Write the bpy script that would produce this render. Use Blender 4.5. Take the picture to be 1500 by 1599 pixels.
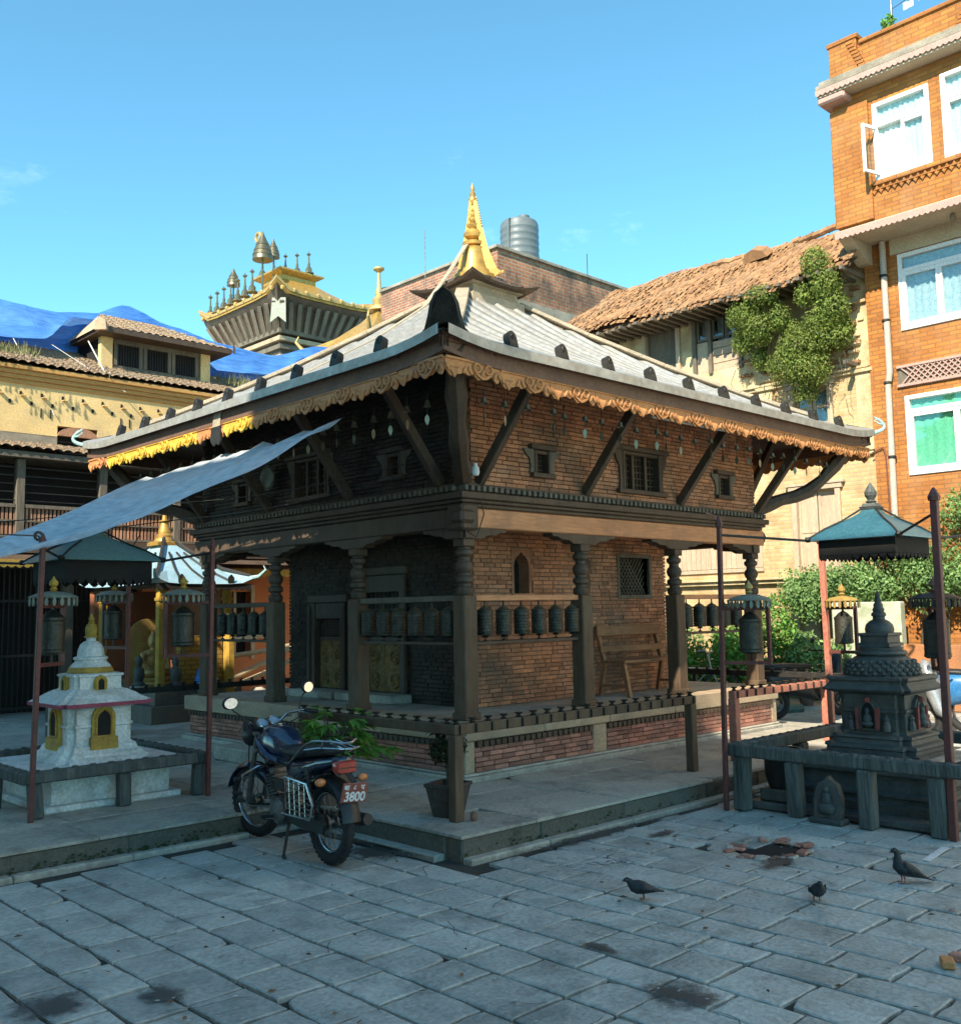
import bpy, bmesh, math, random
from mathutils import Vector, Matrix
random.seed(7)
R = math.radians
for o in list(bpy.data.objects): bpy.data.objects.remove(o)
sc = bpy.context.scene
col = sc.collection

# ------------------------------------------------------------------ camera
cam_d = bpy.data.cameras.new('camera'); cam = bpy.data.objects.new('camera', cam_d); col.objects.link(cam)
cam_d.sensor_fit = 'HORIZONTAL'; cam_d.sensor_width = 36.0; cam_d.lens = 37.3
cam_d.clip_start = 0.05; cam_d.clip_end = 2000
_r = Vector((0.7227, -0.6910, -0.0184)).normalized(); _f = Vector((0.6889, 0.7180, 0.1001)).normalized()
_r = (_r - _f * _r.dot(_f)).normalized(); _u = _r.cross(_f)
cam.matrix_world = Matrix(((_r.x, _u.x, -_f.x, -4.754), (_r.y, _u.y, -_f.y, -5.202), (_r.z, _u.z, -_f.z, 1.7), (0, 0, 0, 1)))
sc.camera = cam
sc.render.resolution_x = 960; sc.render.resolution_y = 1024

# ------------------------------------------------------------------ sky, sun, exposure
SUN = Vector((-0.72, -0.26, 0.645)).normalized()
SUN_EL = math.asin(SUN.z)
world = bpy.data.worlds.new('World'); sc.world = world; world.use_nodes = True
wn = world.node_tree; bg = wn.nodes['Background']
sky = wn.nodes.new('ShaderNodeTexSky'); sky.sky_type = 'NISHITA'; sky.sun_disc = False
sky.sun_elevation = SUN_EL; sky.sun_rotation = math.atan2(SUN.x, SUN.y)
sky.air_density = 0.95; sky.dust_density = 0.1; sky.ozone_density = 2.6; sky.altitude = 3000
# thin wisps of cloud over the whole dome
geo = wn.nodes.new('ShaderNodeNewGeometry'); mp = wn.nodes.new('ShaderNodeMapping'); mp.inputs['Scale'].default_value = (2.2, 3.4, 6.5)
mp.inputs['Location'].default_value = (3.1, 1.7, 0.2)
nz = wn.nodes.new('ShaderNodeTexNoise'); nz.inputs['Scale'].default_value = 1.6; nz.inputs['Detail'].default_value = 8; nz.inputs['Roughness'].default_value = 0.62
rp = wn.nodes.new('ShaderNodeValToRGB'); rp.color_ramp.elements[0].position = 0.64; rp.color_ramp.elements[1].position = 1.0
rp.color_ramp.elements[0].color = (0, 0, 0, 1); rp.color_ramp.elements[1].color = (.22, .22, .22, 1)
mx = wn.nodes.new('ShaderNodeMixRGB'); mx.inputs[2].default_value = (9.0, 9.6, 10.2, 1)
wn.links.new(geo.outputs['Incoming'], mp.inputs['Vector']); wn.links.new(mp.outputs[0], nz.inputs['Vector'])
wn.links.new(nz.outputs['Fac'], rp.inputs[0]); wn.links.new(rp.outputs[0], mx.inputs[0])
tint = wn.nodes.new('ShaderNodeMixRGB'); tint.blend_type = 'MULTIPLY'; tint.inputs[0].default_value = 1; tint.inputs[2].default_value = (.56, .92, .78, 1)
wn.links.new(sky.outputs[0], tint.inputs[1]); wn.links.new(tint.outputs[0], mx.inputs[1]); wn.links.new(mx.outputs[0], bg.inputs['Color'])
bg.inputs['Strength'].default_value = 0.106
sun_d = bpy.data.lights.new('sun', 'SUN'); sun = bpy.data.objects.new('sun', sun_d); col.objects.link(sun)
sun_d.energy = 2.25; sun_d.angle = R(0.6); sun_d.color = (1.0, 0.9, 0.74)
sun.rotation_euler = SUN.to_track_quat('Z', 'Y').to_euler(); sun.location = (-20, -15, 25)
vs = sc.view_settings; vs.view_transform = 'Standard'; vs.look = 'None'; vs.gamma = 1; vs.use_curve_mapping = False
vs.exposure = 2.2

# ------------------------------------------------------------------ mesh builder
class MB:
    def __init__(s): s.v = []; s.f = []
    def add(s, vs_, fs):
        o = len(s.v); s.v += [tuple(p) for p in vs_]; s.f += [tuple(i + o for i in f) for f in fs]; return s
    def box(s, x0, x1, y0, y1, z0, z1, c=0.0):
        if x0 > x1: x0, x1 = x1, x0
        if y0 > y1: y0, y1 = y1, y0
        if z0 > z1: z0, z1 = z1, z0
        if c <= 0:
            return s.add([(x0,y0,z0),(x1,y0,z0),(x1,y1,z0),(x0,y1,z0),(x0,y0,z1),(x1,y0,z1),(x1,y1,z1),(x0,y1,z1)],
                         [(3,2,1,0),(4,5,6,7),(0,1,5,4),(1,2,6,5),(2,3,7,6),(3,0,4,7)])
        c = min(c, (x1-x0)*.45, (y1-y0)*.45, (z1-z0)*.45)
        vs_ = []; idx = {}
        X = (x0, x1); Y = (y0, y1); Z = (z0, z1); sg = (1, -1)
        for i in (0, 1):
            for j in (0, 1):
                for k in (0, 1):
                    for a in range(3):
                        p = [X[i]+(sg[i]*c if a != 0 else 0), Y[j]+(sg[j]*c if a != 1 else 0), Z[k]+(sg[k]*c if a != 2 else 0)]
                        idx[i,j,k,a] = len(vs_); vs_.append(p)
        F = []
        for k in (0, 1):
            F.append([idx[0,0,k,2], idx[1,0,k,2], idx[1,1,k,2], idx[0,1,k,2]])
            F.append([idx[0,k,0,1], idx[1,k,0,1], idx[1,k,1,1], idx[0,k,1,1]])
            F.append([idx[k,0,0,0], idx[k,1,0,0], idx[k,1,1,0], idx[k,0,1,0]])
        for i in (0, 1):
            for j in (0, 1):
                F.append([idx[i,j,0,0], idx[i,j,1,0], idx[i,j,1,1], idx[i,j,0,1]])
                F.append([idx[i,0,j,0], idx[i,1,j,0], idx[i,1,j,2], idx[i,0,j,2]])
                F.append([idx[0,i,j,1], idx[1,i,j,1], idx[1,i,j,2], idx[0,i,j,2]])
                for k in (0, 1): F.append([idx[i,j,k,0], idx[i,j,k,1], idx[i,j,k,2]])
        return s.add(vs_, F)
    def bar(s, a, b, w, h, up=(0, 0, 1), c=0.0):
        a = Vector(a); b = Vector(b); d = b - a; L = d.length; d.normalize(); up = Vector(up)
        sd = d.cross(up)
        if sd.length < 1e-4: sd = d.cross(Vector((1, 0, 0)))
        sd.normalize(); u = sd.cross(d)
        t = MB().box(0, L, -w/2, w/2, -h/2, h/2, c)
        s.add([a + d*p[0] + sd*p[1] + u*p[2] for p in t.v], t.f); return s
    def tube(s, pts, r, n=8, cap=True):
        pts = [Vector(p) for p in pts]; m = len(pts); rr = r if isinstance(r, (list, tuple)) else [r]*m
        t0 = (pts[1]-pts[0]).normalized(); nrm = t0.orthogonal().normalized(); vs_ = []
        for i, p in enumerate(pts):
            t = (pts[min(i+1, m-1)] - pts[max(i-1, 0)]).normalized()
            nrm = (nrm - t*nrm.dot(t)).normalized(); bn = t.cross(nrm)
            for k in range(n):
                a = 2*math.pi*k/n; vs_.append(p + (nrm*math.cos(a) + bn*math.sin(a))*rr[i])
        fs = [(i*n+k, i*n+(k+1) % n, (i+1)*n+(k+1) % n, (i+1)*n+k) for i in range(m-1) for k in range(n)]
        if cap: fs += [tuple(range(n-1, -1, -1)), tuple((m-1)*n+k for k in range(n))]
        return s.add(vs_, fs)
    def lathe(s, prof, c=(0, 0, 0), n=20, sx=1, sy=1, rot=0):
        vs_ = []; m = len(prof)
        for (r, z) in prof:
            for k in range(n):
                a = 2*math.pi*k/n + rot; vs_.append((c[0]+r*sx*math.cos(a), c[1]+r*sy*math.sin(a), c[2]+z))
        fs = [(i*n+k, i*n+(k+1) % n, (i+1)*n+(k+1) % n, (i+1)*n+k) for i in range(m-1) for k in range(n)]
        fs += [tuple(range(n-1, -1, -1)), tuple((m-1)*n+k for k in range(n))]
        return s.add(vs_, fs)
    def sqlathe(s, prof, c=(0, 0, 0), red=0.0, rz=0.0):
        """stack of square (optionally redented) rings: prof = (half size, z)"""
        vs_ = []; ca, sa = math.cos(rz), math.sin(rz)
        for (h, z) in prof:
            if red: 
                q = h*(1-red); ring = [(-q,-h),(q,-h),(q,-q),(h,-q),(h,q),(q,q),(q,h),(-q,h),(-q,q),(-h,q),(-h,-q),(-q,-q)]
            else: ring = [(-h,-h),(h,-h),(h,h),(-h,h)]
            n = len(ring)
            vs_ += [(c[0]+a*ca-b*sa, c[1]+a*sa+b*ca, c[2]+z) for a, b in ring]
        m = len(prof)
        fs = [(i*n+k, i*n+(k+1) % n, (i+1)*n+(k+1) % n, (i+1)*n+k) for i in range(m-1) for k in range(n)]
        fs += [tuple(range(n-1, -1, -1)), tuple((m-1)*n+k for k in range(n))]
        return s.add(vs_, fs)
    def prism(s, out, o, u, v, d):
        """outline (a,b) in plane o + a*u + b*v, extruded by vector d"""
        o = Vector(o); u = Vector(u); v = Vector(v); d = Vector(d); n = len(out)
        P = [o + u*a + v*b for a, b in out]
        return s.add(P + [p + d for p in P], [tuple(range(n-1, -1, -1)), tuple(range(n, 2*n))] + [(k, (k+1) % n, n+(k+1) % n, n+k) for k in range(n)])
    def ring(s, c, R_, r, u, v, n=14, m=6):
        c = Vector(c); u = Vector(u).normalized(); v = Vector(v).normalized(); w = u.cross(v)
        vs_ = []
        for i in range(n):
            a = 2*math.pi*i/n; e = u*math.cos(a) + v*math.sin(a)
            for j in range(m):
                b = 2*math.pi*j/m; vs_.append(c + e*(R_ + r*math.cos(b)) + w*(r*math.sin(b)))
        return s.add(vs_, [(i*m+j, ((i+1) % n)*m+j, ((i+1) % n)*m+(j+1) % m, i*m+(j+1) % m) for i in range(n) for j in range(m)])
    def ell(s, c, rx, ry, rz, n=12, m=8, mat=None):
        vs_ = []
        for i in range(m+1):
            t = math.pi*i/m
            for k in range(n):
                a = 2*math.pi*k/n; p = Vector((rx*math.sin(t)*math.cos(a), ry*math.sin(t)*math.sin(a), rz*math.cos(t)))
                if mat: p = mat @ p
                vs_.append((c[0]+p.x, c[1]+p.y, c[2]+p.z))
        return s.add(vs_, [(i*n+k, (i+1)*n+k, (i+1)*n+(k+1) % n, i*n+(k+1) % n) for i in range(m) for k in range(n)])
    def loft(s, rings, cap=True):
        n = len(rings[0]); vs_ = [p for r in rings for p in r]; m = len(rings)
        fs = [(i*n+k, i*n+(k+1) % n, (i+1)*n+(k+1) % n, (i+1)*n+k) for i in range(m-1) for k in range(n)]
        if cap: fs += [tuple(range(n-1, -1, -1)), tuple((m-1)*n+k for k in range(n))]
        return s.add(vs_, fs)
    def grid(s, P):
        """P: rows of points"""
        n = len(P[0]); vs_ = [p for r in P for p in r]
        return s.add(vs_, [(i*n+k, i*n+k+1, (i+1)*n+k+1, (i+1)*n+k) for i in range(len(P)-1) for k in range(n-1)])
    def xf(s, M):
        s.v = [tuple(M @ Vector(p)) for p in s.v]; return s
    def mesh(s, name, mat, smooth=False, off=(0, 0, 0)):
        me = bpy.data.meshes.new(name)
        me.from_pydata([(p[0]-off[0], p[1]-off[1], p[2]-off[2]) for p in s.v], [], s.f)
        if len(s.v) < 60000:
            b = bmesh.new(); b.from_mesh(me); bmesh.ops.recalc_face_normals(b, faces=b.faces); b.to_mesh(me); b.free()
        if smooth:
            for p in me.polygons: p.use_smooth = True
            if smooth != 'all':
                try: me.set_sharp_from_angle(angle=R(38))
                except Exception: pass
        if mat: me.materials.append(mat)
        return me
    def build(s, name, mat, parent=None, smooth=False, local=False):
        off = (0, 0, 0)
        if parent is not None and not local:
            off = Vector(); q = parent
            while q is not None: off = off + q.location; q = q.parent
        o = bpy.data.objects.new(name, s.mesh(name, mat, smooth, off)); col.objects.link(o); o.parent = parent
        return o

def tag(o, label, cat, group=None):
    o['label'] = label; o['category'] = cat
    if group: o['group'] = group
    return o
def struct(o): o['kind'] = 'structure'; return o
def stuff(o): o['kind'] = 'stuff'; return o
def thing(name, label, cat, loc=(0, 0, 0), rz=0.0, group=None):
    o = bpy.data.objects.new(name, None); col.objects.link(o); o.location = loc; o.rotation_euler = (0, 0, rz)
    o.empty_display_size = 0.2
    return tag(o, label, cat, group)
def inst(name, me, parent, loc, scale=(1, 1, 1), rot=(0, 0, 0)):
    o = bpy.data.objects.new(name, me); col.objects.link(o); o.parent = parent
    off = Vector(); q = parent
    while q is not None: off = off + q.location; q = q.parent
    o.location = Vector(loc) - off; o.scale = scale; o.rotation_euler = rot; return o
def dup(root, loc, rz=0.0, label=None, parent=None):
    r = root.copy(); col.objects.link(r); r.location = loc; r.rotation_euler = (0, 0, rz)
    if label: r['label'] = label
    def rec(src, dst):
        for ch in list(src.children):
            c = ch.copy(); col.objects.link(c); c.parent = dst; rec(ch, c)
    rec(root, r); return r
ORD = ['first','second','third','fourth','fifth','sixth','seventh','eighth','ninth','tenth','eleventh','twelfth','thirteenth','fourteenth','fifteenth','sixteenth','seventeenth','eighteenth','nineteenth','twentieth','twenty-first','twenty-second','twenty-third','twenty-fourth','twenty-fifth','twenty-sixth','twenty-seventh','twenty-eighth']

def holed(u0, u1, z0, z1, ops):
    """rectangles covering u0..u1 x z0..z1 without the openings (ua,ub,za,zb)"""
    us = sorted({u0, u1, *[min(max(o[0], u0), u1) for o in ops], *[min(max(o[1], u0), u1) for o in ops]}); out = []
    for a, b in zip(us, us[1:]):
        if b - a < 1e-4: continue
        m = (a+b)/2; cuts = sorted([(max(o[2], z0), min(o[3], z1)) for o in ops if o[0] < m < o[1] and min(o[3], z1) > max(o[2], z0)])
        z = z0
        for c0, c1 in cuts:
            if c0 > z + 1e-4: out.append((a, b, z, c0))
            z = max(z, c1)
        if z < z1 - 1e-4: out.append((a, b, z, z1))
    return out

# ------------------------------------------------------------------ materials
def nodes_of(name):
    m = bpy.data.materials.new(name); m.use_nodes = True; t = m.node_tree
    return m, t, t.nodes['Principled BSDF']
def c4(c): return (c[0], c[1], c[2], 1)
def MAT(name, c1, c2=None, scale=3.0, rough=0.75, bump=0.15, metal=0.0, rnd=0.0, fine=40.0, dirt=None, dirt_amt=0.5, dirt_scale=1.2, spec=0.4, coat=0.0, stretch=(1, 1, 1), trans=0.0, rough2=None, bdist=0.004, emit=0, pale=None, pale_amt=.5, pale_scale=1.7):
    m, t, b = nodes_of(name); N = t.nodes; L = t.links
    c2 = c2 or tuple(x*0.7 for x in c1)
    g = N.new('ShaderNodeNewGeometry'); mpn = N.new('ShaderNodeMapping'); mpn.inputs['Scale'].default_value = stretch
    L.new(g.outputs['Position'], mpn.inputs['Vector'])
    n1 = N.new('ShaderNodeTexNoise'); n1.inputs['Scale'].default_value = scale; n1.inputs['Detail'].default_value = 5; n1.inputs['Roughness'].default_value = 0.6
    L.new(mpn.outputs[0], n1.inputs['Vector'])
    r1 = N.new('ShaderNodeValToRGB'); r1.color_ramp.elements[0].position = 0.32; r1.color_ramp.elements[1].position = 0.7
    r1.color_ramp.elements[0].color = c4(c1); r1.color_ramp.elements[1].color = c4(c2)
    L.new(n1.outputs['Fac'], r1.inputs[0]); out = r1.outputs[0]
    n2 = N.new('ShaderNodeTexNoise'); n2.inputs['Scale'].default_value = fine; n2.inputs['Detail'].default_value = 4
    L.new(mpn.outputs[0], n2.inputs['Vector'])
    mr = N.new('ShaderNodeMapRange'); mr.inputs[1].default_value = 0.3; mr.inputs[2].default_value = 0.7; mr.inputs[3].default_value = 0.78; mr.inputs[4].default_value = 1.18
    L.new(n2.outputs['Fac'], mr.inputs[0])
    ml = N.new('ShaderNodeMixRGB'); ml.blend_type = 'MULTIPLY'; ml.inputs[0].default_value = 1
    L.new(out, ml.inputs[1]); L.new(mr.outputs[0], ml.inputs[2]); out = ml.outputs[0]
    if rnd:
        oi = N.new('ShaderNodeObjectInfo'); ad = N.new('ShaderNodeMath'); ad.operation = 'ADD'
        L.new(oi.outputs['Random'], ad.inputs[0]); L.new(g.outputs['Random Per Island'], ad.inputs[1])
        fr = N.new('ShaderNodeMath'); fr.operation = 'FRACT'; L.new(ad.outputs[0], fr.inputs[0])
        m2 = N.new('ShaderNodeMapRange'); m2.inputs[3].default_value = 1-rnd; m2.inputs[4].default_value = 1+rnd; L.new(fr.outputs[0], m2.inputs[0])
        mm = N.new('ShaderNodeMixRGB'); mm.blend_type = 'MULTIPLY'; mm.inputs[0].default_value = 1
        L.new(out, mm.inputs[1]); L.new(m2.outputs[0], mm.inputs[2]); out = mm.outputs[0]
    if dirt:
        n3 = N.new('ShaderNodeTexNoise'); n3.inputs['Scale'].default_value = dirt_scale; n3.inputs['Detail'].default_value = 7; n3.inputs['Roughness'].default_value = 0.68
        L.new(g.outputs['Position'], n3.inputs['Vector'])
        r3 = N.new('ShaderNodeValToRGB'); r3.color_ramp.elements[0].position = 0.48; r3.color_ramp.elements[1].position = 0.68
        r3.color_ramp.elements[0].color = (0, 0, 0, 1); r3.color_ramp.elements[1].color = (dirt_amt,)*3 + (1,)
        L.new(n3.outputs['Fac'], r3.inputs[0]); md = N.new('ShaderNodeMixRGB'); md.inputs[2].default_value = c4(dirt)
        L.new(r3.outputs[0], md.inputs[0]); L.new(out, md.inputs[1]); out = md.outputs[0]
    if pale:
        n4 = N.new('ShaderNodeTexNoise'); n4.inputs['Scale'].default_value = pale_scale; n4.inputs['Detail'].default_value = 10; n4.inputs['Roughness'].default_value = 0.75
        ofs = N.new('ShaderNodeVectorMath'); ofs.operation = 'ADD'; ofs.inputs[1].default_value = (7.3, 2.1, 4.4); L.new(g.outputs['Position'], ofs.inputs[0]); L.new(ofs.outputs[0], n4.inputs['Vector'])
        r4 = N.new('ShaderNodeValToRGB'); r4.color_ramp.elements[0].position = 0.5; r4.color_ramp.elements[1].position = 0.72
        r4.color_ramp.elements[0].color = (0, 0, 0, 1); r4.color_ramp.elements[1].color = (pale_amt,)*3 + (1,)
        L.new(n4.outputs['Fac'], r4.inputs[0]); mq4 = N.new('ShaderNodeMixRGB'); mq4.inputs[2].default_value = c4(pale)
        L.new(r4.outputs[0], mq4.inputs[0]); L.new(out, mq4.inputs[1]); out = mq4.outputs[0]
    L.new(out, b.inputs['Base Color'])
    if rough2 is not None:
        mq = N.new('ShaderNodeMapRange'); mq.inputs[1].default_value = 0.35; mq.inputs[2].default_value = 0.65; mq.inputs[3].default_value = rough; mq.inputs[4].default_value = rough2
        L.new(n1.outputs['Fac'], mq.inputs[0]); L.new(mq.outputs[0], b.inputs['Roughness'])
    else: b.inputs['Roughness'].default_value = rough
    b.inputs['Metallic'].default_value = metal; b.inputs['Specular IOR Level'].default_value = spec
    if coat: b.inputs['Coat Weight'].default_value = coat; b.inputs['Coat Roughness'].default_value = 0.08
    if trans: b.inputs['Transmission Weight'].default_value = trans
    if bump:
        bp = N.new('ShaderNodeBump'); bp.inputs['Strength'].default_value = bump*3; bp.inputs['Distance'].default_value = bdist
        a2 = N.new('ShaderNodeMath'); a2.operation = 'ADD'; L.new(n1.outputs['Fac'], a2.inputs[0]); L.new(n2.outputs['Fac'], a2.inputs[1])
        L.new(a2.outputs[0], bp.inputs['Height']); L.new(bp.outputs[0], b.inputs['Normal'])
    return m
def BRICKMAT(name, c1, c2, mortar, axis, bw=0.22, bh=0.065, ms=0.012, rough=0.85, dirt=None, dirt_amt=0.5, bump=0.6):
    """far brickwork: axis 'x' = wall runs along x, 'y' = along y"""
    m, t, b = nodes_of(name); N = t.nodes; L = t.links
    g = N.new('ShaderNodeNewGeometry'); sp = N.new('ShaderNodeSeparateXYZ'); L.new(g.outputs['Position'], sp.inputs[0])
    cb = N.new('ShaderNodeCombineXYZ'); L.new(sp.outputs[0 if axis == 'x' else 1], cb.inputs[0]); L.new(sp.outputs[2], cb.inputs[1])
    br = N.new('ShaderNodeTexBrick'); L.new(cb.outputs[0], br.inputs['Vector'])
    br.inputs['Color1'].default_value = c4(c1); br.inputs['Color2'].default_value = c4(c2); br.inputs['Mortar'].default_value = c4(mortar)
    br.inputs['Scale'].default_value = 1; br.inputs['Brick Width'].default_value = bw; br.inputs['Row Height'].default_value = bh
    br.inputs['Mortar Size'].default_value = ms; br.inputs['Mortar Smooth'].default_value = 0.2
    n1 = N.new('ShaderNodeTexNoise'); n1.inputs['Scale'].default_value = 1.3; n1.inputs['Detail'].default_value = 8; n1.inputs['Roughness'].default_value = .65; L.new(g.outputs['Position'], n1.inputs['Vector'])
    mr = N.new('ShaderNodeMapRange'); mr.inputs[1].default_value = 0.3; mr.inputs[2].default_value = 0.7; mr.inputs[3].default_value = 0.7; mr.inputs[4].default_value = 1.22; L.new(n1.outputs['Fac'], mr.inputs[0])
    ml = N.new('ShaderNodeMixRGB'); ml.blend_type = 'MULTIPLY'; ml.inputs[0].default_value = 1; L.new(br.outputs['Color'], ml.inputs[1]); L.new(mr.outputs[0], ml.inputs[2])
    out = ml.outputs[0]
    if dirt:
        n3 = N.new('ShaderNodeTexNoise'); n3.inputs['Scale'].default_value = 0.9; n3.inputs['Detail'].default_value = 9; n3.inputs['Roughness'].default_value = .7
        mp3 = N.new('ShaderNodeMapping'); mp3.inputs['Scale'].default_value = (1.4, 1.4, .8); L.new(g.outputs['Position'], mp3.inputs['Vector']); L.new(mp3.outputs[0], n3.inputs['Vector'])
        r3 = N.new('ShaderNodeValToRGB'); r3.color_ramp.elements[0].position = 0.47; r3.color_ramp.elements[1].position = 0.62
        r3.color_ramp.elements[0].color = (0, 0, 0, 1); r3.color_ramp.elements[1].color = (dirt_amt,)*3 + (1,)
        L.new(n3.outputs['Fac'], r3.inputs[0]); md = N.new('ShaderNodeMixRGB'); md.inputs[2].default_value = c4(dirt)
        L.new(r3.outputs[0], md.inputs[0]); L.new(out, md.inputs[1]); out = md.outputs[0]
    L.new(out, b.inputs['Base Color']); b.inputs['Roughness'].default_value = rough; b.inputs['Specular IOR Level'].default_value = 0.25
    bp = N.new('ShaderNodeBump'); bp.inputs['Strength'].default_value = bump; bp.inputs['Distance'].default_value = 0.01; bp.invert = True
    L.new(br.outputs['Fac'], bp.inputs['Height']); L.new(bp.outputs[0], b.inputs['Normal'])
    return m
def LEAF(name, c1, c2, c3=None):
    m, t, b = nodes_of(name); N = t.nodes; L = t.links
    g = N.new('ShaderNodeNewGeometry'); r = N.new('ShaderNodeValToRGB'); L.new(g.outputs['Random Per Island'], r.inputs[0])
    r.color_ramp.elements[0].color = c4(c1); r.color_ramp.elements[1].color = c4(c2)
    if c3: e = r.color_ramp.elements.new(0.9); e.color = c4(c2); r.color_ramp.elements[-1].color = c4(c3)
    n = N.new('ShaderNodeTexNoise'); n.inputs['Scale'].default_value = 2.5; L.new(g.outputs['Position'], n.inputs['Vector'])
    mr = N.new('ShaderNodeMapRange'); mr.inputs[1].default_value = .3; mr.inputs[2].default_value = .7; mr.inputs[3].default_value = .7; mr.inputs[4].default_value = 1.25; L.new(n.outputs['Fac'], mr.inputs[0])
    ml = N.new('ShaderNodeMixRGB'); ml.blend_type = 'MULTIPLY'; ml.inputs[0].default_value = 1; L.new(r.outputs[0], ml.inputs[1]); L.new(mr.outputs[0], ml.inputs[2])
    L.new(ml.outputs[0], b.inputs['Base Color']); b.inputs['Roughness'].default_value = 0.5; b.inputs['Specular IOR Level'].default_value = 0.3
    tr = N.new('ShaderNodeBsdfTranslucent'); L.new(ml.outputs[0], tr.inputs['Color']); ms = N.new('ShaderNodeMixShader'); ms.inputs[0].default_value = 0.3
    L.new(b.outputs[0], ms.inputs[1]); L.new(tr.outputs[0], ms.inputs[2]); L.new(ms.outputs[0], t.nodes['Material Output'].inputs[0])
    return m
def TARP(name, c1, c2, tl=0.35, scale=2.0, stretch=(1, 1, 1)):
    m = MAT(name, c1, c2, scale=scale, rough=0.38, bump=0.35, fine=9, bdist=0.03, stretch=stretch); t = m.node_tree; N = t.nodes; L = t.links; b = N['Principled BSDF']
    tr = N.new('ShaderNodeBsdfTranslucent'); src = b.inputs['Base Color'].links[0].from_socket; L.new(src, tr.inputs['Color'])
    ms = N.new('ShaderNodeMixShader'); ms.inputs[0].default_value = tl; L.new(b.outputs[0], ms.inputs[1]); L.new(tr.outputs[0], ms.inputs[2]); L.new(ms.outputs[0], N['Material Output'].inputs[0])
    return m

m_paving = MAT('paving_stone', (.35, .365, .33), (.45, .455, .41), scale=2.6, rough=.42, rough2=.75, bump=.5, rnd=.15, fine=34, dirt=(.15, .165, .15), dirt_amt=.7, dirt_scale=3.1, bdist=.006, pale=(.55, .55, .5), pale_amt=.55, pale_scale=5)
m_dirt = MAT('joint_dirt', (.035, .036, .03), (.065, .06, .045), scale=8, rough=.95, bump=.3)
m_slab = MAT('platform_slab', (.33, .315, .265), (.42, .385, .315), scale=1.5, rough=.6, rough2=.8, bump=.4, rnd=.12, fine=30, dirt=(.13, .125, .1), dirt_amt=.7, dirt_scale=3.2, pale=(.52, .47, .38), pale_amt=.5, pale_scale=3)
m_kerb = MAT('kerb_stone', (.085, .08, .065), (.15, .14, .11), scale=3, rough=.85, bump=.4, rnd=.15, dirt=(.03, .035, .022), dirt_amt=.7, dirt_scale=3)
m_wet = MAT('wet_stone', (.045, .05, .05), (.075, .08, .08), scale=4, rough=.4, rough2=.6, bump=.2)
m_podium_stone = MAT('podium_stone', (.45, .33, .21), (.35, .26, .17), scale=2.5, rough=.75, bump=.25, rnd=.1, dirt=(.13, .11, .085), dirt_amt=.5, dirt_scale=2)
m_brick = MAT('temple_brick', (.45, .20, .10), (.33, .145, .074), scale=6, rough=.82, bump=.4, rnd=.3, fine=60, dirt=(.13, .09, .065), dirt_amt=.75, dirt_scale=1.5, pale=(.45, .30, .2), pale_amt=.5, pale_scale=2.3)
m_brick2 = MAT('podium_brick', (.42, .18, .12), (.3, .14, .10), scale=6, rough=.85, bump=.35, rnd=.36, fine=60, dirt=(.19, .165, .14), dirt_amt=.5, dirt_scale=2.6)
m_mortar = MAT('mortar', (.2, .15, .11), (.14, .105, .08), scale=6, rough=.95, bump=.3)
m_wood = MAT('dark_wood', (.06, .04, .027), (.1, .066, .042), scale=4, rough=.6, bump=.3, fine=30, stretch=(1, 1, .25))
m_woodx = MAT('beam_wood', (.60, .27, .125), (.47, .205, .095), scale=3, rough=.6, bump=.2, fine=24, stretch=(.2, .2, 2), dirt=(.2, .11, .07), dirt_amt=.45, dirt_scale=3)
m_woodg = MAT('grey_weathered_wood', (.17, .14, .1), (.1, .085, .065), scale=3, rough=.8, bump=.5, fine=28, stretch=(1, 1, .2))
m_post = MAT('old_post_wood', (.125, .076, .042), (.075, .046, .027), scale=3, rough=.7, bump=.45, fine=28, stretch=(1, 1, .2), dirt=(.13, .11, .075), dirt_amt=.5, dirt_scale=4)
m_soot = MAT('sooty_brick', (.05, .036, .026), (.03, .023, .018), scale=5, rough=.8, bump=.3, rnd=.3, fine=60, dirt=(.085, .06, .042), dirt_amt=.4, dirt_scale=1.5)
m_woodrot = MAT('rotten_post_wood', (.13, .14, .125), (.055, .06, .052), scale=9, rough=.9, bump=.8, fine=30, stretch=(1.5, 1.5, .22), bdist=.01)
m_bench = MAT('bench_wood', (.30, .15, .07), (.2, .1, .05), scale=3, rough=.5, bump=.15, fine=30, stretch=(.3, 1, 1))
m_fascia = MAT('fascia_board', (.17, .09, .055), (.11, .06, .04), scale=4, rough=.65, bump=.25, fine=30)
m_valance = MAT('carved_valance', (.55, .235, .08), (.42, .175, .06), scale=5, rough=.55, bump=.2, fine=40, dirt=(.22, .1, .05), dirt_amt=.4, dirt_scale=6)
m_valance_sun = MAT('sunlit_valance', (.72, .44, .05), (.6, .33, .04), scale=5, rough=.5, bump=.15)
m_roof = MAT('roof_sheet_metal', (.38, .375, .345), (.31, .30, .265), scale=2.0, rough=.38, rough2=.55, bump=.06, metal=.35, rnd=.06, fine=14, dirt=(.24, .2, .155), dirt_amt=.5, dirt_scale=2.4)
m_roof_shade_grime = MAT('roof_rib_shade_and_grime', (.10, .095, .08), (.19, .18, .155), scale=3.0, rough=.6, bump=.06, metal=.2, fine=14)
m_hip = MAT('hip_flashing', (.42, .34, .23), (.27, .23, .17), scale=4, rough=.7, bump=.3)
m_black = MAT('black_metal', (.018, .018, .017), (.035, .032, .028), scale=6, rough=.5, bump=.1)
m_iron = MAT('dark_iron', (.03, .03, .028), (.06, .055, .045), scale=9, rough=.5, bump=.2, metal=.6)
m_bronze = MAT('prayer_wheel_bronze', (.035, .037, .03), (.08, .074, .055), scale=14, rough=.42, bump=.5, metal=.55, fine=80)
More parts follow.
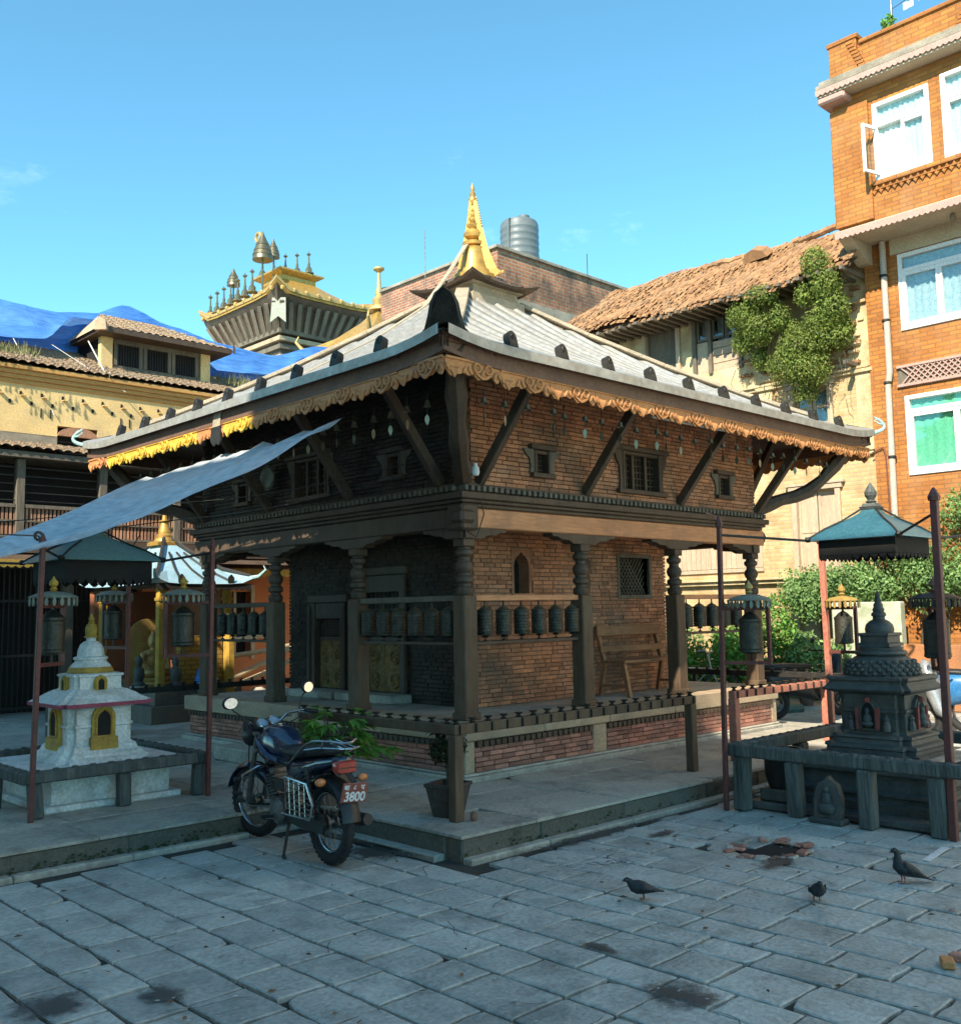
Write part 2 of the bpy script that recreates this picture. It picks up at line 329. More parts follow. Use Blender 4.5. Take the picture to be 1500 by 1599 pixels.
m_bell = MAT('old_brass', (.22, .19, .12), (.12, .12, .085), scale=20, rough=.4, bump=.1, metal=.7)
m_gold = MAT('gilt', (.58, .345, .085), (.34, .2, .055), scale=7, rough=.42, bump=.2, metal=.45, fine=60)
m_goldd = MAT('dull_gilt', (.55, .36, .12), (.38, .25, .1), scale=6, rough=.5, bump=.3, metal=.4)
m_doorgilt = MAT('tarnished_door_gilt', (.30, .19, .07), (.12, .08, .035), scale=14, rough=.45, bump=.6, metal=.5, fine=50, bdist=.01)
m_verdigris = MAT('verdigris', (.24, .42, .42), (.36, .5, .47), scale=8, rough=.6, bump=.2, metal=.2)
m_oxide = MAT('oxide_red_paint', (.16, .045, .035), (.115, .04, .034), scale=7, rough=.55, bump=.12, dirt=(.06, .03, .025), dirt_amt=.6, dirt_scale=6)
m_pink = MAT('pale_red_paint', (.48, .16, .10), (.36, .13, .09), scale=7, rough=.6, bump=.15, dirt=(.5, .3, .22), dirt_amt=.4, dirt_scale=5)  # paler, pinker red with lighter blotches
m_white = MAT('whitewash', (.72, .72, .68), (.6, .61, .58), scale=4, rough=.8, bump=.35, dirt=(.26, .25, .2), dirt_amt=.6, dirt_scale=6, pale=(.5, .33, .12), pale_amt=.3, pale_scale=9)
m_ochre = MAT('ochre_paint', (.50, .31, .05), (.38, .22, .035), scale=7, rough=.65, bump=.2, dirt=(.25, .15, .05), dirt_amt=.4, dirt_scale=7)
m_magenta = MAT('magenta_paint', (.36, .065, .11), (.27, .06, .09), scale=7, rough=.65, bump=.15)
m_stone = MAT('black_stone', (.05, .056, .052), (.095, .1, .09), scale=7, rough=.55, bump=.45, fine=45, dirt=(.12, .125, .105), dirt_amt=.4, dirt_scale=6)
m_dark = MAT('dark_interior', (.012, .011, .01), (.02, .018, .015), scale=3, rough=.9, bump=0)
m_canopy_b = MAT('teal_canopy_paint', (.03, .10, .13), (.042, .125, .15), scale=4, rough=.33, bump=.05, dirt=(.12, .2, .2), dirt_amt=.3)
m_canopy_g = MAT('green_canopy_paint', (.085, .16, .145), (.11, .195, .175), scale=4, rough=.4, bump=.05, dirt=(.09, .14, .12), dirt_amt=.4)
m_terracotta = MAT('terracotta', (.24, .14, .095), (.17, .1, .07), scale=8, rough=.85, bump=.2)
m_soil = MAT('soil', (.05, .038, .028), (.03, .025, .02), scale=20, rough=1, bump=.5)
m_rubber = MAT('rubber', (.016, .016, .017), (.024, .023, .022), scale=12, rough=.75, bump=.15)
m_chrome = MAT('chrome', (.42, .42, .42), (.3, .3, .3), scale=9, rough=.24, bump=.02, metal=1)
m_alu = MAT('dull_aluminium', (.2, .2, .19), (.11, .11, .105), scale=12, rough=.45, bump=.2, metal=.8)
m_navy = MAT('navy_bike_paint', (.012, .022, .05), (.014, .026, .056), scale=3, rough=.2, bump=0, coat=.8, spec=.5)
m_plastic = MAT('black_plastic', (.015, .015, .016), (.022, .022, .022), scale=9, rough=.4, bump=.08)
m_seat = MAT('black_vinyl', (.017, .017, .019), (.026, .026, .027), scale=12, rough=.5, bump=.15)
m_redlens = MAT('red_lens', (.42, .05, .03), (.36, .045, .03), scale=6, rough=.2, bump=0, spec=.6)
m_orangelens = MAT('orange_lens', (.62, .2, .06), (.55, .17, .05), scale=6, rough=.25, bump=0, spec=.6)
m_plate = MAT('number_plate_red', (.30, .085, .06), (.25, .075, .055), scale=8, rough=.45, bump=.02)
m_letter = MAT('white_lettering', (.75, .74, .72), (.7, .69, .66), scale=9, rough=.5, bump=0)
m_mirror = MAT('mirror_glass', (.62, .66, .72), (.6, .64, .7), scale=2, rough=.06, bump=0, metal=1)
m_dial = MAT('dial_face', (.25, .36, .46), (.2, .3, .4), scale=4, rough=.1, bump=0, spec=.6)
m_pigeon = MAT('pigeon_feathers', (.014, .017, .02), (.028, .033, .037), scale=16, rough=.6, bump=.15, fine=90)
m_pigeon2 = MAT('pigeon_wing', (.02, .022, .024), (.04, .043, .046), scale=22, rough=.65, bump=.2, fine=90, stretch=(1, 1, 1))
m_pfoot = MAT('pigeon_feet', (.28, .09, .08), (.2, .07, .06), scale=10, rough=.6, bump=0)
# ================================================================== SETTING: ground, platform
ground = struct(MB().add([(-120, -120, -.05), (160, -120, -.05), (160, 160, -.05), (-120, 160, -.05)], [(0, 1, 2, 3)]).build('ground', m_paving))
CAM = Vector((-4.754, -5.202, 1.7))
def in_view(p, marg=0.04):
    d = Vector(p) - CAM; z = d.dot(_f)
    if z < .5: return False
    return abs(d.dot(_r)/z) < .4826 + marg and -0.5145 - marg < d.dot(_u)/z < .55
def slab_mesh(mb, x0, x1, y0, y1, z, th, jit, c=.007, tilt=.004):
    pts = []; e = lambda: random.uniform(-jit, jit)
    n = 3
    for i in range(n): pts.append((x0 + (x1-x0)*i/n + (e() if i else 0), y0 + e()*.7))
    for i in range(n): pts.append((x1 + e()*.7, y0 + (y1-y0)*i/n + (e() if i else 0)))
    for i in range(n): pts.append((x1 + (x0-x1)*i/n + (e() if i else 0), y1 + e()*.7))
    for i in range(n): pts.append((x0 + e()*.7, y1 + (y0-y1)*i/n + (e() if i else 0)))
    k = random.randrange(4)*3; q = random.random()          # a knocked-off corner now and then
    cx, cy = (x0+x1)/2, (y0+y1)/2
    if q < .3: pts[k] = (pts[k][0] + (cx-pts[k][0])*.16, pts[k][1] + (cy-pts[k][1])*.16)
    a, b = random.uniform(-tilt, tilt), random.uniform(-tilt, tilt); dz = random.uniform(-tilt, tilt)
    zz = lambda p: z + dz + (p[0]-cx)*a*4 + (p[1]-cy)*b*4
    m = len(pts); ins = [(p[0] + (cx-p[0])*c*2.2/max(.1, abs(x1-x0)), p[1] + (cy-p[1])*c*2.2/max(.1, abs(y1-y0))) for p in pts]
    V = [(p[0], p[1], z - th) for p in pts] + [(p[0], p[1], zz(p) - c*.7) for p in pts] + [(p[0], p[1], zz(p)) for p in ins] + [(cx, cy, z + dz + .001)]
    F = [(i, (i+1) % m, m+(i+1) % m, m+i) for i in range(m)] + [(m+i, m+(i+1) % m, 2*m+(i+1) % m, 2*m+i) for i in range(m)] + [(2*m+i, 2*m+(i+1) % m, 3*m) for i in range(m)]
    mb.add(V, F)
rnd = random.Random(11)
stones = []
x = -4.6
while x < 14:
    w = rnd.uniform(.24, .36) if x < 7 else rnd.uniform(.5, .7); y = -9 + rnd.random()*.4
    while y < 14:
        l = rnd.uniform(.27, .48) if x < 7 else rnd.uniform(.6, .9)
        cx, cy = x + w/2, y + l/2
        inplat = (cx > -.16 and cy > -.16 and cx < 7.75) or (cy > 1.76 and cx < 7.75)
        if cx < 7.75 and ((x+w > -.17 and y+l > -.17 and x+w < 7.7) or y+l > 1.75): 
            if not inplat and x < -.17 and y < -.17: 
                xa, ya = min(x+w, 99), y+l
                if x+w > -.17 and y+l > -.17:
                    pass
            elif inplat: pass
        ok = not inplat
        x1_, y1_ = x+w, y+l
        if ok and cx < 7.75:
            if cy > -.17 and x1_ > -.17 and cx < -.16: x1_ = -.17
            if cx > -.17 and y1_ > -.17 and cy < -.16: y1_ = -.17
            if y1_ > 1.75 and cy < 1.76: y1_ = 1.75
        hole = 1.45 < cx < 1.95 and -1.62 < cy < -1.12
        if ok and not hole and x1_-x > .06 and y1_-y > .06 and (in_view((cx, cy, 0), .12) or (2 < cx < 9.5 and -4 < cy)):
            stones.append((x, x1_, y, y1_, (Vector((cx, cy, 0)) - CAM).length))
        y += l
    x += w
stones.sort(key=lambda s: s[4] + (0 if in_view(((s[0]+s[1])/2, (s[2]+s[3])/2, 0), .03) else 50))
random.seed(3)
rest = MB()
for i, (x0, x1, y0, y1, d) in enumerate(stones):
    mb = MB() if i < 290 else rest
    slab_mesh(mb, x0+.009, x1-.009, y0+.009, y1-.009, 0, .05, .009, tilt=.003)
    if i < 290:
        cx, cy = (x0+x1)/2, (y0+y1)/2
        mb.v = [(p[0]-cx, p[1]-cy, p[2]) for p in mb.v]
        inst('paving_stone', mb.mesh('paving_stone', m_paving), ground, (cx, cy, 0))
if rest.v: stuff(rest.build('paving_stone_field', m_paving, ground))
# fill under the flags up to just below their tops
struct(MB().box(-4.6, 14, -4.0, 14, -.3, -.022).build('joint_bed', m_dirt))

def blob(cx, cy, rx, ry, z, n=28, seed=1, rough=.3):
    q = random.Random(seed); ph = [q.uniform(0, 6.28) for _ in range(5)]; P = []
    for i in range(n):
        a = 2*math.pi*i/n; k = 1 + rough*(.5*math.sin(2*a+ph[0]) + .35*math.sin(3*a+ph[1]) + .3*math.sin(5*a+ph[2]) + .25*math.sin(8*a+ph[3])) + q.uniform(-.06, .06)
        P.append((cx + rx*k*math.cos(a), cy + ry*k*math.sin(a)))
    return MB().add([(p[0], p[1], z) for p in P] + [(cx, cy, z+.0006)], [(i, (i+1) % n, n) for i in range(n)])
def WET():
    m, t, bs = nodes_of('damp_stain'); N = t.nodes; L = t.links
    tc = N.new('ShaderNodeTexCoord'); gm = N.new('ShaderNodeVectorMath'); gm.operation = 'SUBTRACT'; gm.inputs[1].default_value = (.5, .5, .5); L.new(tc.outputs['Generated'], gm.inputs[0])
    ml = N.new('ShaderNodeVectorMath'); ml.operation = 'MULTIPLY'; ml.inputs[1].default_value = (2, 2, 0); L.new(gm.outputs[0], ml.inputs[0]); ln = N.new('ShaderNodeVectorMath'); ln.operation = 'LENGTH'; L.new(ml.outputs[0], ln.inputs[0])
    g = N.new('ShaderNodeNewGeometry'); nz_ = N.new('ShaderNodeTexNoise'); nz_.inputs['Scale'].default_value = 9; nz_.inputs['Detail'].default_value = 9; nz_.inputs['Roughness'].default_value = .7; L.new(g.outputs['Position'], nz_.inputs['Vector'])
    ad = N.new('ShaderNodeMath'); ad.operation = 'MULTIPLY_ADD'; ad.inputs[1].default_value = 1.9; L.new(nz_.outputs['Fac'], ad.inputs[0]); sb = N.new('ShaderNodeMath'); sb.operation = 'MULTIPLY'; sb.inputs[1].default_value = -1; L.new(ln.outputs['Value'], sb.inputs[0]); L.new(sb.outputs[0], ad.inputs[2])
    rr = N.new('ShaderNodeValToRGB'); rr.color_ramp.elements[0].position = .2; rr.color_ramp.elements[1].position = .65; rr.color_ramp.elements[1].color = (.85, .85, .85, 1); L.new(ad.outputs[0], rr.inputs[0])
    bs.inputs['Base Color'].default_value = (.055, .058, .055, 1); bs.inputs['Roughness'].default_value = .45
    tr = N.new('ShaderNodeBsdfTransparent'); ms = N.new('ShaderNodeMixShader'); L.new(rr.outputs[0], ms.inputs[0]); L.new(tr.outputs[0], ms.inputs[1]); L.new(bs.outputs[0], ms.inputs[2]); L.new(ms.outputs[0], N['Material Output'].inputs[0]); return m
m_damp = WET()
for k, (cx, cy, rx, ry) in enumerate([(-.98, -2.47, .2, .26), (-2.98, -.56, .24, .22), (-2.58, -.8, .13, .22), (1.35, -1.62, .3, .14), (-.2, .62, .4, .4), (1.55, -.55, .25, .1), (-.74, -1.83, .08, .16), (1.2, -.2, 1.2, .12), (-.1, .9, .12, .8)]):
    MB().add([(cx-rx, cy-ry, 0.0085), (cx+rx, cy-ry, 0.0085), (cx+rx, cy+ry, 0.0085), (cx-rx, cy+ry, 0.0085)], [(0, 1, 2, 3)]).build('damp_stain', m_damp, ground)
# bird lime / pale dusting near the platform
m_lime = MAT('bird_lime', (.5, .5, .46), (.4, .42, .4), scale=8, rough=.9, bump=.1)
q = random.Random(5); mb = MB()
for i in range(170):
    a = q.uniform(0, 6.28); r_ = abs(q.gauss(0, .28)); cx, cy = .62 + r_*math.cos(a)*1.25, -.75 + r_*math.sin(a)*.8
    b_ = blob(cx, cy, q.uniform(.006, .022), q.uniform(.005, .016), .0092, n=7, seed=i); mb.add(b_.v, b_.f)
for i in range(420):
    cx, cy = q.uniform(-3.0, 3.0), q.uniform(-3, .8)
    if cx > -.3 and cy > -.3: continue
    b_ = blob(cx, cy, q.uniform(.004, .012), q.uniform(.004, .01), .0092, n=7, seed=i); mb.add(b_.v, b_.f)
stuff(mb.build('dropping_speckle', m_lime, ground))
mb = MB()
for i in range(46):
    cx, cy = q.uniform(-2.9, 3.0), q.uniform(-3.2, 1.5)
    if cx > -.15 and cy > -.15: continue
    a = q.uniform(0, 6.28); P = [(cx, cy)]; 
    for k in range(q.randint(3, 6)): a += q.uniform(-.7, .7); P.append((P[-1][0] + math.cos(a)*q.uniform(.03, .08), P[-1][1] + math.sin(a)*q.uniform(.03, .08)))
    for (xa, ya), (xb, yb) in zip(P, P[1:]):
        L_ = math.hypot(xb-xa, yb-ya); nx_, ny_ = -(yb-ya)/L_*.0022, (xb-xa)/L_*.0022; mb.add([(xa-nx_, ya-ny_, .0088), (xb-nx_, yb-ny_, .0088), (xb+nx_, yb+ny_, .0088), (xa+nx_, ya+ny_, .0088)], [(0, 1, 2, 3)])
stuff(mb.build('hairline_cracks', m_dirt, ground))
# litter: dry leaves and grit
m_litter = MAT('dry_leaf_litter', (.16, .09, .045), (.08, .05, .03), scale=20, rough=.9, bump=.1, rnd=.4)
mb = MB()
for i in range(150):
    cx, cy = q.uniform(-2.8, 3.2), q.uniform(-3.4, 1.7)
    if cx > -.12 and cy > -.12: continue
    s_ = q.uniform(.006, .02); a = q.uniform(0, 6.28); ca, sa = math.cos(a)*s_, math.sin(a)*s_
    mb.add([(cx+ca*1.6, cy+sa*1.6, .011), (cx-sa*.6, cy+ca*.6, .018), (cx-ca*1.6, cy-sa*1.6, .012), (cx+sa*.6, cy-ca*.6, .0105)], [(0, 1, 2, 3)])
stuff(mb.build('leaf_litter', m_litter, ground))

# ---- raised stone platform round the temple (an L seen from the court)
PZ = .165
plat = struct(MB().box(.012, 7.6, .012, 12.4, -.2, PZ-.03).box(-9, .012, 1.93, 12.4, -.2, PZ-.03).build('stone_platform', m_kerb))
q = random.Random(21); nsl = 0
def kerb_run(axis, a0, a1, fixed):
    a = a0
    while a < a1 - .05:
        b = min(a1, a + q.uniform(.7, 1.3))
        if a1 - b < .3: b = a1
        mb = MB()
        j = q.uniform(-.008, .008)
        if axis == 'x': mb.box(a+.004, b-.004, fixed+j, fixed+.16, -.05, PZ-.0225, .012)
        else: mb.box(fixed+j, fixed+.16, a+.004, b-.004, -.05, PZ-.0225, .012)
        cen = ((a+b)/2, fixed, 0) if axis == 'x' else (fixed, (a+b)/2, 0)
        mb.build('kerb_stone', m_kerb, plat)
        # paler foot course
        mb = MB(); k = q.uniform(0, .012)
        if axis == 'x': mb.box(a+.003, b-.003, fixed-.09-k, fixed-.004, -.05, .016+k*.6, .008)
        else: mb.box(fixed-.09-k, fixed-.004, a+.003, b-.003, -.05, .016+k*.6, .008)
        mb.build('foot_course_stone', m_slab, plat)
        a = b
kerb_run('x', 0, 7.6, 0); kerb_run('y', .17, 1.9, 0); kerb_run('x', -9, -.02, 1.92)
def slabs(xa, xb, ya, yb, lx, ly):
    global nsl
    y = ya
    while y < yb - .02:
        y2 = min(yb, y + ly*q.uniform(.8, 1.2)); y2 = yb if yb - y2 < .25 else y2
        x = xa
        while x < xb - .02:
            x2 = min(xb, x + lx*q.uniform(.75, 1.3)); x2 = xb if xb - x2 < .3 else x2
            if in_view(((x+x2)/2, (y+y2)/2, PZ), .1):
                mb = MB(); random.seed(nsl); slab_mesh(mb, x+.003, x2-.003, y+.003, y2-.003, PZ, .022, .003, c=.005, tilt=.0012)
                mb.build('platform_slab', m_slab, plat); nsl += 1
            x = x2
        y = y2
slabs(-.012, 7.6, -.012, .62, .95, .6); slabs(-.012, 7.6, .62, 1.5, .8, .45); slabs(-.012, 1.45, 1.5, 1.92, .6, .42)
slabs(-9, 1.45, 1.908, 2.6, .9, .5); slabs(-9, 1.45, 2.6, 6.9, .9, .7); slabs(-9, 7.6, 6.9, 12.4, 1.3, 1.0); slabs(7.05, 7.6, 1.5, 6.9, .55, .9)
mb = MB(); q2 = random.Random(8)
m_moss = MAT('moss', (.05, .075, .02), (.03, .045, .015), scale=20, rough=1, bump=.6, bdist=.01)
for i in range(420):
    if i % 3: px_, py_ = q2.uniform(-2.6, -.1), 1.905
    else: px_, py_ = q2.uniform(.0, 5), -.012
    z_ = abs(q2.gauss(.02, .03)); s_ = q2.uniform(.004, .016)
    mb.lathe([(s_, 0), (s_*.7, s_*.6), (s_*.1, s_*.9)], (px_, py_ - .002, z_), n=5)
stuff(mb.build('moss_tufts', m_moss, plat))

# ================================================================== THE SHRINE TEMPLE
TX, TY = 4.2, 4.17
temple = thing('shrine_temple', 'single-storey brick and dark timber shrine with wide pale metal hipped roof and gilt pinnacle', 'temple', (TX, TY, PZ))
bricks_all = []     # (cx,cy,cz, sx,sy,sz, parent, mat)
def brick_face(parent, axis, plane, out, u0, u1, z0, z1, ops, mat, bl=.165, bh=.045, jt=.008, depth=.05):
    """axis 'x': wall runs along x at y=plane; out=+-1 outward along the normal"""
    n = max(1, round((z1-z0)/bh)); bh = (z1-z0)/n; qq = random.Random(int(abs(plane*97+u0*13+z0*7)*10))
    for r_ in range(n):
        za, zb = z0 + r_*bh, z0 + (r_+1)*bh; u = u0 - (bl/2 if r_ % 2 else 0) + qq.uniform(-.02, .02)
        while u < u1:
            l = bl*qq.uniform(.85, 1.12) if qq.random() > .18 else bl*.55
            segs = [(max(u, u0), min(u+l, u1))]
            for (oa, ob, oc, od) in ops:
                if zb > oc + .01 and za < od - .01:
                    ns = []
                    for a, b in segs:
                        if b <= oa or a >= ob: ns.append((a, b))
                        else:
                            if a < oa: ns.append((a, oa))
                            if b > ob: ns.append((ob, b))
                    segs = ns
            for a, b in segs:
                if b - a < .03: continue
                off = qq.uniform(-.003, .004); cz = (za+zb)/2; cu = (a+b)/2
                if axis == 'x': bricks_all.append((cu, plane + out*off, cz, b-a-jt, depth, bh-jt, parent, mat))
                else: bricks_all.append((plane + out*off, cu, cz, depth, b-a-jt, bh-jt, parent, mat))
            u += l
PX0, PX1, PY0, PY1 = 1.50, 6.95, 1.58, 6.85; PT = .70
podium = MB().box(PX0+.03, PX1-.03, PY0+.03, PY1-.03, .1, PT-.02).build('podium', m_mortar, temple)
# base moulding, bead course, stone bands, floor
mb = MB().box(PX0-.06, PX1+.06, PY0-.06, PY0+.02, PZ-.02, .205, .012).box(PX0-.06, PX0+.02, PY0+.02, PY1+.06, PZ-.02, .205, .012).box(PX0-.03, PX1+.03, PY0-.03, PY0+.02, .2055, .232, .01).box(PX0-.03, PX0+.02, PY0+.02, PY1+.03, .2055, .232, .01)
mb.build('base_moulding', m_slab, podium)
brick_face(podium, 'x', PY0+.02, -1, PX0+.12, PX1-.12, .234, .462, [(3.3, 3.52, 0, 9)], m_brick2, bl=.17, bh=.046)
brick_face(podium, 'y', PX0+.02, -1, PY0+.12, PY1-.1, .234, .462, [], m_brick2, bl=.17, bh=.046)
for a, b in ((PX0-.002, PX0+.12), (3.3, 3.52), (PX1-.12, PX1+.002)):
    MB().box(a, b, PY0-.008, PY0+.08, .2325, .52, .008).build('podium_pier', m_podium_stone, podium)
mb = MB()
for a in range(66):
    u = PX0 + .14 + a*.079
    if u > PX1-.16: break
    if 3.26 < u < 3.5: continue
    mb.prism([(-.026, 0), (.026, 0), (.03, .05), (-.03, .05)], (u+.03, PY0-.03, .466), (1, 0, 0), (0, 0, 1), (0, .07, 0))
for a in range(66):
    u = PY0 + .14 + a*.079
    if u > PY1-.12: break
    mb.prism([(-.026, 0), (.026, 0), (.03, .05), (-.03, .05)], (PX0-.03, u+.03, .466), (0, 1, 0), (0, 0, 1), (.07, 0, 0))
stuff(mb.build('bead_course', m_wood, podium))
qq = random.Random(4)
for axis, a0, a1 in (('x', PX0-.03, PX1+.03), ('y', PY0+.03, PY1+.03)):
    a = a0
    while a < a1-.05:
        b = min(a1, a + qq.uniform(.95, 1.5)); b = a1 if a1-b < .4 else b
        mb = MB()
        if axis == 'x': mb.box(a+.003, b-.003, PY0-.03, PY0+.3, .523, PT, .01)
        else: mb.box(PX0-.03, PX0+.3, (a if a > a0 else PY0+.301)+.003, b-.003, .523, PT, .01)
        mb.build('stone_band', m_podium_stone, podium); a = b
MB().box(PX0+.302, PX1-.0, PY0+.302, PY1, PT-.03, PT-.004).build('porch_floor', m_slab, podium)
for k, (xa, xb, ya, yb, za, zb) in enumerate([(.72, 1.43, 3.55, 4.75, PZ+.001, .315), (1.08, 1.43, 3.75, 4.55, .3155, .47)]):
    MB().box(xa, xb, ya, yb, za, zb, .015).build('entrance_step', m_slab, podium)

# ---- posts
posts_x = (1.67, 3.36, 5.05, 6.75); posts_y = (1.73, 3.40, 5.02, 6.62)
BB = 2.5          # underside of the lintel beam
shaft = MB().box(-.085, .085, -.085, .085, PT, 1.86, .012)
shaft.box(-.1, .1, -.1, .1, PT, PT+.07, .01)
turned = MB().lathe([(.07, 1.861), (.085, 1.88), (.085, 1.93), (.06, 1.95), (.06, 1.97), (.085, 1.99), (.088, 2.03), (.062, 2.05), (.06, 2.07), (.078, 2.09), (.09, 2.13), (.078, 2.17), (.058, 2.19), (.056, 2.22), (.085, 2.25), (.085, 2.285), (.062, 2.3), (.06, 2.32)], n=14)
turned.box(-.075, .075, -.075, .075, 2.321, 2.40, .008)
shaft_me = shaft.mesh('post', m_post); turned_me = turned.mesh('turned_neck', m_wood, True)
wing = [(-.52, .0), (-.5, -.03), (-.42, -.035), (-.36, -.06), (-.25, -.065), (-.18, -.1), (-.1, -.1), (.1, -.1), (.18, -.1), (.25, -.065), (.36, -.06), (.42, -.035), (.5, -.03), (.52, 0)]
half = [(-.1, -.1), (.1, -.1), (.18, -.1), (.25, -.065), (.36, -.06), (.42, -.035), (.5, -.03), (.52, 0), (-.1, 0)]
def hw(sx, axis):
    o_ = [(a_*sx, b_) for a_, b_ in half]
    return (MB().prism(o_, (0, -.07, BB-.001), (1, 0, 0), (0, 0, 1), (0, .14, 0)) if axis == 'x' else MB().prism(o_, (-.07, 0, BB-.001), (0, 1, 0), (0, 0, 1), (.14, 0, 0))).mesh('bracket_capital', m_wood)
half_me = {(s_, ax_): hw(s_, ax_) for s_ in (-1, 1) for ax_ in 'xy'}
wing_x = MB().prism(wing, (0, -.07, BB-.001), (1, 0, 0), (0, 0, 1), (0, .14, 0)).mesh('bracket_capital', m_wood)
wing_y = MB().prism(wing, (-.07, 0, BB-.001), (0, 1, 0), (0, 0, 1), (.14, 0, 0)).mesh('bracket_capital', m_wood)
def post(x, y, wx, wy):
    p = inst('post', shaft_me, temple, (x, y, 0)); inst('turned_neck', turned_me, p, (x, y, 0))
    if wx and wy:
        inst('bracket_capital', half_me[(1 if x < TX else -1), 'x'], p, (x, y, 0)); inst('bracket_capital', half_me[(1 if y < TY else -1), 'y'], p, (x, y, .0015))
    elif wx: inst('bracket_capital', wing_x, p, (x, y, 0))
    elif wy: inst('bracket_capital', wing_y, p, (x, y, .0015))
for i, x_ in enumerate(posts_x):
    post(x_, posts_y[0], True, i in (0, 3)); post(x_, posts_y[3], True, i in (0, 3))
for y_ in posts_y[1:3]: post(posts_x[0], y_, False, True); post(posts_x[3], y_, False, True)
# ---- lintel beams, cornice, dentils
bx0, bx1, by0, by1 = posts_x[0]-.09, posts_x[3]+.09, posts_y[0]-.09, posts_y[3]+.09
MB().box(bx0-.02, bx1+.12, by0, by0+.18, BB, 2.69, .01).build('lintel_beam', m_woodx, temple)
MB().box(bx0, bx0+.18, by0+.182, by1+.14, BB, 2.69, .01).build('lintel_beam', m_wood, temple)
MB().box(bx0+.18, bx1, by1-.18, by1, BB, 2.69, .01).build('lintel_beam', m_wood, temple)
MB().box(bx1-.18, bx1, by0+.182, by1-.182, BB, 2.69, .01).build('lintel_beam', m_wood, temple)
for (xa, ya) in ((bx0-.03, by0-.03),):      # carved corner block and beam ends
    MB().box(xa-.05, xa+.17, ya-.05, ya+.17, 2.47, 2.72, .02).box(xa-.09, xa+.1, ya-.09, ya+.1, 2.53, 2.66, .03).build('corner_block', m_wood, temple)
MB().prism([(0, 0), (.1, .01), (.17, .05), (.2, .12), (.16, .17), (.08, .19), (0, .19)], (bx1+.02, by0+.03, BB+.005), (1, 0, 0), (0, 0, 1), (0, .12, 0)).ring((bx1+.17, by0+.09, BB+.13), .05, .02, (1, 0, 0), (0, 0, 1)).build('beam_end_carving', m_wood, temple)
for k, (o_, z0, z1) in enumerate([(.03, 2.692, 2.73), (.065, 2.7305, 2.765), (.1, 2.7655, 2.83), (.05, 2.8305, 2.842)]):
    MB().box(bx0-o_, bx1+o_, by0-o_, by1+o_, z0, z1, .008).build('cornice_moulding', m_wood, temple)
mb = MB(); u = bx0 - .04
while u < bx1 + .02: mb.box(u, u+.045, by0-.085, by0+.02, 2.8425, 2.895, .006); u += .078
u = by0 + .04
while u < by1 + .02: mb.box(bx0-.085, bx0+.02, u, u+.045, 2.8425, 2.895, .006); u += .078
stuff(mb.build('dentil_course', m_woodg, temple))
MB().box(bx0-.03, bx1+.03, by0-.03, by1+.03, 2.8955, 2.92).build('ledge_board', m_wood, temple)
# ---- upper walls (brick) with windows
UY = by0 + .03; UX = bx0 + .03; UX1 = bx1 - .03; UY1 = by1 - .03
ops_r = [(2.58, 2.82, 3.10, 3.34), (4.02, 4.72, 3.04, 3.48), (5.93, 6.2, 3.10, 3.36)]
ops_l = [(2.55, 2.8, 3.1, 3.34), (3.85, 4.5, 3.04, 3.48), (5.5, 5.75, 3.1, 3.34)]
wall_r = MB()
for a, b, c, d in holed(UX, UX1, 2.92, 4.25, ops_r): wall_r.box(a, b, UY+.02, UY+.2, c, d)
wall_r = wall_r.build('upper_wall', m_mortar, temple)
wall_l = MB()
for a, b, c, d in holed(UY+.2, UY1, 2.92, 4.25, ops_l): wall_l.box(UX+.02, UX+.2, a, b, c, d)
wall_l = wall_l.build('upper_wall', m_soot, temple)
MB().box(UX1-.2, UX1, UY+.2, UY1, 2.92, 4.25).box(UX+.2, UX1-.2, UY1-.2, UY1, 2.92, 4.25).build('upper_wall', m_brick, temple)
MB().box(UX+.2, UX1-.2, UY+.2, UY1-.2, 2.7, 2.72).build('porch_ceiling', m_wood, temple)
brick_face(wall_r, 'x', UY+.015, -1, UX+.1, UX1, 2.922, 3.95, ops_r, m_brick)
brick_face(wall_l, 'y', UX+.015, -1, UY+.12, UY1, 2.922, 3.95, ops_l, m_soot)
def lattice(mb, o, u, v, w, h, nx, ny, t, d):
    o = Vector(o); u = Vector(u); v = Vector(v)
    for i in range(1, nx): mb.bar(o + u*(w*i/nx), o + u*(w*i/nx) + v*h, t, d, up=u.cross(v))
    for j in range(1, ny): mb.bar(o + v*(h*j/ny), o + v*(h*j/ny) + u*w, t, d, up=u.cross(v))
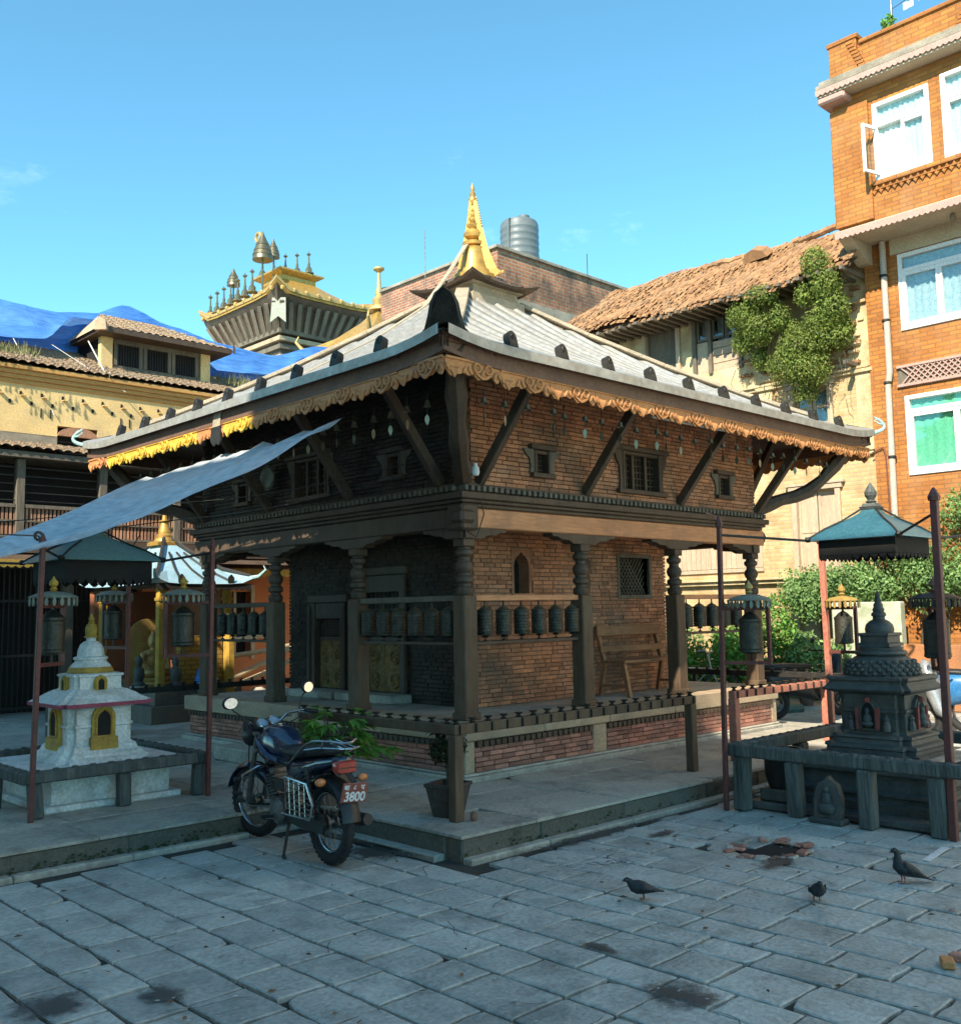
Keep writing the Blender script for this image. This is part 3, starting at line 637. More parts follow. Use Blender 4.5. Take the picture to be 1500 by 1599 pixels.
def carved_window(axis, plane, a, b, c, d, big):
    """window set in a wall facing -normal: frame, wings, sill, lattice"""
    U = Vector((1, 0, 0)) if axis == 'x' else Vector((0, 1, 0)); Nn = Vector((0, -1, 0)) if axis == 'x' else Vector((-1, 0, 0))
    O = Vector((0, plane, 0)) if axis == 'x' else Vector((plane, 0, 0)); Z = Vector((0, 0, 1))
    P = lambda u_, z_, n_: O + U*u_ + Z*z_ + Nn*n_
    fr = MB(); t = .035
    def bx(u0, u1, z0, z1, n0, n1):
        p = [P(u0, z0, n0), P(u1, z1, n1)]; fr.box(min(p[0].x, p[1].x), max(p[0].x, p[1].x), min(p[0].y, p[1].y), max(p[0].y, p[1].y), z0, z1, .006)
    bx(a, a+t, c+.003, d-.003, -.1, .045); bx(b-t, b, c+.003, d-.003, -.1, .045); e = .1 if big else .05
    bx(a-e, b+e, c-.05, c, -.02, .07); bx(a-e*1.4, b+e*1.4, d, d+.05, -.02, .075); bx(a+t, b-t, d-.04, d-.003, -.1, .03)
    w = fr.build('window', m_wood, temple)
    wg = .12 if big else .13
    for s_, u0 in ((-1, a), (1, b)):
        sd = MB()
        out = [(0, 0), (s_*wg*.5, .0), (s_*wg*.35, (d-c)*.25), (s_*wg*.5, (d-c)*.6), (s_*wg, (d-c)*.82), (s_*wg*1.15, d-c), (0, d-c)]
        sd.prism(out, P(u0, c, .012), U, Z, Nn*.022)
        sd.build('carved_wing', m_wood if big else m_woodg, w)
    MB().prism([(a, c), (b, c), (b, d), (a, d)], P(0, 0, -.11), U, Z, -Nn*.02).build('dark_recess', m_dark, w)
    lt = MB()
    if big:
        for k in (1, 2): lt.bar(P(a+(b-a)*k/3, c, -.02), P(a+(b-a)*k/3, d, -.02), .035, .04, up=U)
        lattice(lt, P(a+t, c, -.05), U, Z, b-a-2*t, d-c, 10, 6, .012, .012)
    else: lattice(lt, P(a+t, c, -.05), U, Z, b-a-2*t, d-c, 5, 5, .012, .012)
    lt.build('lattice', m_wood, w)
for i, (a, b, c, d) in enumerate(ops_r): carved_window('x', UY, a, b, c, d, i == 1)
for i, (a, b, c, d) in enumerate(ops_l): carved_window('y', UX, a, b, c, d, i == 1)
mb = MB()   # carved corner pilaster
for k in range(8): mb.lathe([(.06, 0), (.085, .03), (.085, .08), (.06, .115)], (UX+.02, UY+.02, 2.921 + k*.116), n=10)
mb.build('corner_pilaster', m_wood, temple, True)
# ---- inner sanctum
CX0, CX1, CY0, CY1 = 2.5, 5.93, 2.5, 6.0
ops_c = [(3.08, 3.40, 1.90, 2.40), (4.98, 5.58, 1.88, 2.34)]; ops_d = [(3.66, 4.42, .80, 2.05), (4.80, 5.40, .80, 1.75)]
cw = MB()
for a, b, c, d in holed(CX0, CX1, PT-.01, 2.70, ops_c): cw.box(a, b, CY0+.02, CY0+.3, c, d)
cw = cw.build('sanctum_wall', m_mortar, temple)
cl = MB()
for a, b, c, d in holed(CY0+.3, CY1, PT-.01, 2.70, ops_d): cl.box(CX0+.02, CX0+.3, a, b, c, d)
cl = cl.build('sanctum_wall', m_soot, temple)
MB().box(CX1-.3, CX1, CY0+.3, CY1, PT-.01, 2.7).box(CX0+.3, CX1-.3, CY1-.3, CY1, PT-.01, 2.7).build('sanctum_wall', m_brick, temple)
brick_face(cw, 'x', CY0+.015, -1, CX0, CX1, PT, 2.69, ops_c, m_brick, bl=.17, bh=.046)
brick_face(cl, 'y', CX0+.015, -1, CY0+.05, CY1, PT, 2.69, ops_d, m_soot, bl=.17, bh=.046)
# arched niche
a, b, c, d = ops_c[0]; mid = (a+b)/2
arch = [(-.12, 0), (-.12, .3)] + [(-.12*math.cos(math.pi*k/10), .3 + .13*math.sin(math.pi*k/10) + (.03 if k == 5 else 0)) for k in range(1, 10)] + [(.12, .3), (.12, 0)]
fr = MB(); n = len(arch)
outer = [(-.165, 0)] + [(-.165, .52), (.165, .52), (.165, 0)]
ring_o = [(-.158, -.002), (-.158, .3)] + [(-.158, .3 + .2*k/9) if k < 4 else ((.158, .3 + .2*(10-k)/10) if k > 6 else (-.158 + .316*(k-4)/2, .5)) for k in range(1, 10)] + [(.158, .3), (.158, -.002)]
o0 = Vector((mid, CY0-.012, c)); pts_i = [o0 + Vector((p[0], 0, p[1])) for p in arch]; pts_o = [o0 + Vector((p[0], 0, p[1])) for p in ring_o]
V = pts_i + pts_o + [p + Vector((0, .16, 0)) for p in pts_i] + [p + Vector((0, .16, 0)) for p in pts_o]
F = []
for k in range(n-1): F += [(k, k+1, n+k+1, n+k), (k, 2*n+k, 2*n+k+1, k+1), (n+k, n+k+1, 3*n+k+1, 3*n+k)]
niche = fr.add(V, F).box(mid-.165, mid+.165, CY0-.03, CY0+.1, c-.035, c-.001, .006).build('arched_niche', m_brick, temple)
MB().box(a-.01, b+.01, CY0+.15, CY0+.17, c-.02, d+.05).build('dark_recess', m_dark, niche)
a, b, c, d = ops_c[1]
mb = MB().box(a-.05, a, CY0-.02, CY0+.12, c-.05, d+.05, .006).box(b, b+.05, CY0-.02, CY0+.12, c-.05, d+.05, .006).box(a, b, CY0-.02, CY0+.12, d, d+.05, .006).box(a, b, CY0-.02, CY0+.12, c-.05, c, .006)
lw = mb.build('lattice_window', m_woodg, temple)
mb = MB(); nl = 9
for i in range(-nl, nl+1):
    for sgn in (1, -1):
        u0 = a + (b-a)*(i/nl); p0 = [u0, c]; p1 = [u0 + sgn*(d-c)*.8, d]
        # clip to the opening
        if sgn*(p1[0]-p0[0]) > 0:
            def cl_(u_): return c + (u_-u0)/(p1[0]-u0)*(d-c)
            lo, hi = sorted((p0[0], p1[0])); lo2, hi2 = max(lo, a), min(hi, b)
            if hi2 - lo2 > .02: mb.bar((lo2, CY0+.07+.006*sgn, cl_(lo2)), (hi2, CY0+.07+.006*sgn, cl_(hi2)), .011, .011, up=(0, 1, 0))
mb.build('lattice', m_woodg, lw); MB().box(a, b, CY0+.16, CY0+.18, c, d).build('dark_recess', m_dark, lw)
# carved hanging bracket figure between the bays
MB().lathe([(.02, 0), (.09, .04), (.1, .1), (.05, .14), (.085, .2), (.1, .32), (.08, .42), (.11, .5), (.1, .56), (.02, .62)], (4.28, CY0-.04, 1.72), n=12, sy=.5).build('carved_bracket', m_wood, temple, True)
# carved doors on the porch side
for (a, b, c, d), arched in ((ops_d[0], 0), (ops_d[1], 1)):
    x_ = CX0
    fr = MB().box(x_-.05, x_+.1, a-.07, a+.03, c, d+.1, .008).box(x_-.05, x_+.1, b-.03, b+.07, c, d+.1, .008).box(x_-.06, x_+.1, a-.12, b+.12, d+.101, d+.2, .01).box(x_-.03, x_+.1, a+.03, b-.03, d-.1, d+.1, .008)
    fr.box(x_-.08, x_-.052, a-.1, a-.04, c, d+.06, .008).box(x_-.08, x_-.052, b+.04, b+.1, c, d+.06, .008)
    dr = fr.build('door', m_wood, temple)
    dl = c + .58; lf = MB().box(x_+.03, x_+.06, a+.03, (a+b)/2-.004, c, dl, .006).box(x_+.03, x_+.06, (a+b)/2+.004, b-.03, c, dl, .006)
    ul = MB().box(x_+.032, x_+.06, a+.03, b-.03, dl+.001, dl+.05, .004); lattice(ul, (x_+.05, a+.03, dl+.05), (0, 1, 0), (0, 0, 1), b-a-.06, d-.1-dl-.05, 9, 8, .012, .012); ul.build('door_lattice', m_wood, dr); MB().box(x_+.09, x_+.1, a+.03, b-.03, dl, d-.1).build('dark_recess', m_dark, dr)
    for j in (-1, 1):
        yc = (a+b)/2 + j*(b-a)*.24
        for kz in range(4): 
            zc = c + .13 + kz*.27
            if zc > dl-.06: break
            lf.ring((x_+.028, yc, zc), .075, .017, (0, 1, 0), (0, 0, 1)); lf.ring((x_+.028, yc, zc), .035, .014, (0, 1, 0), (0, 0, 1)); lf.ell((x_+.028, yc, zc+.13), .012, .05, .018, 8, 6)
    lf.build('carved_door_leaf', m_doorgilt, dr)
    MB().box(x_-.32, x_-.002, a-.15, b+.15, PT-.002, .795, .015).build('door_sill', m_slab, dr)

# ---- bricks out of the list: the 300 largest in view are pieces of their own
bm_ = MB().box(-.5, .5, -.5, .5, -.5, .5, .045)
def view_size(b):
    d = (Vector(b[:3]) - CAM).length; vis = in_view(b[:3], 0)
    hid = .3 if b[7] is m_soot else .5 if (b[0] > CX0 - .1 and b[2] < 2.69 and b[1] > 2.3) else 1
    return (1 if vis else .01)*hid*max(b[3]*.69, b[4]*.72)*b[5]/d/d
bricks_all.sort(key=lambda b: -view_size(b))
bme = {}
for m_ in (m_brick, m_brick2, m_soot): bme[m_.name] = bm_.mesh('brick', m_)
restb = {}
for i, (cx, cy, cz, sx, sy, sz, par, m_) in enumerate(bricks_all):
    if i < 300: inst('brick', bme[m_.name], par, (cx, cy, cz), (sx, sy, sz), (random.gauss(0, .006), random.gauss(0, .006), random.gauss(0, .006)))
    else:
        mb = restb.setdefault((par.name, m_.name), (MB(), par, m_))[0]; c_ = .003
        mb.box(cx-sx/2, cx+sx/2, cy-sy/2, cy+sy/2, cz-sz/2, cz+sz/2)
for (k, _), (mb, par, m_) in restb.items(): stuff(mb.build('brickwork', m_, par))

# ---- roof
E0x, E1x, E0y, E1y = .44, 7.98, .60, 7.60
ZE = 3.905; RA, RB, DT = .42, .046, 3.22
def rz_(d): return ZE + RA*d + RB*d*d
def up_(u, a0, a1):   # upturn of the eave near its ends
    e = max(0, 1 - min(u-a0, a1-u)/.75); return .07*e*e
def slope(side):
    horiz = side in 'FB'; a0, a1 = (E0x, E1x) if horiz else (E0y, E1y); pitch = .377; nsub = 12
    N = int((a1-a0)/.664); sheets = []
    w = (a1-a0)/N
    for s_ in range(N):
        rows = []
        ua, ub = a0 + s_*w, a0 + (s_+1)*w + (.02 if s_ < N-1 else 0)
        n = 2*nsub
        for i in range(n+1):
            u = ua + (ub-ua)*i/n; ph = (i % nsub)/nsub; hgt = (0, 0, 0, 0, .004, .004, 0, 0, 0, .034, .042, .034)[i % nsub] + .005*(s_ % 2)
            dm = min(u-a0, a1-u, DT); colp = []
            for k in range(9):
                d = -.04 + (dm+.04)*k/8; z = rz_(d) + hgt + up_(u, a0, a1)*max(0, 1-d/1.1)
                if side == 'F': p = (u, E0y+d, z)
                elif side == 'B': p = (u, E1y-d, z)
                elif side == 'L': p = (E0x+d, u, z)
                else: p = (E1x-d, u, z)
                colp.append(p)
            rows.append(colp)
        sheets.append(rows)
    return sheets
roof = MB()
for (xa, ya, xb, yb) in ((E0x, E0y, E1x, E0y), (E1x, E0y, E1x, E1y), (E1x, E1y, E0x, E1y), (E0x, E1y, E0x, E0y)):
    rows = []
    for k in range(7):
        d = DT*k/6; s1 = 1 if xb > xa else (-1 if xb < xa else 0)
        P = []
        for t in (0, 1):
            xx, yy = (xa, ya) if t == 0 else (xb, yb)
            xx = min(max(xx, E0x+d), E1x-d); yy = min(max(yy, E0y+d), E1y-d); P.append((xx, yy, rz_(d)-.03))
        rows.append(P)
    roof.grid(rows)
roof = roof.build('roof', m_wood, temple)         # boarding under the sheets
for side in 'FLBR':
    for rows in slope(side):
        o = MB().grid(rows).build('roof_sheet', m_roof, roof); o.data.materials.append(m_roof_shade_grime); kk = len(rows[0])-1
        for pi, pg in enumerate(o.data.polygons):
            if (pi//kk) % 12 in (7, 11): pg.material_index = 1  # rib shade and grime painted as darker strips along each rib
for (sx, sy) in ((E0x, E0y), (E1x, E0y), (E0x, E1y), (E1x, E1y)):
    mb = MB(); prev = None
    dxs, dys = (1 if sx == E0x else -1), (1 if sy == E0y else -1)
    pts = [(sx+dxs*d, sy+dys*d, rz_(d)+.055) for d in (.55, 1.2, 1.9, 2.6, 3.25)]
    for k in range(4):
        mb.bar(pts[k], pts[k+1], .17, .05, c=.008)
    mb.build('hip_flashing', m_hip, roof)
for side in 'FLRB':     # smooth flashing strip along the eave
    a0, a1 = (E0x, E1x) if side in 'FB' else (E0y, E1y); rows = []
    for (d, dz) in ((-.06, -.035), (-.062, .05), (.0, .052), (.12, .054), (.235, .05), (.24, .0)):
        row = []
        for i in range(41):
            lo, hi = a0 + max(0, d)*.9, a1 - max(0, d)*.9; u = lo + (hi-lo)*i/40; z = rz_(d) + dz + up_(u, a0, a1)*max(0, 1-d/1.1)
            row.append({'F': (u, E0y+d, z), 'B': (u, E1y-d, z), 'L': (E0x+d, u, z), 'R': (E1x-d, u, z)}[side])
        rows.append(row)
    MB().grid(rows).build('eave_flashing', m_roof, roof)
# eave fascia, lip and carved valance
def eave_board(axis, fixed, out, a0, a1):
    fb = MB(); P0 = []; n = 30
    for i in range(n+1):
        u = a0 + (a1-a0)*i/n; z = ZE + up_(u, a0, a1); P0.append((u, z))
    for (o0, o1, zl, zh) in ((0, .035, -.175, -.012), (-.018, 0, -.175, -.14), (-.012, 0, -.05, -.02)):
        rows = []
        for (oo, zz) in ((o0, zl), (o0, zh), (o1, zh), (o1, zl), (o0, zl)):
            rows.append([(u, fixed + out*-oo if False else fixed + (oo if out < 0 else -oo), z+zz) if axis == 'x' else (fixed + (oo if out < 0 else -oo), u, z+zz) for u, z in P0])
        fb.grid(rows)
    return fb.build('fascia', m_fascia, roof)
fas = {}
fas['F'] = eave_board('x', E0y+.02, -1, E0x, E1x); fas['L'] = eave_board('y', E0x+.02, -1, E0y, E1y); fas['B'] = eave_board('x', E1y-.02, 1, E0x, E1x); fas['R'] = eave_board('y', E1x-.02, 1, E0y, E1y)
# one carved unit, 0.595 long, hung from the fascia; local: x along, z down from 0, y thickness
un = MB(); Lu = .592
bot = []
for i in range(25):
    t = i/24; u = t*Lu
    z = -.098 - .028*abs(math.sin(t*math.pi*6)) - .038*math.exp(-((t-.13)/.07)**2) - .03*math.exp(-((t-.63)/.1)**2) - .03*math.exp(-((t-.95)/.05)**2)
    bot.append((u, z))
un.prism([(0, 0)] + bot + [(Lu, 0)], (0, .006, 0), (1, 0, 0), (0, 0, 1), (0, .016, 0))
for cu in (.33, .455): un.ring((cu, .0, -.052), .036, .013, (1, 0, 0), (0, 0, 1), 14, 6); un.ring((cu, .003, -.052), .014, .008, (1, 0, 0), (0, 0, 1), 8, 5)
for k in range(5):   # palmette
    a_ = (-.5 + k*.25); c0 = Vector((.085 + math.sin(a_)*.055, 0, -.075 - math.cos(a_)*.045)); rot = Matrix.Rotation(a_, 3, 'Y')
    un.ell(c0, .012, .011, .05, 8, 6, rot)
for cu, s_ in ((.2, 1), (.255, -1), (.53, 1), (.575, -1), (.02, -1), (.395, 1)):
    un.ell((cu, 0, -.085), .016, .011, .04, 8, 6, Matrix.Rotation(.5*s_, 3, 'Y'))
un.prism([(.30, -.1), (.345, -.128), (.39, -.148), (.435, -.128), (.48, -.1), (.46, -.096), (.42, -.114), (.39, -.124), (.36, -.114), (.32, -.096)], (0, -.01, 0), (1, 0, 0), (0, 0, 1), (0, .018, 0))
un.box(0, Lu, -.006, .008, -.014, .006)
un_o = un.mesh('valance_panel', m_valance, True); un_sun = un.mesh('valance_panel', m_valance_sun, True)
nF = 12
for i in range(nF):
    u = E0x + .03 + i*(E1x-E0x-.06)/nF; s_ = (E1x-E0x-.06)/nF/Lu*.995
    inst('valance_panel', un_o, fas['F'], (u, E0y+.012, ZE-.172 + up_(u+.3, E0x, E1x)), (s_, 1, 1))
for i in range(nF):
    u = E0y + .03 + (i+1)*(E1y-E0y-.06)/nF; s_ = (E1y-E0y-.06)/nF/Lu*.995
    sun_panel = i in (5, 7, 8, 9, 10)  # sunlight painted in: panels the sun reaches get the yellow colour
    inst('valance_panel', un_sun if sun_panel else un_o, fas['L'], (E0x+.012, u, ZE-.172 + up_(u-.3, E0y, E1y)), (s_, 1, 1), (0, 0, -math.pi/2))
    inst('valance_panel', un_o, fas['R'], (E1x-.012, u-.59, ZE-.172), (s_, 1, 1), (0, 0, math.pi/2))
# upright tile-end ornaments along the eaves
rd = [(-.05, 0), (-.05, .09), (-.042, .125), (-.022, .145), (0, .15), (.022, .145), (.042, .125), (.05, .09), (.05, 0)]
rdx = MB().prism(rd, (0, -.035, -.01), (1, 0, 0), (0, 0, 1), (0, .07, 0)).ring((0, -.036, .085), .02, .008, (1, 0, 0), (0, 0, 1), 10, 5).mesh('eave_ornament', m_iron)
for i in range(10): inst('eave_ornament', rdx, roof, (1.28 + i*.664, E0y+.06, ZE+.07), rot=(-.25, 0, random.gauss(0, .06)))
for i in range(9): inst('eave_ornament', rdx, roof, (E0x+.06, 1.5 + i*.655, ZE+.07), rot=(-.25, random.gauss(0, .03), -math.pi/2 + random.gauss(0, .06)))
# front corner: tall dark upswept ear; other corners: curled finials
ear = [(-.42, -.06), (-.34, .01), (-.24, .06), (-.17, .12), (-.14, .22), (-.12, .32), (-.08, .395), (0, .43), (.08, .395), (.12, .32), (.14, .22), (.17, .12), (.24, .06), (.34, .01), (.42, -.06)]
dg = Vector((1, -1, 0)).normalized(); ib = Vector((1, 1, 0)).normalized()
rows = []
for (dd, sc_) in ((-.05, .8), (-.035, 1), (.06, 1), (.08, .8)):
    rows.append([Vector((E0x+.05, E0y+.05, ZE+.0)) + dg*(a_*sc_ if abs(a_) > .2 else a_*sc_) + ib*(dd + (abs(a_)*.95 if abs(a_) > .1 else .095*abs(a_)/.1)) + Vector((0, 0, b_*(.97 if sc_ < 1 else 1))) for a_, b_ in ear])
mbe = MB().loft([[p for p in r] for r in rows]); mbe.build('corner_ear', m_iron, roof, True)
for (sx, sy) in ((E1x, E0y), (E0x, E1y), (E1x, E1y)):
    d = Vector((1 if sx == E1x else -1, 1 if sy == E1y else -1, 0)).normalized(); b0 = Vector((sx, sy, ZE+.06)); P = []; rr = []
    for k in range(13):
        t = k/12; P.append(b0 - d*.25 + d*(.44*math.sin(t*2.35)) + Vector((0, 0, -.03 + .28*t*t*(1.1-.25*t)))); rr.append(.036*(1-.65*t))
    mb = MB().tube(P, rr, 8); 
    for s_ in (-1, 1): mb.tube([P[9], P[9] - d*.06 + Vector((0, 0, .07))*s_*.5 + Vector((0, 0, .04)), P[9] - d*.12 + Vector((0, 0, .05))], [.018, .014, .004], 6)
    mb.build('curled_corner_finial', m_verdigris, roof, True)
# rafters and struts
rf = MB().bar((0, 0, 0), (0, 1.18, .56), .055, .06).mesh('rafter', m_wood); rfl = MB().bar((0, 0, 0), (1.18, 0, .56), .055, .06).mesh('rafter', m_wood)
u = E0x + 1.3
while u < E1x-1.25: inst('rafter', rf, roof, (u, E0y+.06, ZE-.085)); u += .235
u = E0y + 1.3
while u < E1y-1.25: inst('rafter', rfl, roof, (E0x+.06, u, ZE-.085)); u += .235
def strut(p0, p1): 
    d = (Vector(p1)-Vector(p0)).normalized()
    s_ = MB().bar(p0, p1, .075, .1, c=.008); s_.build('roof_strut', m_wood, temple)
for x_ in (1.80, 3.36, 5.08, 6.80): strut((x_, UY-.02, 2.93), (x_, .78, 3.96))
for y_ in (1.95, 3.42, 5.0, 6.55): strut((UX-.02, y_, 2.93), (.78, y_, 3.96))
for y_ in (1.9, 3.4, 5.0): strut((UX1+.02, y_, 2.93), (E1x-.25, y_, 3.96))
for (cx, cy, dx_, dy_) in ((UX1, UY, 1, -1), (UX, UY, -1, -1), (UX, UY1, -1, 1)):
    d = Vector((dx_, dy_, 0)).normalized(); b0 = Vector((cx, cy, 2.93)); P = []
    for k in range(9):
        t = k/8; P.append(b0 + d*(1.42*t) + Vector((0, 0, .35*t + .63*t*t*.9 + .05*math.sin(t*9))))
    MB().tube(P, [.07 + .03*math.sin(k*1.3)**2 for k in range(9)], 8).build('corner_strut', m_wood, temple, True)
# ---- lantern and gilt pinnacle
c0 = (TX, TY, 0); zt = rz_(DT)
lan = MB().sqlathe([(.47, zt-.08), (.47, zt+.03), (.42, zt+.035), (.40, zt+.16), (.46, zt+.17), (.46, zt+.2)], c0).build('lantern', m_hip, temple)
rows = []; 
for (h, z, up) in ((.56, zt+.17, .07), (.58, zt+.2, .08), (.44, zt+.25, .02), (.33, zt+.33, 0), (.27, zt+.40, 0)):
    ring = []
    for s_ in range(4):
        for k in range(6):
            t = -1 + 2*k/6; e = abs(t)**3*up; a_ = [(t*h, -h), (h, t*h), (-t*h, h), (-h, -t*h)][s_]; kk = 1 + e*.9
            ring.append((TX + a_[0]*kk, TY + a_[1]*kk, z + e))
    rows.append(ring)
MB().loft(rows).build('lantern_roof', m_wood, lan)
mb = MB()
for s_ in range(4):
    for k in range(5):
        t = (-.8 + k*.4)*.5; a_ = [(t, -.5), (.5, t), (-t, .5), (-.5, -t)][s_]; mb.lathe([(.018, 0), (.022, .02), (.012, .05), (.016, .06), (.002, .08)], (TX+a_[0], TY+a_[1], zt+.2), n=6)
stuff(mb.build('eave_knob', m_iron, lan))
zb = zt + .38
pin = MB().lathe([(.30, zb), (.30, zb+.05), (.25, zb+.07), (.24, zb+.12), (.20, zb+.14), (.19, zb+.2), (.165, zb+.34), (.15, zb+.42), (.16, zb+.44), (.12, zb+.46)], (TX, TY, 0), 20)
p2 = MB().lathe([(.10, zb+.461), (.15, zb+.48), (.155, zb+.52), (.1, zb+.545), (.085, zb+.56), (.13, zb+.59), (.14, zb+.64), (.11, zb+.69), (.07, zb+.70), (.10, zb+.73), (.105, zb+.77), (.06, zb+.79), (.08, zb+.82), (.08, zb+.86), (.045, zb+.875), (.06, zb+.91), (.06, zb+.94), (.035, zb+.95), (.05, zb+.98), (.045, zb+1.03), (.03, zb+1.05), (.055, zb+1.09), (.06, zb+1.14), (.035, zb+1.18), (.04, zb+1.22), (.02, zb+1.25), (.03, zb+1.29), (.004, zb+1.37)], (TX, TY, 0), 18)
pinn = pin.build('pinnacle', m_gold, temple, True); p2.build('pinnacle_spire', m_gold, pinn, True)
def banner(path, w, side, mat, name='gilt_banner', th=.012):
    side = Vector(side).normalized(); rows = []
    for p, ww in zip(path, w):
        p = Vector(p); rows.append([p - side*ww/2, p + side*ww/2])
    up_n = [Vector((0, 0, 0))]*len(rows)
    mb = MB(); L_ = []
    for r_, p in zip(rows, path): L_.append([r_[0], r_[1]])
    nrm = (Vector(path[1])-Vector(path[0])).cross(side).normalized()*th
    mb.loft([[r_[0]-nrm/2, r_[1]-nrm/2, r_[1]+nrm/2, r_[0]+nrm/2] for r_ in rows])
    return mb.build(name, mat, pinn)
vr = Vector((.71, -.70, 0)); vf = Vector((-.7, -.71, 0))
T0 = Vector((TX, TY, zb+1.1)); 
banner([T0 + vr*.03 + vf*.06, T0 + vr*.07 + vf*.08 + Vector((0, 0, -.3)), T0 + vr*.15 + vf*.1 + Vector((0, 0, -.7)), T0 + vr*.24 + vf*.12 + Vector((0, 0, -.98)), T0 + vr*.33 + vf*.12 + Vector((0, 0, -1.06)), T0 + vr*.38 + vf*.12 + Vector((0, 0, -1.0))], [.05, .075, .10, .13, .12, .05], vr*.9 + Vector((0, 0, .35)), m_gold)
banner([T0 - vr*.03 + vf*.04, T0 - vr*.06 + vf*.05 + Vector((0, 0, -.3)), T0 - vr*.12 + vf*.05 + Vector((0, 0, -.65)), T0 - vr*.19 + vf*.06 + Vector((0, 0, -.95))], [.04, .05, .06, .065], vr*.9 - Vector((0, 0, .3)), m_gold)
mb = MB()
for k in range(12): mb.ell(T0 + vr*(.05 + .006*k) + vf*.1 + Vector((0, 0, .02 - .035*k)), .012, .012, .012, 6, 5)
mb.build('chain_of_beads', m_gold, pinn, True)
# long metal ribbon from the pinnacle over the left slope and down past the eave
path = [(TX-.16, TY-.02, zb+.46), (3.72, TY-.03, 6.12), (3.3, TY-.02, rz_(2.77)+.16), (2.5, TY, rz_(1.97)+.1), (1.5, TY+.02, rz_(.97)+.08), (.55, TY+.05, ZE+.07), (.46, TY+.06, ZE+.03), (.44, TY+.06, ZE-.2)]
banner(path, [.1, .1, .1, .1, .12, .14, .15, .15], (0, 1, 0), m_hip, 'metal_ribbon')
MB().prism([(-.09, 0), (.09, 0), (.11, -.14), (.05, -.2), (0, -.17), (-.05, -.2), (-.11, -.14)], (.43, TY+.06, ZE-.2), (0, 1, 0), (0, 0, 1), (.02, 0, 0)).build('ribbon_tail_plate', m_iron, pinn)
MB().tube([(TX-.5, TY+.42, zt+.3), (TX-.5, TY+.42, zt+1.1)], .006, 5).build('lightning_rod', m_alu, temple)
# ================================================================== prayer wheels in the temple racks
wh = thing('prayer_wheel', 'x', 'prayer wheel', (0, 0, 0), 0, 'prayer wheels in the temple racks')
dr = [(.062, 0), (.078, .006), (.08, .02), (.074, .026)]
for k in range(6): dr += [(.074, .032+k*.03), (.0765, .036+k*.03), (.0765, .052+k*.03), (.074, .056+k*.03)]
dr += [(.074, .222), (.08, .228), (.078, .242), (.06, .25)]
MB().lathe(dr, (0, 0, 0), 18).build('drum', m_bronze, wh, True)
MB().lathe([(.06, .2505), (.045, .268), (.02, .278), (.012, .29)], (0, 0, 0), 14).build('cap', m_bell, wh, True)
MB().tube([(0, 0, -.06), (0, 0, .36)], .009, 6).lathe([(.03, -.02), (.035, -.012), (.02, 0)], (0, 0, 0), 10).lathe([(.012, -.075), (.026, -.065), (.026, -.05), (.01, -.04)], (0, 0, 0), 8).build('spindle', m_iron, wh, True)
wheel_used = [False]
def wheel(loc, label):
    if not wheel_used[0]: wheel_used[0] = True; wh.location = loc; wh['label'] = label; return wh
    return dup(wh, loc, random.uniform(0, 6), label)
for i in range(6): wheel((1.93 + i*.253, 1.73, 1.475), '%s dark bronze prayer wheel right of the front corner post, on the bench side' % ORD[i])
for i in range(6): wheel((1.66, 1.95 + i*.252, 1.475), '%s dark bronze prayer wheel left of the front corner post, behind the motorcycle' % ORD[i])
for i in range(5): wheel((1.66, 5.24 + i*.25, 1.475), '%s prayer wheel from the turned post in the far left rack of the temple' % ORD[i])
for i in range(5): wheel((5.27 + i*.27, 1.73, 1.475), '%s prayer wheel past the bench in the right-hand end rack of the temple' % ORD[i])
def rack(p0, p1, mat):
    axis = 0 if abs(p1[0]-p0[0]) > .1 else 1; a, b = Vector(p0), Vector(p1)
    r_ = MB().bar(a + Vector((0, 0, 1.835)), b + Vector((0, 0, 1.835)), .07, .055, c=.006).build('wheel_rack_rail', mat, temple)
    MB().bar(a + Vector((0, 0, 1.405)), b + Vector((0, 0, 1.405)), .05, .03, c=.004).build('wheel_rack_foot', m_wood, temple)
rack((1.757, 1.73, 0), (3.273, 1.73, 0), m_woodx); rack((1.66, 1.817, 0), (1.66, 3.313, 0), m_woodg); rack((1.66, 5.107, 0), (1.66, 6.533, 0), m_wood); rack((5.137, 1.73, 0), (6.663, 1.73, 0), m_woodx)

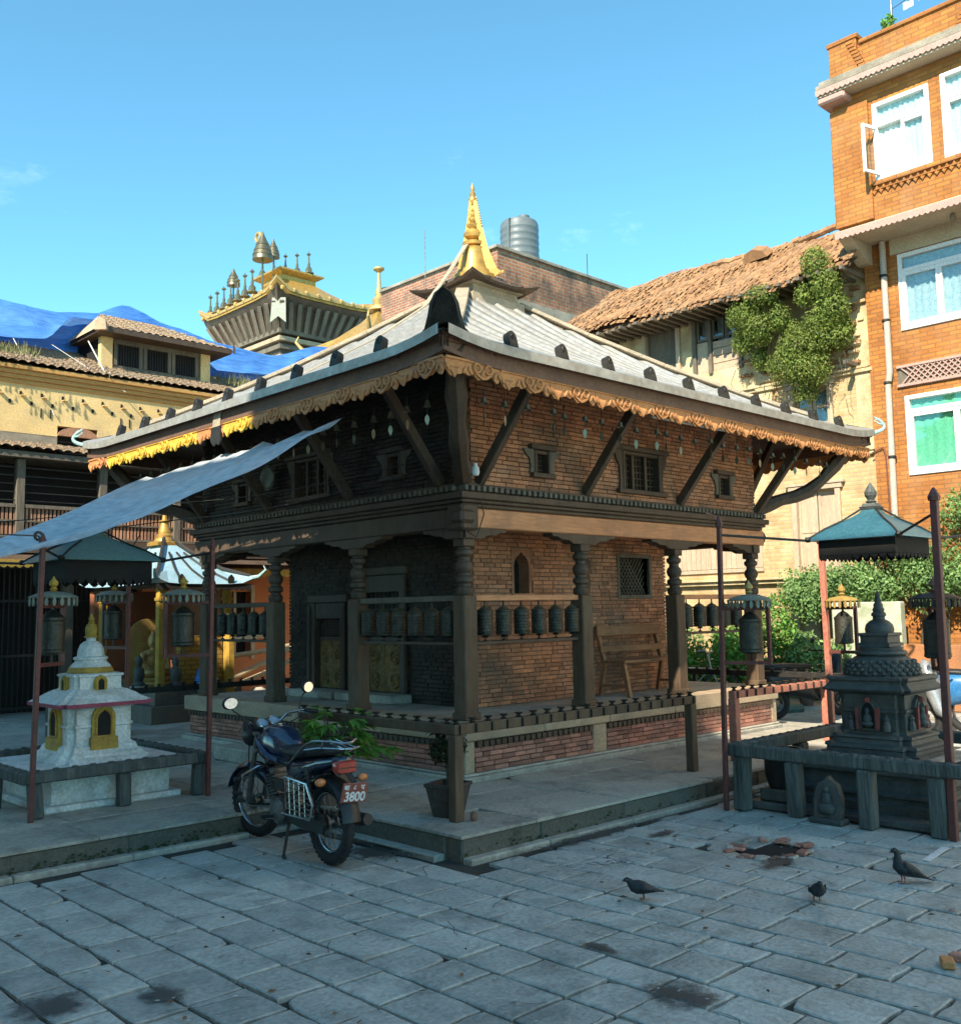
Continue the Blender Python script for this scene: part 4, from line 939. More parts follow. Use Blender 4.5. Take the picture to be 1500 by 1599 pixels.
# ---- wind bells along the eaves
bl = thing('wind_bell', 'x', 'bell', (0, 0, 0), 0, 'wind bells hanging under the eaves')
MB().lathe([(.006, .055), (.018, .05), (.022, .035), (.026, .015), (.036, 0), (.033, 0), (.02, .03)], (0, 0, 0), 10).build('bell', m_bell, bl, True)
MB().tube([(0, 0, .05), (0, 0, .14)], .0035, 4).tube([(0, 0, .03), (.004, 0, -.07)], .0025, 4).build('wire', m_iron, bl)
MB().prism([(0, 0), (.018, -.025), (.02, -.055), (.01, -.085), (0, -.1), (-.01, -.085), (-.02, -.055), (-.018, -.025)], (.004, -.002, -.065), (1, 0, 0), (0, 0, 1), (0, .004, 0)).build('clapper_leaf', m_bell, bl)
q = random.Random(3); first = True
for side in ('right', 'left'):
    for i in range(24 if side == 'right' else 22):
        u = 1.02 + i*.262
        if any(abs(u - s_) < .07 for s_ in (1.80, 3.36, 5.08, 6.80)) and side == 'right': u += .09
        loc = (u, .76 + q.uniform(-.02, .02), 3.455 + q.uniform(-.015, .015)) if side == 'right' else (.76 + q.uniform(-.02, .02), u + .15, 3.455 + q.uniform(-.015, .015))
        lab = '%s small brass wind bell from the front corner under the %s eave' % (ORD[i], side)
        if first: bl.location = loc; bl['label'] = lab; bl.rotation_euler[2] = q.uniform(0, 3); first = False
        else: dup(bl, loc, q.uniform(0, 3), lab)

# ================================================================== lamp rails round the temple
stud = MB().lathe([(.026, 0), (.03, .006), (.018, .012), (.014, .022), (.032, .03), (.034, .038), (.02, .036)], n=10)
stud_me = stud.mesh('lamp_cup', m_iron, True)
def lamp_rail(label, runs, posts, mat, ztop=.87, pw=.085, th=.075):
    p0 = runs[0][0]; t = thing('lamp_rail', label, 'railing', (p0[0], p0[1], PZ))
    for a, b in runs:
        a = Vector((a[0], a[1], ztop-th/2)); b = Vector((b[0], b[1], ztop-th/2)); MB().bar(a, b, .075, th, c=.006).build('rail', mat, t)
        L_ = (b-a).length; n = int(L_/.172)
        mb = MB()
        for k in range(n+1):
            p = a + (b-a)*((k+.3)/(n+.6)); inst('lamp_cup', stud_me, t, (p.x, p.y, ztop))
            dirv = (b-a).normalized(); sd = Vector((dirv.y, -dirv.x, 0)); c_ = p + sd*.038
            mb.bar(c_ + Vector((0, 0, -.034)), c_ + Vector((0, 0, .034)), .012, .03, up=sd)
        stuff(mb.build('rail_bracket', m_iron, t))
    for (x, y) in posts: MB().box(x-pw/2, x+pw/2, y-pw/2, y+pw/2, PZ+.001, ztop-th-.001, .006).build('rail_post', mat, t)
    return t
lamp_rail('dark wooden lamp rail with iron cups turning the front corner of the temple platform', [((.26, .38), (3.37, .38)), ((.30, .42), (.30, 2.42))], [(.30, .38), (3.32, .38), (.30, 2.36)], m_post)
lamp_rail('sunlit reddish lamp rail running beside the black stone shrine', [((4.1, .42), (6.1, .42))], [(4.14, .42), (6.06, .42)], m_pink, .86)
lamp_rail('black lamp rail in front of the garden at the right end of the temple', [((7.4, .8), (7.4, 5.5))], [(7.4, .85), (7.4, 3.1), (7.4, 5.45)], m_black, .84, .06)
lamp_rail('black lamp rail behind the white stupa at the far left of the temple', [((-.1, 7.35), (4.2, 7.35))], [(.1, 7.35), (2.0, 7.35), (4.1, 7.35)], m_black, .80, .08)

# ================================================================== bench on the porch
b = thing('bench', 'worn brown wooden bench with slatted back on the temple porch', 'bench', (4.95, 2.2, PT))
x0, x1, yf, yb_, z = 4.38, 5.62, 2.0, 2.34, PT
for x_ in (x0+.06, x1-.06):
    MB().bar((x_, yf-.03, z), (x_, yf+.04, z+.37), .045, .05, up=(1, 0, 0)).build('leg', m_bench, b)
    MB().bar((x_, yb_+.06, z), (x_, yb_-.02, z+.38), .045, .05, up=(1, 0, 0)).build('leg', m_bench, b)
    MB().bar((x_, yb_-.01, z+.38), (x_, yb_+.1, z+.80), .045, .05, up=(1, 0, 0)).build('back_upright', m_bench, b)
    MB().bar((x_, yf+.01, z+.12), (x_, yb_+.03, z+.12), .03, .03).build('stretcher', m_bench, b)
for k in range(3): MB().box(x0, x1, yf-.02+k*.125, yf+.095+k*.125, z+.385, z+.415, .006).build('seat_plank', m_bench, b)
for za, zb_, o_ in ((.5, .575, .035), (.69, .81, .083)):
    MB().bar((x0, yb_-.03+o_-.01, z+(za+zb_)/2), (x1, yb_-.03+o_-.01, z+(za+zb_)/2), .028, zb_-za, c=.006).build('back_slat', m_bench, b)

# ================================================================== potted plants
def leafpatch(cs, n, size, seed, shape='leaf', down=0.0, up=None):
    """leaves spread over ellipsoid shells: cs = (x,y,z,rx,ry,rz)"""
    q = random.Random(seed); mb = MB(); V = []; F = []
    vol = [c[3]*c[4] + c[4]*c[5] + c[3]*c[5] for c in cs]; tot = sum(vol)
    for c, v in zip(cs, vol):
        for _ in range(int(n*v/tot)):
            d = Vector((q.gauss(0, 1), q.gauss(0, 1), q.gauss(0, 1))).normalized(); r_ = q.uniform(.55, 1.08)
            p = Vector((c[0] + d.x*c[3]*r_, c[1] + d.y*c[4]*r_, c[2] + d.z*c[5]*r_))
            nd = (d + Vector((q.gauss(0, .6), q.gauss(0, .6), q.gauss(0, .5) - down))).normalized()
            w = nd.cross(Vector((q.gauss(0, 1), q.gauss(0, 1), q.gauss(0, 1)))).normalized(); s_ = size*q.uniform(.6, 1.35); h = nd.cross(w)
            o = len(V)
            V += [p - w*s_*.1, p + w*s_*.5 + h*s_*.32 + nd*s_*.06, p + w*s_*1.15 - nd*s_*.12, p + w*s_*.5 - h*s_*.32 + nd*s_*.06, p + w*s_*.5 - nd*s_*.03]
            F += [(o, o+1, o+4), (o+1, o+2, o+4), (o+2, o+3, o+4), (o+3, o, o+4)] if shape == 'leaf' else [(o, o+1, o+2, o+3)]
    mb.v = [tuple(p) for p in V]; mb.f = F
    return mb
lf_bright = LEAF('bright_leaf', (.08, .2, .03), (.17, .34, .06), (.26, .4, .08))
lf_dark = LEAF('dark_leaf', (.012, .025, .012), (.03, .05, .02))
lf_shrub = LEAF('shrub_leaf', (.10, .15, .03), (.24, .30, .06), (.34, .33, .1))
lf_ivy = LEAF('ivy_leaf', (.10, .2, .06), (.23, .36, .12), (.34, .45, .16))
lf_grass = LEAF('roof_grass', (.16, .17, .06), (.28, .26, .12))
m_stem = MAT('stem_bark', (.09, .07, .045), (.06, .045, .03), scale=14, rough=.9, bump=.3)
p = thing('potted_plant', 'bright green leafy plant in a clay pot behind the motorcycle', 'plant', (.12, 1.68, PZ))
MB().lathe([(.12, .001), (.15, .27), (.17, .31), (.17, .34), (.15, .345), (.145, .32), (.1, .31)], (.12, 1.68, PZ), 18).build('pot', m_terracotta, p, True)
mb = MB(); q = random.Random(9); V = []; F = []
for i in range(64):
    a = q.uniform(0, 6.28); L_ = q.uniform(.2, .46); el = q.uniform(.15, 1.25); P0 = Vector((.12, 1.68, PZ+.33)); d = Vector((math.cos(a)*math.cos(el), math.sin(a)*math.cos(el), math.sin(el)))
    tip = P0 + d*L_*1.05 + Vector((0, 0, -.05*L_)); mb.tube([P0, P0 + d*L_*.6 + Vector((0, 0, .02)), tip], [.006, .005, .003], 4)
    for k in range(7):      # palmate leaflets
        b_ = -1.25 + k*.42; fw = Vector((math.cos(a+b_), math.sin(a+b_), q.uniform(-.45, .15))); sd = Vector((-math.sin(a+b_), math.cos(a+b_), 0)); l_ = q.uniform(.11, .19)*(1-.12*abs(k-3)); o = len(V)
        V += [tip, tip + fw*l_*.55 + sd*l_*.2 + Vector((0, 0, .008)), tip + fw*l_ - Vector((0, 0, .02)), tip + fw*l_*.55 - sd*l_*.2 + Vector((0, 0, .008))]; F += [(o, o+1, o+2), (o, o+2, o+3)]
mb.build('stems', m_stem, p); fm = MB(); fm.v = [tuple(v) for v in V]; fm.f = F; fm.build('leaves', lf_bright, p)
p = thing('potted_shrub', 'dark small-leaved shrub in a square black tub behind the corner rail post', 'plant', (.40, .58, PZ))
MB().sqlathe([(.085, .001), (.125, .22), (.135, .225), (.135, .25), (.115, .25), (.11, .2)], (.40, .58, PZ), rz=.3).build('pot', MAT('dark_tub', (.07, .055, .045), (.045, .036, .03), scale=9, rough=.8, bump=.2), p)
MB().tube([(.40, .58, PZ+.18), (.41, .6, PZ+.36), (.4, .6, PZ+.5)], [.012, .01, .006], 5).tube([(.41, .6, PZ+.36), (.48, .58, PZ+.5)], .006, 4).build('stem', m_stem, p)
leafpatch([(.42, .6, PZ+.55, .15, .15, .17), (.36, .6, PZ+.48, .09, .1, .1)], 900, .028, 4).build('leaves', lf_dark, p)
MB().lathe([(.02, 0), (.03, .03), (.026, .06), (.014, .065)], (.40, .30, PZ+.002), 10).build('clay_lamp', m_terracotta).location = (0, 0, 0)
o = bpy.data.objects['clay_lamp']; tag(o, 'tiny clay cup at the foot of the corner rail post', 'cup')

# ================================================================== small stupas with canopies
def rod(mb, a, b, r_=.009): return mb.tube([a, b], r_, 6)
def pole(label, base, top, mat, w=.038, group='canopy poles round the small stupas'):
    t = thing('canopy_pole', label, 'pole', base, 0, group)
    MB().bar(base, top, w, w, up=(1, 0, 0), c=.004).build('shaft', mat, t)
    tp = Vector(top); MB().lathe([(w*.8, 0), (w*.9, .03), (w*.4, .08), (w*.15, .1)], tuple(tp), 6).build('tip', m_oxide, t)
    return t
def canopy(label, c, h, z, apex, mat, skirt, poles):
    t = thing('canopy', label, 'canopy', (c[0], c[1], z))
    rows = []
    for f_, zz in ((1.0, z), (.985, z+.012), (.72, z+.07+(apex-.06)*.12), (.45, z+.05+apex*.42), (.2, z+apex*.86), (.14, z+apex)):
        rows.append([(c[0]+sx*h*f_, c[1]+sy*h*f_, zz) for sx, sy in ((-1, -1), (1, -1), (1, 1), (-1, 1))])
    MB().loft(rows).build('canopy_roof', mat, t)
    mb = MB()
    for sx, sy in ((-1, -1), (1, -1), (1, 1), (-1, 1)):
        mb.tube([(c[0]+sx*h*f_, c[1]+sy*h*f_, zz+.008) for f_, zz in ((1.0, z), (.72, z+.07+(apex-.06)*.12), (.45, z+.05+apex*.42), (.14, z+apex))], .009, 5)
    mb.build('hip_rib', m_iron, t)
    k = h*.82; sk = MB()
    for (xa, xb, ya, yb) in ((-k, k, -k, -k+.012), (-k, k, k-.012, k), (-k, -k+.012, -k+.013, k-.013), (k-.012, k, -k+.013, k-.013)):
        sk.box(c[0]+xa, c[0]+xb, c[1]+ya, c[1]+yb, z-skirt, z-.002)
    n = 9
    for i in range(n):
        for ax in (0, 1):
            for s_ in (-1, 1):
                u = -k + 2*k*(i+.5)/n; o_ = (c[0]+u, c[1]+s_*(k-.006), z-skirt) if ax == 0 else (c[0]+s_*(k-.006), c[1]+u, z-skirt)
                U = (1, 0, 0) if ax == 0 else (0, 1, 0); D = (0, .008, 0) if ax == 0 else (.008, 0, 0)
                sk.prism([(-k/n*.9, .004), (-k/n*.8, -.02), (0, -.045), (k/n*.8, -.02), (k/n*.9, .004)], o_, U, (0, 0, 1), D)
    sk.build('skirt', m_dark, t)  # near-black colour paints in the deep shadow under the canopy
    if mat is m_canopy_g: MB().sqlathe([(h*.16, 0), (h*.18, .02), (h*.12, .03)], (c[0], c[1], z+apex-.01)).build('finial', m_canopy_g, t)
    else: MB().sqlathe([(h*.15, 0), (h*.19, .03), (h*.15, .035), (h*.13, .06)], (c[0], c[1], z+apex-.01)).lathe([(.03, .06), (.05, .075), (.028, .09), (.05, .13), (.052, .16), (.03, .2), (.006, .24)], (c[0], c[1], z+apex-.01), 12).build('finial', m_stone if mat is m_canopy_b else m_canopy_g, t)
    for (sx, sy), tp in poles: MB().tube([(c[0]+sx*h*.97, c[1]+sy*h*.97, z+.004), tp], .011, 6).lathe([(.02, 0), (.034, .02), (.02, .045)], (c[0]+sx*h*.97, c[1]+sy*h*.97, z-.01), 8).build('stay_rod', m_iron, t)
    return t
def parasol_wheel(label, c, zc, pole_xy, mat_disc, mat_knob, s_=1.0):
    """big prayer wheel in a frame clamped to a canopy pole, under a tin parasol"""
    t = thing('parasol_prayer_wheel', label, 'prayer wheel', (c[0], c[1], zc-.2), 0, 'large prayer wheels under tin parasols')
    h = .15*s_; r_ = .098*s_
    MB().lathe([(r_*.8, -h), (r_, -h+.012), (r_, -h+.03), (r_*.95, -h+.035)] + [(r_*(.95 if k % 2 else .985), -h+.04+k*.0155*s_*(2*h-.08)/(.0155*s_*14)) for k in range(15)] + [(r_*.95, h-.035), (r_, h-.03), (r_, h-.012), (r_*.8, h), (r_*.5, h+.03), (r_*.15, h+.05)], (c[0], c[1], zc), 18).build('drum', m_bronze, t, True)
    MB().tube([(c[0], c[1], zc-h-.09), (c[0], c[1], zc+h+.14)], .011, 6).build('spindle', m_iron, t)
    d = Vector((pole_xy[0]-c[0], pole_xy[1]-c[1], 0)); L_ = d.length; d.normalize(); e = Vector((c[0], c[1], 0)) - d*.15*s_; pp = Vector((pole_xy[0], pole_xy[1], 0))
    fr = MB()
    for zz in (zc-h-.08, zc+h+.08): fr.bar(e + Vector((0, 0, zz)), pp + Vector((0, 0, zz)), .03, .03)
    fr.bar(e + Vector((0, 0, zc-h-.095)), e + Vector((0, 0, zc+h+.095)), .03, .03, up=(1, 0, 0)); fr.build('frame', m_oxide, t)
    zz = zc + h + .145; R_ = .185*s_
    pr = MB().lathe([(R_, zz), (R_*1.01, zz+.008), (R_*.7, zz+.035), (R_*.3, zz+.05), (.02, zz+.055)], (c[0], c[1], 0), 22).build('parasol', mat_disc, t, True)
    MB().lathe([(.018, zz+.055), (.032, zz+.07), (.018, zz+.085), (.036, zz+.105), (.036, zz+.125), (.012, zz+.155), (.003, zz+.175)], (c[0], c[1], 0), 10).build('knob', mat_knob, pr, True)
    fg = MB()
    for k in range(20):
        a = 2*math.pi*k/20; o_ = (c[0]+R_*.97*math.cos(a), c[1]+R_*.97*math.sin(a), zz); T_ = Vector((-math.sin(a), math.cos(a), 0))
        fg.prism([(-.007*s_, 0), (.007*s_, 0), (.015*s_, -.03), (.012*s_, -.055), (0, -.068), (-.012*s_, -.055), (-.015*s_, -.03)], o_, T_, (0, 0, 1), (math.cos(a)*.004, math.sin(a)*.004, 0))
    fg.build('fringe', mat_disc, pr)
def rail_fence(label, name, corners, ztop, mat, posts, base, beam=(.1, .09), pw=.1, notch=True):
    t = thing(name, label, 'railing', (corners[0][0], corners[0][1], base)); q = random.Random(len(label))
    for a, b in zip(corners, corners[1:]):
        A = Vector((a[0], a[1], ztop-beam[1]/2)); B = Vector((b[0], b[1], ztop-beam[1]/2)); dd = (B-A).normalized()
        mb = MB().bar(A - dd*.05, B + dd*(-.052), beam[0], beam[1], c=.012)
        n = int((B-A).length/.14); sd = dd.cross(Vector((0, 0, 1)))
        for k in range(n): 
            p = A + dd*((k+.5)*(B-A).length/n) + Vector((0, 0, beam[1]/2-.008)); mb.lathe([(.028, 0), (.032, .01), (.02, .02), (.018, .014)], tuple(p), 8)
        mb.build('rail', mat, t)
    for (x, y) in posts:
        a_ = q.uniform(-.03, .03); MB().bar((x+a_, y, base), (x, y, ztop-beam[1]-.001), pw*q.uniform(.85, 1.05), pw, up=(1, 0, 0), c=.014).build('post', mat, t)
    return t
m_tin = MAT('painted_tin', (.19, .23, .18), (.14, .16, .125), scale=9, rough=.5, bump=.1, dirt=(.2, .12, .06), dirt_amt=.6, dirt_scale=9)
m_rusty = MAT('mossy_rusty_tin', (.34, .24, .05), (.24, .15, .05), scale=12, rough=.8, bump=.3, dirt=(.3, .1, .03), dirt_amt=.6, dirt_scale=12)

# ---- white stupa, left
WX, WY = -1.12, 3.58
s = thing('white_stupa', 'small whitewashed stupa with ochre niches and magenta eave, under the green canopy', 'stupa', (WX, WY, PZ))
MB().box(WX-.58, WX+.58, WY-.58, WY+.62, PZ+.001, .22, .012).box(WX-.5, WX+.5, WY-.5, WY+.54, .2205, .43).box(WX-.63, WX+.65, WY-.60, WY+.66, .4305, .50, .012).build('plinth', m_white, s)
bd = MB().sqlathe([(.40, .5005), (.40, .525), (.36, .545), (.355, .565), (.325, .585), (.31, .625), (.285, .64), (.275, .65), (.275, .78), (.29, .79), (.29, .805), (.275, .815), (.275, .935), (.3, .945), (.32, .958)], (WX, WY, 0), red=.2).build('body', m_white, s)
MB().sqlathe([(.37, .9585), (.405, .965), (.41, .995), (.36, 1.0)], (WX, WY, 0), red=.12).build('eave', m_magenta, s)
MB().sqlathe([(.405, .996), (.38, 1.01), (.34, 1.03), (.30, 1.06), (.245, 1.09), (.215, 1.1), (.205, 1.11), (.205, 1.2), (.22, 1.21), (.22, 1.225), (.185, 1.235)], (WX, WY, 0), red=.16).build('stepped_roof', m_white, s)
MB().lathe([(.19, 1.236), (.195, 1.245), (.185, 1.27), (.175, 1.285)], (WX, WY, 0), 24).build('petal_ring', m_ochre, s, True)
MB().lathe([(.175, 1.2855), (.155, 1.31), (.135, 1.33), (.13, 1.345), (.145, 1.35), (.145, 1.37), (.115, 1.378), (.112, 1.40), (.108, 1.44), (.09, 1.48), (.06, 1.505), (.042, 1.51), (.042, 1.54)], (WX, WY, 0), 24).build('dome', m_white, s, True)
MB().lathe([(.06, 1.5405), (.06, 1.55), (.045, 1.555), (.05, 1.585), (.052, 1.615), (.042, 1.65), (.025, 1.665), (.032, 1.675), (.018, 1.685), (.026, 1.70), (.02, 1.72), (.003, 1.755)], (WX, WY, 0), 14).build('gilt_spire', m_ochre, s, True)
def niche_at(par, c, U, N_, w, z0, z1, mat, depth=.03, inner=m_dark):
    U = Vector(U); N_ = Vector(N_); Z = Vector((0, 0, 1)); h = z1-z0
    ou = [(-w, 0), (-w*1.02, h*.62)] + [(-w*math.cos(math.pi*k/8), h*.62 + h*.38*math.sin(math.pi*k/8)*(1.12 if k == 4 else 1)) for k in range(1, 8)] + [(w*1.02, h*.62), (w, 0)]
    n_ = MB().prism(ou, Vector(c) + Z*z0, U, Z, N_*depth).build('niche', mat, par)
    inn = [(a_*.55, .06*h + b_*.78) for a_, b_ in ou]
    MB().prism(inn, Vector(c) + Z*z0 + N_*(depth+.0005), U, Z, N_*.004).build('niche_opening', inner, n_)
    MB().tube([Vector(c) + Z*(z0+.06*h+b_*.8) + U*a_*.68 + N_*(depth+.006) for a_, b_ in ou], .011, 5).build('niche_moulding', mat, n_)
    return n_
for (U, N_) in (((1, 0, 0), (0, -1, 0)), ((0, -1, 0), (-1, 0, 0))):
    cc = Vector((WX, WY, 0)) + Vector(N_)*.276
    niche_at(s, cc, U, N_, .1, .70, .965, m_ochre); 
    MB().prism([(-.12, 0), (.12, 0), (.115, .1), (-.115, .1)], cc + Vector((0, 0, .60)), U, (0, 0, 1), Vector(N_)*.055).build('niche_base', m_ochre, s)
    niche_at(s, Vector((WX, WY, 0)) + Vector(N_)*.205, U, N_, .055, 1.085, 1.215, m_ochre, .025)
rail_fence('mossy low wooden railing round the white stupa', 'low_railing', [(-1.88, 4.45), (-1.88, 2.90), (-.40, 2.90), (-.40, 4.45), (-1.88, 4.45)], .53, m_woodrot, [(-1.82, 2.91), (-1.1, 2.92), (-.42, 2.92), (-.42, 4.4), (-1.86, 4.4), (-1.88, 3.6)], PZ)
pole('dark red pole at the left edge beside the white stupa', (-1.88, 2.80, PZ), (-1.84, 2.80, 2.28), m_oxide)
pole('dark red pole between the white stupa and the temple', (-.40, 2.80, PZ), (-.37, 2.81, 2.30), m_oxide)
pole('dark red pole behind the white stupa', (-.36, 4.52, PZ), (-.36, 4.52, 2.25), m_oxide)
pole('far dark red pole of the white stupa canopy', (-1.9, 4.52, PZ), (-1.9, 4.52, 2.25), m_oxide)
canopy('dull green tin canopy hung over the white stupa', (WX, WY), .46, 2.20, .27, m_canopy_g, .16, [((-1, -1), (-1.84, 2.80, 2.26)), ((1, -1), (-.37, 2.81, 2.27)), ((1, 1), (-.36, 4.52, 2.24)), ((-1, 1), (-1.9, 4.52, 2.24))])
parasol_wheel('large prayer wheel under a tin parasol beside the red pole nearest the temple', (-.58, 2.93), 1.60, (-.40, 2.80), m_tin, m_ochre)
parasol_wheel('large prayer wheel under a tin parasol just right of the leftmost red pole', (-1.70, 2.93), 1.58, (-1.86, 2.80), m_tin, m_ochre)
parasol_wheel('large prayer wheel under a tin parasol behind the tip of the white stupa', (-.42, 4.72), 1.64, (-.36, 4.52), m_tin, m_ochre)
parasol_wheel('large prayer wheel under a tin parasol cut by the left edge', (-1.86, 4.30), 1.62, (-1.9, 4.52), m_tin, m_ochre)

# ---- black stone stupa, right
BX, BY = 3.70, -1.33
s = thing('black_stone_stupa', 'weathered black stone stupa with a scale-carved dome inside the low rotting railing', 'stupa', (BX, BY, 0))
MB().box(BX-.86, BX+.9, BY-.82, BY+.85, .001, .07, .02).build('ground_course', m_stone, s)
MB().sqlathe([(.66, .0705), (.66, .14), (.62, .145), (.60, .18), (.63, .19), (.63, .215), (.57, .225), (.56, .345), (.60, .355), (.6, .385)], (BX, BY, 0)).build('plinth', m_stone, s)
MB().sqlathe([(.56, .3855), (.56, .42), (.5, .425), (.5, .445)], (BX, BY, 0)).build('slab', m_slab, s)
MB().sqlathe([(.42, .4455), (.42, .475), (.385, .48), (.38, .51), (.395, .52), (.39, .545), (.34, .555), (.33, .59), (.345, .6), (.34, .62), (.285, .63), (.275, .65), (.275, .80), (.29, .81), (.29, .83), (.275, .84), (.275, .95), (.29, .965)], (BX, BY, 0), red=.2).build('body', m_stone, s)
MB().sqlathe([(.32, .9655), (.375, .985), (.385, 1.0), (.36, 1.02), (.335, 1.045), (.335, 1.06), (.35, 1.075), (.35, 1.10), (.3, 1.105)], (BX, BY, 0), red=.13).build('eave', m_stone, s)
dm = MB().lathe([(.29, 1.1055), (.295, 1.13), (.29, 1.17), (.265, 1.22), (.22, 1.255), (.19, 1.27)], (BX, BY, 0), 28)
for k in range(4):
    zz, rr_ = ((1.125, .295), (1.155, .293), (1.187, .282), (1.218, .263))[k]
    for j in range(26):
        a = 2*math.pi*(j+.5*(k % 2))/26; dm.ell((BX+rr_*math.cos(a), BY+rr_*math.sin(a), zz), .024, .024, .02, 6, 5)
dm.build('scaled_dome', m_stone, s, True)
up2 = MB().lathe([(.2, 1.2705), (.215, 1.285), (.21, 1.305), (.18, 1.315), (.185, 1.335), (.165, 1.345)], (BX, BY, 0), 24).sqlathe([(.14, 1.3455), (.14, 1.37), (.12, 1.38), (.12, 1.43), (.135, 1.44), (.13, 1.46)], (BX, BY, 0)).lathe([(.115, 1.4605), (.12, 1.49), (.11, 1.53), (.08, 1.56), (.05, 1.575), (.05, 1.60), (.062, 1.605), (.06, 1.625), (.045, 1.64), (.05, 1.66), (.038, 1.68), (.04, 1.70), (.028, 1.72), (.03, 1.74), (.018, 1.76), (.022, 1.78), (.004, 1.82)], (BX, BY, 0), 18)
up2.build('spire', m_stone, s, True)
m_red = MAT('vermilion', (.3, .07, .05), (.2, .05, .04), scale=20, rough=.9, bump=.2, dirt=(.06, .055, .05), dirt_amt=.7, dirt_scale=14)
for (U, N_) in (((1, 0, 0), (0, -1, 0)), ((0, -1, 0), (-1, 0, 0))):
    cc = Vector((BX, BY, 0)) + Vector(N_)*.276
    n_ = niche_at(s, cc, U, N_, .095, .66, .93, m_stone, .03)
    mb = MB()
    for s_ in (-1, 1): mb.bar(cc + Vector(U)*s_*.085 + Vector(N_)*.045 + Vector((0, 0, .67)), cc + Vector(U)*s_*.085 + Vector(N_)*.045 + Vector((0, 0, .85)), .03, .02, up=N_)
    mb.ell(cc + Vector(N_)*.04 + Vector((0, 0, .91)), .03, .03, .025, 8, 6); mb.build('painted_jamb', m_red, n_)
    st = MB().ell(cc + Vector(N_)*.045 + Vector((0, 0, .715)), .05, .05, .028, 10, 6).lathe([(.02, .72), (.036, .75), (.03, .785), (.012, .80), (.02, .815), (.018, .835), (.004, .85)], tuple(cc + Vector(N_)*.045), 10)
    st.build('carved_figure', m_stone, n_, True)
    for s_ in (-1, 1): MB().lathe([(.03, .66), (.035, .7), (.02, .74), (.028, .76), (.005, .79)], tuple(cc + Vector(U)*s_*.15 + Vector(N_)*.02), 8).build('side_figure', m_stone, s, True)
rail_fence('rotting black wooden railing on stumpy posts round the black stone stupa', 'low_railing', [(2.76, -2.28), (2.76, -.42), (4.66, -.42), (4.66, -2.28), (2.76, -2.28)], .545, m_woodrot, [(2.78, -.50), (2.76, -.98), (2.74, -1.60), (2.78, -2.12), (4.62, -.44), (3.9, -.42)], 0, (.12, .1), .125)
st = thing('stone_stele', 'small carved stone figure slab leaning under the rotting railing', 'carving', (2.72, -1.28, 0))
MB().prism([(-.11, 0), (-.115, .2), (-.08, .3), (-.03, .33), (0, .36), (.03, .33), (.08, .3), (.115, .2), (.11, 0)], (2.70, -1.28, .001), (0, -1, 0), (.1, 0, 1), (.06, 0, 0)).build('slab', m_stone, st)
MB().ell((2.695, -1.28, .12), .03, .075, .05, 10, 7).ell((2.70, -1.28, .19), .03, .045, .06, 10, 7).ell((2.705, -1.28, .26), .026, .028, .03, 10, 7).ell((2.69, -1.32, .13), .016, .03, .016, 8, 5).ell((2.69, -1.24, .13), .016, .03, .016, 8, 5).build('figure', m_stone, st, True)
MB().box(2.66, 2.80, -1.42, -1.14, .0005, .045, .012).build('foot', m_stone, st)
u_ = thing('stone_vessel', 'dark stone basin on a block inside the rotting railing', 'basin', (3.05, -.72, 0))
MB().lathe([(.1, .175), (.12, .18), (.15, .28), (.155, .46), (.17, .5), (.15, .5), (.13, .3)], (3.05, -.72, 0), 18).build('bowl', m_black, u_, True); MB().box(2.9, 3.2, -.87, -.57, .0705, .174, .015).build('block', m_stone, u_)
pole('thin red iron pole left of the black stone stupa', (2.66, -.40, 0), (2.73, -.40, 2.40), m_oxide)
pole('thick red iron pole at the right edge in front of the black stone stupa', (2.76, -2.22, 0), (2.84, -2.2, 2.47), m_oxide, .052)
pole('sunlit pale red pole behind the black stone stupa', (4.66, -.36, 0), (4.62, -.36, 2.32), m_pink, .052)
pole('hidden far red pole of the black stone stupa canopy', (4.75, -2.35, 0), (4.75, -2.35, 2.4), m_oxide)
canopy('glossy teal metal canopy hung over the black stone stupa', (BX-.02, BY), .41, 2.26, .27, m_canopy_b, .13, [((-1, 1), (2.73, -.40, 2.33)), ((-1, -1), (2.84, -2.2, 2.38)), ((1, -1), (4.75, -2.35, 2.36)), ((1, 1), (4.62, -.36, 2.28))])
MB().tube([(2.725, -.40, 2.42), (2.71, -.37, 2.50), (2.68, -.3, 2.53)], .006, 5).build('pole_hook', m_pink, bpy.data.objects['canopy_pole.004'])
parasol_wheel('large prayer wheel under a mossy tin parasol beside the thin red pole', (2.80, -.62), 1.46, (2.70, -.40), m_tin, m_goldd)
parasol_wheel('large grey prayer wheel under a rust-orange parasol on the sunlit pale red pole', (4.62, -.55), 1.46, (4.64, -.36), m_rusty, m_rusty, .9)
parasol_wheel('large prayer wheel under a dark parasol, half behind the thick right-hand pole', (2.98, -2.10), 1.44, (2.82, -2.21), m_iron, m_terracotta)

